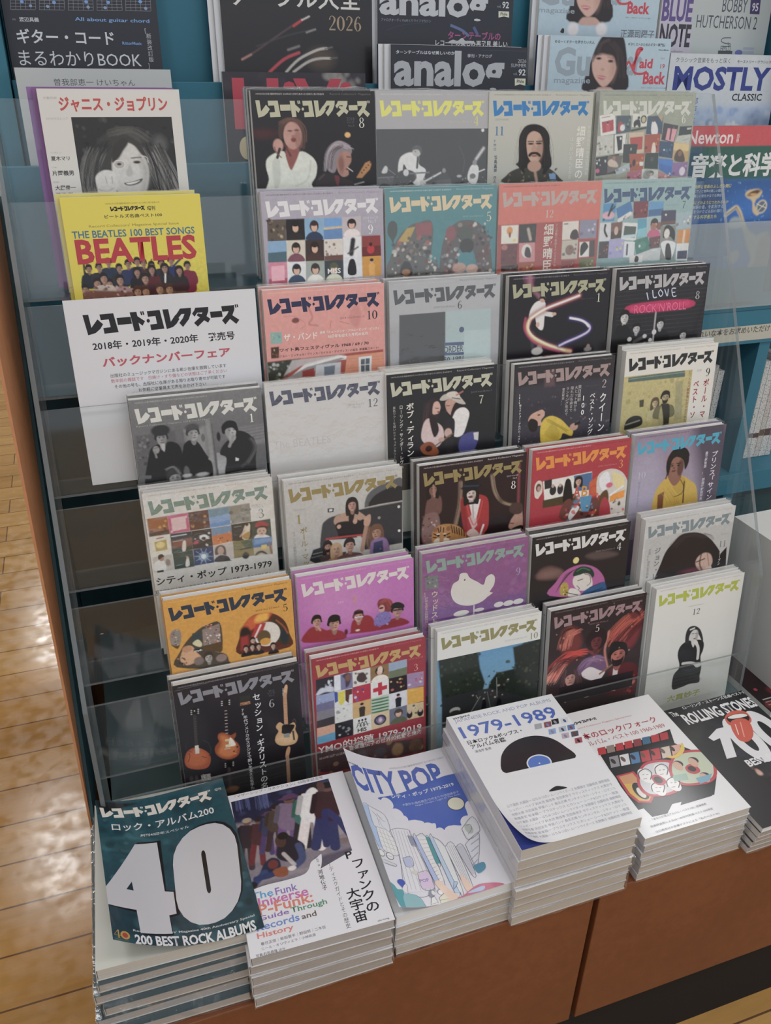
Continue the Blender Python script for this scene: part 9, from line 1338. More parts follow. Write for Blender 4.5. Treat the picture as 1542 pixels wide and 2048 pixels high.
COVERS['gmU'] = {'base': 'a3bbcb', 'w': 208, 'h': 284, 'ops': [
 ('photo',0,0,208,150,1.3,'a9c0ce','9fb8c9'),('c',[(51.9,49.2),(50.9,30.8),(58.1,10.9),(65.3,-7.3),(73.2,-20),(83.6,-25.9),(98.7,-25.2),(110.5,-21.6),(117.7,-2.4),(120.9,14.4),(122.4,47.3)],'2b2529',2),
 ('c',[(60.9,10.8),(64.4,1),(78.8,-3.7),(94.3,-.1),(101.2,9.4),(102.2,20.7),(96.6,33.7),(84.3,42.6),(72.1,35.8),(63.3,24.8)],'caa396',2),('e',98.1,15.2,5.7,15.6,'a98478',8,.6),
 ('c',[(61.8,10.8),(65.5,-6),(77.4,-16.1),(92.4,-15.3),(103.5,-1.9),(103.8,15),(96.7,4),(87,1.5),(75.6,.6),(66.6,3.7)],'31282c',4),('h',[(68,-.5),(72.3,-11.8),(84.6,-17.8)],3.7,14,'4a3c40',1.5,3,.6),
 ('h',[(90.5,-15.3),(105.4,-2),(115.1,28.8)],5.6,20,'3d3236',1.5,5,.6),('e',71.6,6.3,4.5,1.7,'2e2224',1.5),('e',92,9,4.5,1.7,'2e2224',1.5),('s',[(66.4,2.3),(74.8,1.7)],1.12,'5a4440',1.5,.7),
 ('s',[(86.3,4.3),(95.9,5.1)],1.13,'5a4440',1.5,.7),('e',79.7,20,3,1.4,'b0807a',2,.8),('c',[(70.4,28.8),(77.8,27.8),(86.6,29.7),(81.3,33.4),(74.5,32.2)],'b8626a',1.5),('s',[(72.4,29.7),(84.7,30.5)],.94,'e0cfc8',1,.8),
 ('c',[(73.1,44.4),(84.3,42.6),(97.8,43.7),(104.6,52.2),(70.3,53.1)],'c09a8e',2),('e',59.6,59.1,9.4,8.7,'d8d4d8',4),('e',109.2,57.9,9.7,8.8,'d8d4d8',4),('n',.05,4,2),('T','Gu',-1.8,-5.6,58.1,29.6,'8f9eab',2),
 ('T','ar',120.6,1.6,146.2,26.3,'8f9eab',2),('T','magazine',-1,32.4,60.2,41.1,'8a9aa8',1),('T','ゆる〜くギターを弾きたい大人',-3.2,-15.1,62.4,-10.4,'3c444e',1),('T','ギタリストのためのギター専門誌',119,-16.4,184.2,-12.1,'3c444e',1),
 ('S',[(120.7,13),(123,8.6),(128.6,14.1),(135.5,22.5),(147.3,23.5),(156.7,20.3)],3.06,'c03a4c'),('S',[(129.2,15.5),(135.1,5.4),(140.4,-4.7),(144.7,-8.4),(139.8,-8.9),(135.6,-4.5),(134.5,8.2),(133.2,19.7)],3.84,'c03a4c'),
 ('T','aid',142,3.7,165.5,16,'c03a4c',2),('T','Back',151.1,20.4,191.2,36.3,'c03a4c',2),('T','Vol.',178.7,.8,186.1,3.7,'c06a78',0),('T','19',179.5,9.5,187.5,15.3,'b04a58',1),
 ('T','ギター・マガジン・レイドバック #19',149.5,40.1,194.3,42.6,'4a525c',0),('T','RittorMusic',173.6,-9.8,191.3,-7.3,'3c444e',1),('T','正源司陽子',143.7,57,205.1,69.1,'6a7480',1),('C',[(38.3,63.3),(41.6,58.2),(44.5,59.6),(44.1,64.6)],'2a2a2e'),]}
COVERS['bn'] = {'base': 'a9b2b4', 'w': 209, 'h': 290, 'ops': [
 ('P',[(-43.3,27.9),(51.9,23.9),(64.7,150.7),(-30,152.1)],'b2aec0'),('T','BLUE',1.9,63.4,57.9,94.7,'5a4a88',2),('T','NOTE',2.6,97.3,60.2,129.7,'33303e',2),('T','collection',27.2,133.8,48.9,136.5,'7a788c',1),
 ('T','BOBBY',113,59.8,161.1,79.1,'464b5a',0),('T','HUTCHERSON 2',67.9,83.9,185.1,101.8,'464b5a',0),('P',[(165.4,60.2),(185,59.6),(186.8,80.3),(167.8,80.2)],'4a3f6a'),('T','95',170.4,64.9,182.8,76.4,'c8c8d4',1),
 ('S',[(138.7,114.3),(123.6,115),(120.6,118.9),(124.9,121.5),(134.5,123),(137.2,125.2),(133.7,126.6),(121.3,126.4)],1.23,'4a4e58'),('S',[(133.3,121.4),(139.1,122.9),(139.7,125.7),(135.4,127.4)],.92,'4a4e58'),
 ('T','HMCD',121.2,125.7,141.6,133.4,'4a4e58',0),('P',[(117.3,132.7),(145,132.6),(145.6,137.2),(117.5,137.5)],'43464e'),('E',158,135,7.5,4.1,'5a66a8'),('P',[(165.5,126.8),(188,127),(187.6,130.9),(165.6,130.9)],'98a2b4'),
 ('P',[(165.2,132.4),(188,132.3),(188.2,136.5),(165.4,136.9)],'98a2b4'),]}
COVERS['mo'] = {'base': 'b7bfc6', 'w': 210, 'h': 283, 'ops': [
 ('photo',0,0,210,112.2,1.4,'bcc4cb','b2bcc8'),('p',[(42,76.4),(211.3,71.7),(221.8,114.2),(48.8,112.8)],'9fb0cc',10,.8),('b',57.4,78.6,213.5,107,40,9,['8aa0c8','c2cad4','7590c0','aab8d0','6a80a8'],4,.5),
 ('p',[(158.7,84.5),(181.1,78.7),(206.2,90.4),(212,114.1),(163.7,113.7)],'6a7a98',14,.6),('b',63.9,96.8,156,107.8,14,6.1,['d0d6dc'],6,.6),('n',.06,5,2),('T','クラシック音楽をもっと深く',10.1,5.3,112.9,12.4,'3f444e',0),
 ('T','モーストリー・クラシック10月号',126.7,7.5,210.8,12.2,'3f444e',1),('T','MOSTLY',10.3,17.1,196.3,51.7,'33428a',2),('T','CLASSIC',127.1,55.3,186.5,65.9,'2a2e3a',1),('V','都市とき',51.6,60.6,62.3,103.5,'5a66a0',1),]}
COVERS['nw'] = {'base': '3a6a70', 'w': 210, 'h': 283, 'ops': [
 ('photo',0,0,210,223.4,1.3,'2f6f60','3a6aa8'),('p',[(-14.4,-.1),(190.9,.1),(199,30.2),(-8.8,30.1)],'c44a50',1),('p',[(-8.8,30.1),(199,30.2),(212.3,80.2),(.4,79.4)],'2c5c50',3),
 ('p',[(-8.9,29.6),(36.5,30.2),(41.4,80.4),(.4,79.4)],'34506a',14,.9),('p',[(.4,79.4),(212.4,80.8),(234,162),(14.2,153)],'2a5a9a',8),('p',[(.4,79.4),(87,80.4),(92,134.5),(10.2,131.6)],'2d4a78',20,.9),
 ('e',145.6,125.6,42.6,22.4,'2f70c0',30,.8),('b',87.7,83.6,192.8,149.2,40,2.2,['5fa0d8','8fc0e0'],4,.5),
 ('c',[(134.9,103.8),(140.4,97.6),(159.6,96),(169.2,100.5),(165.6,109),(159.5,113.1),(158.8,121.7),(171.5,133),(167.1,138.3),(156.9,131.4),(151.6,115),(140.4,109.3)],'c8b088',3),('e',152.7,102.2,12.7,3.8,'5a4030',2,1,-.25),
 ('e',151.8,104.3,7.1,2,'c89858',2),('e',173.6,124.4,11.5,11.3,'b8b0a0',2),('e',173.6,124.4,8.3,8.6,'5a6a78',2),('s',[(162.6,119.7),(184.3,126.9)],1.43,'d0c8b8',1),('s',[(168.1,130.7),(180.6,118.1)],1.44,'d0c8b8',1),
 ('s',[(103.1,134.9),(111.4,128.8),(121.4,123.7),(130.2,131.6),(136.7,141.6),(146.3,158.4)],6.43,'c8c0a0',4),('s',[(103.1,134.9),(121.4,123.7)],1.68,'7a5a40',2),('s',[(121.4,123.7),(132.6,136),(147.6,164)],2.25,'a07850',3),
 ('c',[(136.2,141.6),(152.3,158.6),(173.6,171.4),(177.7,169.2),(199.6,170.1),(212.7,222),(208.4,249.3),(188.8,253.1),(168.8,241.9),(167.8,224.5),(170,207.4),(154.8,182.5)],'a8a488',6,.9),
 ('c',[(181.6,178.9),(191.7,169.8),(201.7,172.6),(214.3,222.1),(207.8,246.7),(179.6,247.5),(169.6,232),(179.3,214)],'8a7a70',8,.8),
 ('c',[(119.9,202.4),(127.4,195.6),(140.7,193.8),(145,206.1),(134.9,215.3),(125.1,212.4)],'a89c88',5,.8),('c',[(110,151),(117.8,139.7),(134.7,141.5),(139.5,155.7),(118.8,157.2)],'a8b0a8',5,.8),
 ('p',[(83.7,245.4),(160.2,231.4),(223.3,257.8),(225.6,266.8),(140.2,280.3),(86,286.6)],'c0c2bc',4),('s',[(91.1,244.6),(109.2,265.6)],.46,'8a9490',1,.7),('s',[(102.8,242.9),(122.4,262.7)],.46,'8a9490',1,.7),
 ('s',[(114.6,241.1),(135.6,259.8)],.46,'8a9490',1,.7),('s',[(126.5,239.4),(148.9,256.9)],.47,'8a9490',1,.7),('s',[(138.4,237.6),(162.3,254)],.47,'8a9490',1,.7),('s',[(150.3,235.8),(175.7,251)],.47,'8a9490',1,.7),
 ('p',[(139.6,277.7),(222.7,255.2),(227.2,273.3),(144.2,284.4)],'5a7a80',3,.8),('p',[(79.9,286.2),(236.5,284.3),(238.5,292.2),(81.1,292.6)],'b0666c',2),('p',[(78.1,292.4),(238.5,292.2),(247.4,327),(79.8,316.7)],'5a8f90',3),
 ('n',.08,3,3),('T','Newton',5,6.5,91.7,26.4,'dcd0d0',1),('V','別冊',98.2,11.5,103.8,24.9,'d8ccc8',1),('T','音楽と科学',19,39.6,189.1,76.5,'cfd2d4',2),('S',[(.6,80.2),(212.3,80.2)],2.1,'b8c070'),
 ('T','数学と物理と音楽のふしぎな関係',12.9,86.6,104.4,92.6,'bcb870',1),('T','グランドピアノと物理の美しい関係',12.9,94.1,88.4,98.8,'9ab0c8',1),('T','弦楽器が美しい音をかなでる理由',13,101.3,87.3,106.2,'9ab0c8',1),('T','音楽は脳にどのようにつたわるのか',13.6,111.4,103.8,117,'bcb870',1),
 ('T','脳は〝無限の音〟を識別する',13.7,117.9,95,124,'9ab0c8',1),('T','絶対音感をつかさどる脳の領域',13.6,125.1,93.8,130.7,'9ab0c8',1),('T','音楽を愛する科学者たち',11.4,133.1,84.6,139.7,'bcb870',1),]}
COVERS['strip'] = {'base': 'b4b0a2', 'w': 420, 'h': 28, 'ops': [
 ('T','きれいな本をお求めいただけるようパックしております',79.1,1.6,407.1,14.5,'56544c',1),]}

# ------------------------------------------------------------------ setting: floor, walls, ceiling
def floor_mat():
    t = NT('varnished_floorboards')
    tc = t.n('TexCoord')
    br = t.n('TexBrick', Scale=1.0, Mortar__Size=.0016, Bias=0.0)
    br.inputs['Brick Width'].default_value = 1.35
    br.inputs['Row Height'].default_value = .0905
    br.offset = .37
    br.inputs['Color1'].default_value = (*lin('c39a60'), 1)
    br.inputs['Color2'].default_value = (*lin('b4894f'), 1)
    br.inputs['Mortar'].default_value = (*lin('6b4c34'), 1)
    t.l(tc.outputs['Object'], br.inputs['Vector'])
    mp = t.n('Mapping')
    mp.inputs['Scale'].default_value = (2.2, 26, 1)
    t.l(tc.outputs['Object'], mp.inputs['Vector'])
    gr = t.n('TexNoise', Scale=1.0, Detail=8.0, Roughness=.65, Distortion=.6)
    t.l(mp.outputs[0], gr.inputs['Vector'])
    r = t.n('MapRange', i1=.3, i2=.75, i3=.78, i4=1.16)
    t.l(gr.outputs[0], r.inputs[0])
    mx = t.n('VectorMath', _operation='SCALE')
    t.l(br.outputs[0], mx.inputs[0])
    t.l(r.outputs[0], mx.inputs['Scale'])
    w = t.n('TexNoise', Scale=38.0, Detail=5.0)
    t.l(tc.outputs['Object'], w.inputs['Vector'])
    rr = t.n('MapRange', i1=.35, i2=.7, i3=.11, i4=.3)
    t.l(w.outputs[0], rr.inputs[0])
    p = t.n('BsdfPrincipled')
    p.inputs['Specular IOR Level'].default_value = .36
    t.l(mx.outputs[0], p.inputs['Base Color'])
    t.l(rr.outputs[0], p.inputs['Roughness'])
    b = t.n('Bump', Strength=.35, Distance=.0012)
    b2 = t.n('Math', _operation='MULTIPLY_ADD', i1=.35)
    t.l(w.outputs[0], b2.inputs[0])
    inv = t.n('Math', _operation='SUBTRACT', i0=1.0)
    t.l(br.outputs['Fac'], inv.inputs[1])
    t.l(inv.outputs[0], b2.inputs[2])
    t.l(b2.outputs[0], b.inputs['Height'])
    t.l(b.outputs[0], p.inputs['Normal'])
    return t.done(p)
structure(box('floor', -3.0, -3.6, FLOOR_Z - .05, 3.6, 6.2, FLOOR_Z, floor_mat()))
M_WALL = plain('shop_wall_paint', 'd6d4ce', .8, .2, noise=(4, .03))
structure(box('wall_back', -3.0, 6.2, FLOOR_Z, 3.6, 6.3, CEIL_Z, M_WALL))
structure(box('wall_left', -3.1, -3.6, FLOOR_Z, -3.0, 6.2, CEIL_Z, M_WALL))
structure(box('baseboard_back', -3.0, 6.18, FLOOR_Z, 3.6, 6.2, FLOOR_Z + .09, plain('dark_skirting', '4a4744', .6)))
structure(box('ceiling', -3.0, -3.6, CEIL_Z, 3.6, 6.2, CEIL_Z + .05, plain('ceiling_board', 'dcdcda', .85, .2)))

# ------------------------------------------------------------------ low display cabinet with brown fronts
YF = -.5285
def wood_mat(name, c1, c2, rough):
    t = NT(name)
    tc = t.n('TexCoord')
    a = t.n('TexNoise', Scale=55.0, Detail=6.0, Roughness=.7)
    t.l(tc.outputs['Object'], a.inputs['Vector'])
    b = t.n('TexNoise', Scale=5.0, Detail=3.0)
    t.l(tc.outputs['Object'], b.inputs['Vector'])
    m = t.n('Math', _operation='MULTIPLY_ADD', i1=.6)
    t.l(a.outputs[0], m.inputs[0])
    sc = t.n('Math', _operation='MULTIPLY', i1=.5)
    t.l(b.outputs[0], sc.inputs[0])
    t.l(sc.outputs[0], m.inputs[2])
    cr = t.n('ValToRGB')
    cr.color_ramp.elements[0].position = .35
    cr.color_ramp.elements[1].position = .72
    cr.color_ramp.elements[0].color = (*lin(c1), 1)
    cr.color_ramp.elements[1].color = (*lin(c2), 1)
    t.l(m.outputs[0], cr.inputs[0])
    p = t.n('BsdfPrincipled', Roughness=rough)
    p.inputs['Specular IOR Level'].default_value = .35
    t.l(cr.outputs[0], p.inputs['Base Color'])
    return t.done(p)
M_BROWN = wood_mat('brown_laminate', '6b3f27', '804d32', .5)
M_BROWN_SIDE = wood_mat('orange_brown_side_laminate', 'b0754e', 'c2885f', .5)
cab = thing('display_cabinet', 'low brown-fronted display cabinet under the stacked books', 'cabinet', (.2, YF, FLOOR_Z))
def part(name, x0, y0, z0, x1, y1, z1, m, root, bevel=0):
    """a box part given in world coordinates under a thing whose empty is not rotated"""
    o = box(name, x0, y0, z0, x1, y1, z1, m, root, bevel)
    o.matrix_parent_inverse = Matrix.Translation(-root.location)
    return o
GX = .2965
part('front_panel', -.2300, YF, -.25, GX - .004, YF + .02, -.0008, M_BROWN, cab, .0012)
part('front_panel', GX + .004, YF, -.25, 1.15, YF + .02, -.0008, M_BROWN, cab, .0012)
part('carcass', -.2300, YF + .021, -.25, 1.15, .16, -.0125, M_BLACK, cab)
part('plinth', -.20, YF + .014, FLOOR_Z, 1.12, .12, -.2505, M_BLACK, cab)
part('table_top', -.2300, YF + .0205, -.012, 1.15, .16, 0, plain('grey_table_laminate', '5f7072', .45, .4, noise=(14, .06)), cab, .001)

# ------------------------------------------------------------------ teal shelving behind
shelf = thing('magazine_shelving', 'tall teal shelving with tiers of face-out magazines behind the clear rack', 'shelf', (.3, .3, FLOOR_Z))
bm = bmesh.new()
bm_prism(bm, [(-.262, .001), (-.215, .39), (-.17, .66), (-.165, .69), (.60, .69), (.60, FLOOR_Z), (-.2, FLOOR_Z), (-.262, -.2)], 'x', -.2562, -.2535)
o = finish('side_panel', bm, M_BROWN_SIDE, shelf); o['label'] = 'orange brown laminate side panel'
o.matrix_parent_inverse = Matrix.Translation(-shelf.location)
bm = bmesh.new()
bm_prism(bm, [(-.262, .03), (-.086, .32), (.095, .60), (.14, .69), (.60, .69), (.60, .001), (-.262, .001)], 'x', -.2532, -.2492)
o = finish('side_lining', bm, M_TEAL_SHADE, shelf); o.matrix_parent_inverse = Matrix.Translation(-shelf.location)
part('upright', -.246, .205, .60, -.2185, .60, 1.30, M_TEAL, shelf)
part('upright', .955, .16, .475, .975, .60, 1.30, M_TEAL, shelf)
part('back_board', -.246, .585, FLOOR_Z, 1.6, .60, 1.30, M_TEAL_SHADE, shelf)
part('shelf_board', -.217, .226, .70, .954, .584, .712, M_TEAL, shelf)
part('rear_panel', -.217, .275, .7125, .954, .285, 1.20, M_TEAL, shelf)
part('front_lip', -.217, .2135, .60, .954, .2255, .816, M_TEAL, shelf, .001)
part('shelf_board', -.248, .166, .44, .735, .213, .452, M_TEAL, shelf)
part('front_lip', -.248, .154, .42, .735, .1655, .722, M_TEAL, shelf, .001)
part('lower_panel', -.248, .1605, .0005, .735, .172, .4195, M_TEAL_SHADE, shelf)
part('vertical_batten', -.205, .1535, .0005, -.165, .1600, .4195, M_TEAL_SHADE, shelf)
# right bay: one shelf lower, open below
part('shelf_board', .736, .140, .462, 1.6, .213, .472, M_TEAL, shelf)
part('shelf_front', .736, .1385, .400, 1.6, .1395, .4615, M_TEAL, shelf)
part('rear_panel', .736, .180, .4725, .954, .186, .76, M_TEAL, shelf)
part('upright', .995, .145, -.012, 1.02, .584, .3995, M_TEAL, shelf)
part('shelf_board', .736, .135, .085, 1.6, .584, .13, M_TEAL, shelf, .001)
part('lower_panel', .736, .16, FLOOR_Z, 1.6, .175, .0845, M_TEAL_SHADE, shelf)
part('bay_side', .724, .173, .0005, .735, .584, .4195, M_TEAL_SHADE, shelf)
g = part('clear_guard', .757, .128, .472, 1.6, .1305, .618, clear_mat('reflection_haze_guard', (.86, .89, .9), 1.0, .2, .24), shelf)  # clear acrylic; its reflection is put in as a pale diffuse haze
g['label'] = 'hazy clear guard across the lowest face-out magazine'
# notice strip on the shelf front
def place_sheet(w, h):
    """cover mm -> local metres: X right, Z up, facing -Y, origin at the middle of the bottom edge"""
    def f(u, v, z):
        return np.stack([(u - w / 2) / 1000, -z - .00002, (h - v) / 1000], 1)
    return f

# ------------------------------------------------------------------ clear tiered rack
TILT = .112302
DY, DZ, Z0 = .04593, .100285, .812672
SETBACK = [(-.0024, 0), (-.0007, -.0007), (-.0021, -.0028), (-.0036, -.0021), (-.0055, -.0025), (-.0083, -.0043), (0, 0)]
def tier(r):
    """front bottom corner of the pocket floor of tier r (1 = top)"""
    yt, zt = -(r - 1) * DY + SETBACK[r - 1][0], Z0 - (r - 1) * DZ + SETBACK[r - 1][1]
    return yt - .21 * math.sin(TILT) - .002, max(.0035, zt - .21 * math.cos(TILT) - .0005)
RX0, RX1 = -.2345, .6655
rack = thing('tiered_display_rack', 'clear acrylic seven-tier rack holding the rows of magazines', 'rack', ((RX0 + RX1) / 2, -.15, .0))
def rpart(name, bm, m, lab=None):
    o = finish(name, bm, m, rack)
    o.matrix_parent_inverse = Matrix.Translation(-rack.location)
    if lab: o['label'] = lab
    return o
prof = [(-.006, .813), (-.105, .61), (-.2, .413), (-.2965, .222), (-.316, .0005), (-.235, .0005), (-.2, .17), (-.08, .42), (.035, .66), (.056, .813)]
for x in (RX0, RX1):
    bm = bmesh.new()
    bm_prism(bm, prof, 'x', x, x + .005)
    bmesh.ops.recalc_face_normals(bm, faces=bm.faces)
    me_o = finish('side_panel', bm, [M_ACRYL, M_EDGE], rack)
    me_o.matrix_parent_inverse = Matrix.Translation(-rack.location)
    for f in me_o.data.polygons:
        if abs(f.normal.x) < .5:
            f.material_index = 1
XI0, XI1 = RX0 + .0052, RX1 - .0002
def sheet(name, x0, x1, quad, edge_faces):
    """a clear sheet from a (y,z) outline; the thin sides named in edge_faces show the cut edge"""
    bm = bmesh.new()
    bm_prism(bm, quad, 'x', x0, x1)
    o = finish(name, bm, [M_ACRYL, M_EDGE], rack)
    o.matrix_parent_inverse = Matrix.Translation(-rack.location)
    for f in o.data.polygons:
        n = f.normal
        for e in edge_faces:
            if n.dot(Vector(e)) > .85:
                f.material_index = 1
    return o
s_, c_ = math.sin(TILT), math.cos(TILT)
for r in range(1, 8):
    y, z = tier(r)
    d = .04 if r < 7 else .045
    sheet('pocket_floor', XI0, XI1, [(y - .0035, z - .003), (y + d, z - .003), (y + d, z), (y - .0035, z)], [(0, -1, 0)])
    hl = .1015 if r < 7 else .084
    sheet('front_lip', XI0, XI1, [(y - .0036, z + .0002), (y - .0006, z + .0002), (y - .0006 + s_ * hl * .6, z + hl), (y - .0036 + s_ * hl * .6, z + hl)], [(0, 0, 1)])
y1, z1 = tier(1)
sheet('back_sheet', XI0, XI1, [(y1 + .0405, z1), (y1 + .0435, z1), (y1 + .0435 + s_ * .2 * .6, z1 + .2), (y1 + .0405 + s_ * .2 * .6, z1 + .2)], [(0, 0, 1)])

# ------------------------------------------------------------------ magazines
make_texts({(IMPRINT, 0)} | {(header_line(o[1], o[2]), 0) for c in COVERS.values() for o in c['ops'] if o[0] == 'D'} | {(o[1], o[6 + 1] if len(o) > 7 else 0) for c in COVERS.values() for o in c['ops'] if o[0] == 'T'} | {(ch, o[7]) for c in COVERS.values() for o in c['ops'] if o[0] == 'V' for ch in o[1] if ch not in ' 　'})
LAST = ['']
def page_block(w, h, th, m, parent, y0=.0006):
    """the trimmed sheets, a touch inside the cover; faintly uneven at the top"""
    bm = bmesh.new()
    n = 10
    xs = [-w / 2 + .0012 + (w - .0022) * i / n for i in range(n + 1)]
    ys = [y0, y0 + (th - .0012) * .5, y0 + th - .0012]
    top = [[bm.verts.new((x, y, h - .0009 - .0003 * abs(math.sin(5 * i + 3 * j)))) for i, x in enumerate(xs)] for j, y in enumerate(ys)]
    bot = [[bm.verts.new((x, y, .0009)) for x in xs] for y in ys]
    for j in range(2):
        for i in range(n):
            bm.faces.new((top[j][i], top[j][i + 1], top[j + 1][i + 1], top[j + 1][i]))
            bm.faces.new((bot[j][i], bot[j + 1][i], bot[j + 1][i + 1], bot[j][i + 1]))
    for i in range(n):
        bm.faces.new((bot[0][i], bot[0][i + 1], top[0][i + 1], top[0][i]))
        bm.faces.new((bot[2][i + 1], bot[2][i], top[2][i], top[2][i + 1]))
    for j in range(2):
        bm.faces.new((bot[j + 1][0], bot[j][0], top[j][0], top[j + 1][0]))
        bm.faces.new((bot[j][n], bot[j + 1][n], top[j + 1][n], top[j][n]))
    return finish('page_block', bm, m, parent)
def wrap_part(w, h, th, parent, seed=0, amp=.0011, foot=False):
    """crinkled shrink film a little larger than the magazine"""
    R = random.Random(seed)
    bm = bmesh.new()
    bm_box(bm, -w / 2 - .0005, -.0007, -.0002, w / 2 + .0005, th + .0006, h + .0006)
    bmesh.ops.subdivide_edges(bm, edges=[e for e in bm.edges if e.calc_length() > .05], cuts=9, use_grid_fill=True)
    for v in bm.verts:
        if v.co.z > h - .001:
            v.co.z += R.uniform(0, amp) * (1.6 if R.random() < .3 else .7)
            v.co.y += R.uniform(-.0004, .0002)
        if foot and v.co.z < .001:
            v.co.z -= R.uniform(0, amp) * 1.3
        if abs(v.co.x) > w / 2:
            v.co.x += math.copysign(R.uniform(0, amp * .5), v.co.x)
    o = finish('plastic_wrap', bm, M_FILM, parent)
    return o
def cover_mesh(key, w, h, m, bend=None):
    A = draw(COVERS[key])
    me = A.mesh('cover', h, place_sheet(w, h), bend)
    me.materials.append(m)
    return me
def magazine(name, label, cat, key, th, loc, rot=(0, 0, 0), group=None, pages=None, mat=None, wrap=False, base=None, w=None, h=None, bend=None, turn=0, spine='e4e4e2', film_amp=.0011):
    """Empty at the foot of the front cover; parts: cover, back_cover (with spine), page_block, plastic_wrap"""
    root = thing(name, label, cat, loc, rot, group)
    LAST[0] = root.name
    c = COVERS.get(key)
    w = w or c['w']; h = h or c['h']
    wm, hm = w / 1000, h / 1000
    mat = mat or M_GLOSS
    if base is None:
        me = cover_mesh(key, w, h, mat, bend)
        if turn:
            me.transform(Matrix.Translation((wm / 2, 0, hm)) @ Matrix.Rotation(turn, 4, 'Y') @ Matrix.Translation((-wm / 2, 0, -hm)))
        link_mesh('cover', me, root)
    else:
        A = Art()
        A.add([(0, 0), (w, 0), (w, h), (0, h)], [(0, 1, 2, 3)], ink(base))
        me = A.mesh('cover', h, place_sheet(w, h)); me.materials.append(mat)
        link_mesh('cover', me, root)
    page_block(wm, hm, th, pages or M_PAGES, root)
    bm = bmesh.new()
    bm_box(bm, -wm / 2, th - .0005, 0, wm / 2, th, hm)
    bm_box(bm, -wm / 2, .0002, 0, -wm / 2 + .0005, th - .0005, hm)
    o = finish('back_cover', bm, plain_cached(spine), root)
    if wrap:
        wrap_part(wm, hm, th, root, hash_seed(label), film_amp, film_amp > .0012)
    return root
_pc = {}
def plain_cached(c):
    if c not in _pc:
        _pc[c] = plain('cover_stock_' + c, c, .45, .4)
    return _pc[c]
def hash_seed(s):
    return sum((i + 1) * ord(ch) for i, ch in enumerate(s)) % 9973

MAGS = {
    'r1c1': (-0.1110, 0.0069, 0.8139, 0, 'white book with a monochrome photo of a smiling long-haired woman, top left'),
    'r1c2': (0.1154, 0.0008, 0.8138, 2, 'black issue marked 8 showing a singer in a white shirt and a guitarist'),
    'r1c3': (0.2649, 0.0019, 0.8140, 1, 'grey and black issue marked 4 with yellow title and a guitarist on a dark stage'),
    'r1c4': (0.4130, -0.0000, 0.8142, 1, 'pale issue marked 11 with blue title and a long-haired man with a moustache'),
    'r1c5': (0.5693, -0.0024, 0.8146, 1, 'sage green issue marked 6 with a scatter of album sleeves, top right of the rack'),
    'r2c1': (-0.1046, -0.0457, 0.7119, 1, 'yellow special issue with red block letters over a crowd of men'),
    'r2c2': (0.1115, -0.0458, 0.7117, 1, 'lilac issue marked 9 with a grid of album sleeves'),
    'r2c3': (0.2622, -0.0462, 0.7117, 1, 'teal issue marked 5 with a big collage-filled numeral'),
    'r2c4': (0.4129, -0.0466, 0.7129, 0, 'salmon red issue marked 12 with album sleeves on red brick'),
    'r2c5': (0.5613, -0.0437, 0.7129, 0, 'pale blue issue marked 7 with navy title over scattered album sleeves'),
    'r3c2': (0.0988, -0.0914, 0.6114, 2, 'pink issue marked 10 with navy title above a house roof'),
    'r3c3': (0.2528, -0.0931, 0.6123, 1, 'silver issue marked 6 with a dark square and a pale square'),
    'r3c4': (0.4133, -0.0937, 0.6093, 1, 'black issue marked 1 with swirling light trails round a man in white'),
    'r3c5': (0.5703, -0.0939, 0.6094, 1, 'black brick-wall issue marked 8 with blue and pink neon words'),
    'r4c1': (-0.0655, -0.1370, 0.5121, 1, 'grey black-and-white issue marked 1 with men in dark coats'),
    'r4c2': (0.0875, -0.1315, 0.5143, 0, 'plain white issue marked 12 with navy title'),
    'r4c3': (0.2350, -0.1394, 0.5125, 2, 'black issue marked 7 with a man in a feathered hat and a woman singing'),
    'r4c4': (0.4067, -0.1414, 0.5097, 1, 'dark issue marked 2 with a singer in a yellow top before a crowd'),
    'r4c5': (0.5735, -0.1383, 0.5115, 1, 'cream issue marked 9 with red lettering and a tinted photo of two people'),
    'r5c1': (-0.0658, -0.1739, 0.4149, 1, 'white issue marked 3 with green title and a grid of album sleeves'),
    'r5c2': (0.0936, -0.1842, 0.4109, 1, 'light grey issue marked 1 with gold title and people at a doorway'),
    'r5c3': (0.2630, -0.1878, 0.4090, 1, 'dark brown issue marked 8 with a top-hatted man in a red coat and a tiger'),
    'r5c4': (0.4184, -0.1892, 0.4097, 1, 'crimson issue marked 3 with orange title and a collage numeral'),
    'r5c5': (0.5737, -0.1872, 0.4097, 1, 'purple grey issue marked 10 with a man in a cap and a yellow coat'),
    'r6c1': (-0.0613, -0.2359, 0.3092, 1, 'mustard yellow issue marked 5 with navy title and collage numeral'),
    'r6c2': (0.0933, -0.2343, 0.3091, 1, 'pink issue marked 2 with five people in a row'),
    'r6c3': (0.2529, -0.2333, 0.3108, 1, 'purple issue marked 9 with a large white bird shape'),
    'r6c4': (0.4045, -0.2361, 0.3092, 1, 'black issue marked 4 with a comic-style kissing couple in a pink circle'),
    'r6c5': (0.5753, -0.2380, 0.3070, 1, 'white issue marked 11 with a face covered by long black hair'),
    'r7c1': (-0.0644, -0.2698, 0.2142, 1, 'black issue marked 6 with three electric guitars'),
    'r7c2': (0.0993, -0.2698, 0.2127, 1, 'red issue marked 3 with gold title and a grid of album sleeves'),
    'r7c3': (0.2635, -0.2691, 0.2150, 1, 'white issue marked 10 with a photo of a tree-lined road under blue sky'),
    'r7c4': (0.4246, -0.2711, 0.2127, 1, 'dark issue marked 5 with musicians in red stage light'),
    'r7c5': (0.5888, -0.2707, 0.2131, 1, 'white issue marked 12 with lime title and a seated woman in black, bottom right'),
}
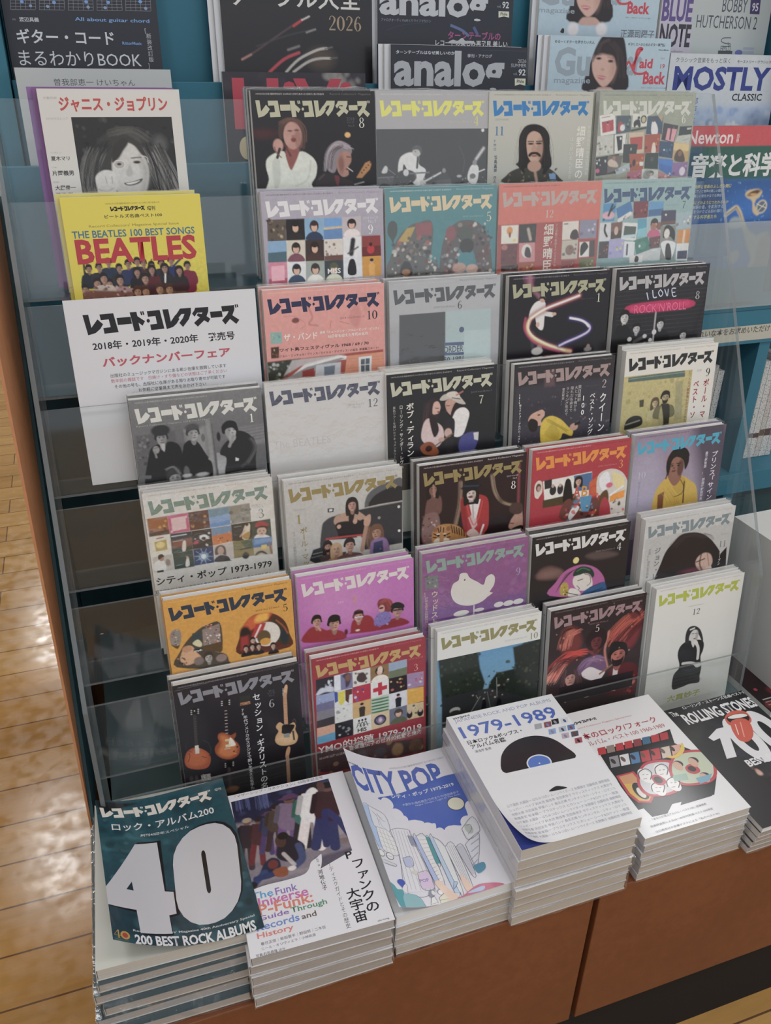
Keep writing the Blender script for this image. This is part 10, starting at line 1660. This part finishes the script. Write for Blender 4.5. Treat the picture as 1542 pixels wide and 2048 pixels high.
FILMED = {'r1c3', 'r1c5', 'r2c3', 'r2c4', 'r2c5', 'r3c3', 'r5c1', 'r6c3', 'r4c2'}
GROUP = 'monthly music magazines in the clear rack'
for k, (x, y, z, spare, lab) in MAGS.items():
    th = .0098 if k not in ('r1c1', 'r2c1') else .011
    zb, yb = z - .21 * c_, y - .21 * s_
    base = COVERS[k]['base']
    kind = 'magazine'
    row = int(k[1])
    fy, fz = tier(row)
    zb = max(zb, fz + .0004)
    magazine('magazine', lab, kind, k, th, (x, yb, zb), (-TILT, 0, 0), GROUP, wrap=k in FILMED)
    short = lab.split(' marked ')[0] + ' marked ' + lab.split(' marked ')[1].split(' ')[0].strip(',') if ' marked ' in lab else 'yellow special issue'
    for j in range(spare):
        R = random.Random(hash_seed(k) + j)
        off = (th + .0016) * (j + 1)
        dx = R.uniform(-.0045, .001) if k != 'r1c1' else -.004
        lift = R.uniform(.0, .0035)
        magazine('magazine', ('spare copy tucked directly behind the front ' if j == 0 else 'rearmost spare copy, two behind the ') + short, kind, k, th,
                 (x + dx, yb + off, max(zb, fz + .0004) + lift), (-TILT, 0, 0), GROUP, base=base, wrap=True, w=148, h=210)
# purple-edged books behind the top left one
x, y, z, _, _ = MAGS['r1c1']
zb, yb = z - .21 * c_, y - .21 * s_
for j, (c, lab) in enumerate((('7a4a86', 'purple-spined book just behind the white smiling woman book'), ('8a62a0', 'lilac-spined book rearmost behind the white smiling woman book'))):
    magazine('book', lab, 'book', 'r1c1', .0085, (x - .0045 - .006 * j, yb + .0125 + .0102 * j, zb + .001), (-TILT, 0, 0), 'purple-edged books at the rack top left', base=c, spine=('7d4f8c', '8d6aa8')[j], w=148, h=210)

# printed notice in the third tier
def flat_sheet(name, label, cat, key, loc, rot, th=.0006, mat=None):
    c = COVERS[key]
    A = draw(c)
    me = A.mesh(name, c['h'], place_sheet(c['w'], c['h']))
    me.materials.append(mat or M_MATT)
    root = thing(name, label, cat, loc, rot)
    link_mesh('printed_face', me, root)
    box('card_backing', -c['w'] / 2000, .0001, 0, c['w'] / 2000, th, c['h'] / 1000, M_WHITE, root)
    return root
fy, fz = tier(3)
zs = max(Z0 - 2 * DZ + .0025 - .211 * c_, fz + .0005)
flat_sheet('sale_notice', 'large white printed card with black title and red line, left side of the rack', 'sign', 'sign', (-.1915 + .104, -2 * DY - .211 * s_, zs), (-TILT, 0, 0), .0009)

# ------------------------------------------------------------------ stacked books on the cabinet
def curl(ku, kv, s0, s1, lift, pull, n=14):
    """sheet rolled up towards low s, where s = ku*u + kv*v in millimetres; flat beyond s1"""
    ks = [s0 + (s1 - s0) * i / n for i in range(n + 1)]
    q = [(s1 - k) / (s1 - s0) for k in ks]
    return ((ku, kv), ks, [lift * t ** 2 for t in q], [pull * lift * t ** 2 for t in q])
FLAT = -PI / 2
def stack(key, label, what, x, y, ztop, yaw, n, th_top, pages, spine, bend=None, base_low='5a5a5c', jit=.004, low_label='', lean=(0, 0), inner=None, low_pages=None, top_wrap=False, mat=None, turn=0):
    cx = x + .074 * math.cos(yaw); cy = y + .074 * math.sin(yaw)
    grp = 'books in the stack ' + what
    magazine('book', label, 'book', key, th_top, (cx, cy, ztop), (FLAT, 0, yaw), grp, pages=pages, mat=mat or M_SHINE, bend=bend, spine=spine, wrap=top_wrap, turn=turn)
    if inner:
        top = bpy.data.objects.get(LAST[0])
        ip = box('inner_page', -.0735, .00015, .001, .0735, .0005, .2092, plain_cached(inner), top)
        ip['label'] = 'first page showing under the lifted cover'
    z = ztop - th_top
    rest = (z - .0006) / (n - 1)
    R = random.Random(hash_seed(key))
    ords = ['second', 'third', 'fourth', 'fifth', 'sixth', 'seventh', 'eighth', 'ninth']
    for i in range(n - 1):
        nm = 'bottom' if i == n - 2 else ords[i]
        dx = lean[0] * (i + 1) / (n - 1) + R.uniform(-jit, jit) * .8
        dy = lean[1] * (i + 1) / (n - 1) + R.uniform(-jit, jit) * .5
        a = yaw * (1 - (i + 1) / n) + R.uniform(-.012, .012)
        magazine('book', 'wrapped copy %s in the stack %s' % ('second from the top' if i == 0 else ('at the bottom' if nm == 'bottom' else nm + ' from the top'), what), 'book', key, rest - .0015,
                 (cx + dx, cy + dy, z - .0008), (FLAT, 0, a), grp, pages=low_pages or pages, base=base_low, wrap=True, spine=spine, w=148, h=210, film_amp=.0016)
        z -= rest
stack('b40', 'dark teal book with a giant pale 40 and its cover curling up', 'topped by the teal 40 book', -.2501, -.4985, .0785, -.034, 6, .0145, M_PAGES_WARM, 'cfcdc9', curl(1, -.25, -52, 75, .05, .16), base_low='2a4650', jit=.006, turn=-.07, lean=(-.004, -.02), inner='cfd0c8', low_pages=M_PAGES_GREY)
stack('pf', 'white book with a purple photo of a costumed band and rainbow lettering', 'topped by the band photo book', -.1072, -.5316, .0769, -.0298, 5, .0135, M_PAGES_GREY, 'dcdde2', None, 'd4d4d8', .003, low_pages=M_PAGES_GREY, mat=M_GLOSS)
stack('city', 'white book with a blue sky cartoon city street and its cover curling up', 'topped by the cartoon city book', .0453, -.5269, .0645, .005, 5, .0128, M_PAGES, 'd9dae0', curl(1, .16, 0, 95, .042, .15), 'd8d8dc', .003, inner='d3d5d8', low_pages=M_PAGES_WARM)
stack('a79', 'white book with a half record and blue dates on its cover', 'topped by the half record book', .1809, -.5342, .1231, -.0135, 8, .0165, M_PAGES_WARM, 'd2d2d8', curl(.9, -.5, -105, -66, .016, .35), 'd2d2d6', .003, inner='33408a', low_pages=M_PAGES_WARM)
stack('jr', 'white book with a red and black 100 full of faces', 'topped by the red 100 book', .3464, -.5284, .0723, -.0034, 6, .0125, M_PAGES_WARM, 'd4d4da', None, 'd6d6da', .003, low_pages=M_PAGES_WARM)
stack('st', 'black book with a red tongue and lips beside a white 100', 'topped by the black tongue book', .503, -.5455, .0505, .012, 5, .0068, M_PAGES, 'd6d6da', None, '1c1c20', .003, lean=(-.002, .006), low_pages=M_PAGES_GREY)

# ------------------------------------------------------------------ face-out magazines on the teal shelving
WT = .06
def wall_mag(name, label, cat, key, x, y, ztop, spare=0, th=.008, tilt=WT, grp=None, dx=-.007, spare_cols=('cfd2d8', 'd8d9dc', '3a4a7a', 'c9c9b8'), mat=None):
    c = COVERS[key]
    lab2 = label.split(' with ')[0]
    h = c['h'] / 1000
    cx = x + c['w'] / 2000
    yb, zb = y - h * math.sin(tilt), ztop - h * math.cos(tilt)
    magazine(name, label, cat, key, th, (cx, yb, zb), (-tilt, 0, 0), grp, mat=mat)
    for j in range(spare):
        magazine(name, ('copy standing just behind the ' if j == 0 else ('third copy back, behind the ' if j == 1 else 'rearmost copy, three behind the ')) + lab2, cat, key, th,
                 (cx + dx * (j + 1), yb + (th + .0009) * (j + 1), zb + .0004), (-tilt, 0, 0), grp, base=spare_cols[j % len(spare_cols)], spine=spare_cols[(j + 1) % len(spare_cols)], w=c['w'], h=c['h'])
GW = 'face-out titles on the teal shelving'
wall_mag('book', 'dark navy guitar chord book with white Japanese title', 'book', 'gt', -.214, .240, .985, 0, .012, grp=GW)
wall_mag('book', 'pale grey book with thin black Japanese name, left end of the shelving', 'book', 'sg', -.2105, .186, .8305, 0, .012, grp=GW)
wall_mag('magazine', 'dark magazine with big red letters, half hidden behind the rack', 'magazine', 'hivi', .043, .196, .829, 0, .008, grp=GW)
wall_mag('magazine', 'black magazine with audio cables and a gold 2026', 'magazine', 'cab', .053, .240, .99, 2, .008, grp=GW)
wall_mag('magazine', 'upper navy magazine with large grey word and a pink line', 'magazine', 'anU', .272, .240, .935, 1, .008, grp=GW)
wall_mag('magazine', 'lower navy magazine with large grey word', 'magazine', 'anF', .2755, .190, .8648, 2, .005, grp=GW)
wall_mag('magazine', 'upper light blue guitar magazine with a dark-haired woman', 'magazine', 'gmU', .524, .240, .95, 1, .008, grp=GW)
wall_mag('magazine', 'lower light blue guitar magazine with a dark-haired woman', 'magazine', 'gmF', .5214, .190, .8808, 2, .005, grp=GW)
wall_mag('magazine', 'grey and lilac jazz magazine with tall thin lettering, top right', 'magazine', 'bn', .7345, .240, 1.0, 0, .012, grp=GW)
wall_mag('magazine', 'pale sky magazine with big navy capitals at the right', 'magazine', 'mo', .7375, .197, .8622, 0, .007, grp=GW, mat=M_MATT)
wall_mag('magazine', 'red-banded science magazine with a saxophone and a horn', 'magazine', 'nw', .752, .1475, .7632, 0, .006, tilt=.05, grp=GW)
A = draw(COVERS['strip'])
me = A.mesh('shelf_notice', 28, place_sheet(420, 28)); me.materials.append(M_MATT)
o = link_mesh('shelf_notice', me); o.location = (.755 + .21, .1378, .4065)
tag(o, 'long cream notice strip with black Japanese writing on the shelf front', 'sign')

# ------------------------------------------------------------------ book spines in the open bay below
def spine_mat(seed):
    R = random.Random(seed)
    base = R.choice(['c9cac8', 'cfcfcc', 'bdbfc0', 'c6c2bb'])
    t = NT('printed_spine')
    tc = t.n('TexCoord')
    mp = t.n('Mapping')
    mp.inputs['Location'].default_value = (seed * 1.7, 0, seed * .37)
    mp.inputs['Scale'].default_value = (260, 1, 190)
    t.l(tc.outputs['Object'], mp.inputs['Vector'])
    nz = t.n('TexNoise', Scale=1.6, Detail=2.0)
    t.l(mp.outputs[0], nz.inputs['Vector'])
    cr = t.n('ValToRGB')
    cr.color_ramp.interpolation = 'CONSTANT'
    cr.color_ramp.elements[0].color = (*lin(R.choice(['8c8c90', '9a8a8a', '85888c'])), 1)
    cr.color_ramp.elements[1].position = .42
    cr.color_ramp.elements[1].color = (*lin(base), 1)
    t.l(nz.outputs[0], cr.inputs[0])
    p = t.n('BsdfPrincipled', Roughness=.5)
    t.l(cr.outputs[0], p.inputs['Base Color'])
    return t.done(p)
SPINE = [spine_mat(i) for i in range(5)]
def spine_book(x, th, h, d, z, k, label, y=.19):
    root = thing('book', label, 'book', (x, y, z), (0, 0, 0), 'upright books in the open lower bay')
    R = random.Random(k)
    box('cover', 0, 0, 0, th, d, h, SPINE[k % 5], root, .0008)
    box('label_band', .0004, -.0003, h * .22, th - .0004, 0, h * (.26 + .04 * R.random()), plain_cached(R.choice(['5a4a4a', '7a7a80', '6a5a50', 'b0747c'])), root)
x = 1.0222
for i in range(8):
    th = (.0135, .012, .016, .011, .0145, .012, .0155, .013)[i]
    spine_book(x, th, .205 + .012 * ((i * 7) % 4) / 3, .14, .1305, i, ['white book at the left end right of the teal upright', 'slim white book next to the end one by the upright', 'third white book right of the teal upright', 'fourth white book right of the teal upright', 'fifth white book right of the teal upright', 'sixth white book right of the teal upright', 'seventh white book right of the teal upright', 'last white book right of the teal upright'][i])
    x += th + .0008
x = .880
for i in range(6):
    th = .0125 + .003 * ((i * 5) % 3) / 2
    spine_book(x, th, (.20, .21, .215, .205, .212, .2)[i], .14, .1305, i + 11, ['leftmost pale book seen through the right side of the rack', 'second pale book seen through the right side of the rack', 'third pale book seen through the right side of the rack', 'fourth pale book seen through the right side of the rack', 'fifth pale book seen through the right side of the rack', 'pale book last before the teal upright'][i])
    x += th + .0012

# ------------------------------------------------------------------ things at the right end of the cabinet
bx = thing('display_box', 'plain white card box standing right of the clear rack', 'box', (.82, -.245, .0137), (0, 0, .02))
box('side', -.09, -.1, 0, -.087, .085, .222, M_WHITE, bx)
box('side', .087, -.1, 0, .09, .085, .222, M_WHITE, bx)
box('back', -.0868, .082, 0, .0868, .085, .222, M_WHITE, bx)
box('front', -.0868, -.1, 0, .0868, -.097, .222, M_WHITE, bx)
box('base', -.0868, -.0968, 0, .0868, .0818, .003, M_WHITE, bx)
box('lid', -.0868, -.0968, .2185, .0868, .0818, .2215, M_WHITE, bx)
COVERS['flyer'] = {'base': '2c1d20', 'w': 210, 'h': 148, 'ops': [('photo', 0, 0, 210, 148, 2.0, '3a2226', '211a1d'), ('b', 5, 5, 205, 140, 40, 14, ['5a2428', '7a2e30', '2a1a1e', '403034'], 3, .7), ('S', [(8, 122), (70, 122)], 2.2, 'a8a4a4'), ('S', [(8, 128), (90, 128)], 1.6, '8a8486'), ('S', [(8, 134), (60, 134)], 1.6, '8a8486'), ('E', 14, 100, 3, 3, 'b03048')]}
magazine('magazine', 'dark red magazine lying under the white box', 'magazine', 'flyer', .0128, (.80, -.352, .0133), (FLAT, 0, .02), None, spine='e0e0de', pages=M_PAGES)
magazine('book', 'dark green wrapped book at the right edge, past the black tongue book', 'book', 'st', .016, (.775, -.585, .0165), (FLAT, 0, -.05), None, base='25302c', wrap=True, spine='9aa096', w=148, h=190)
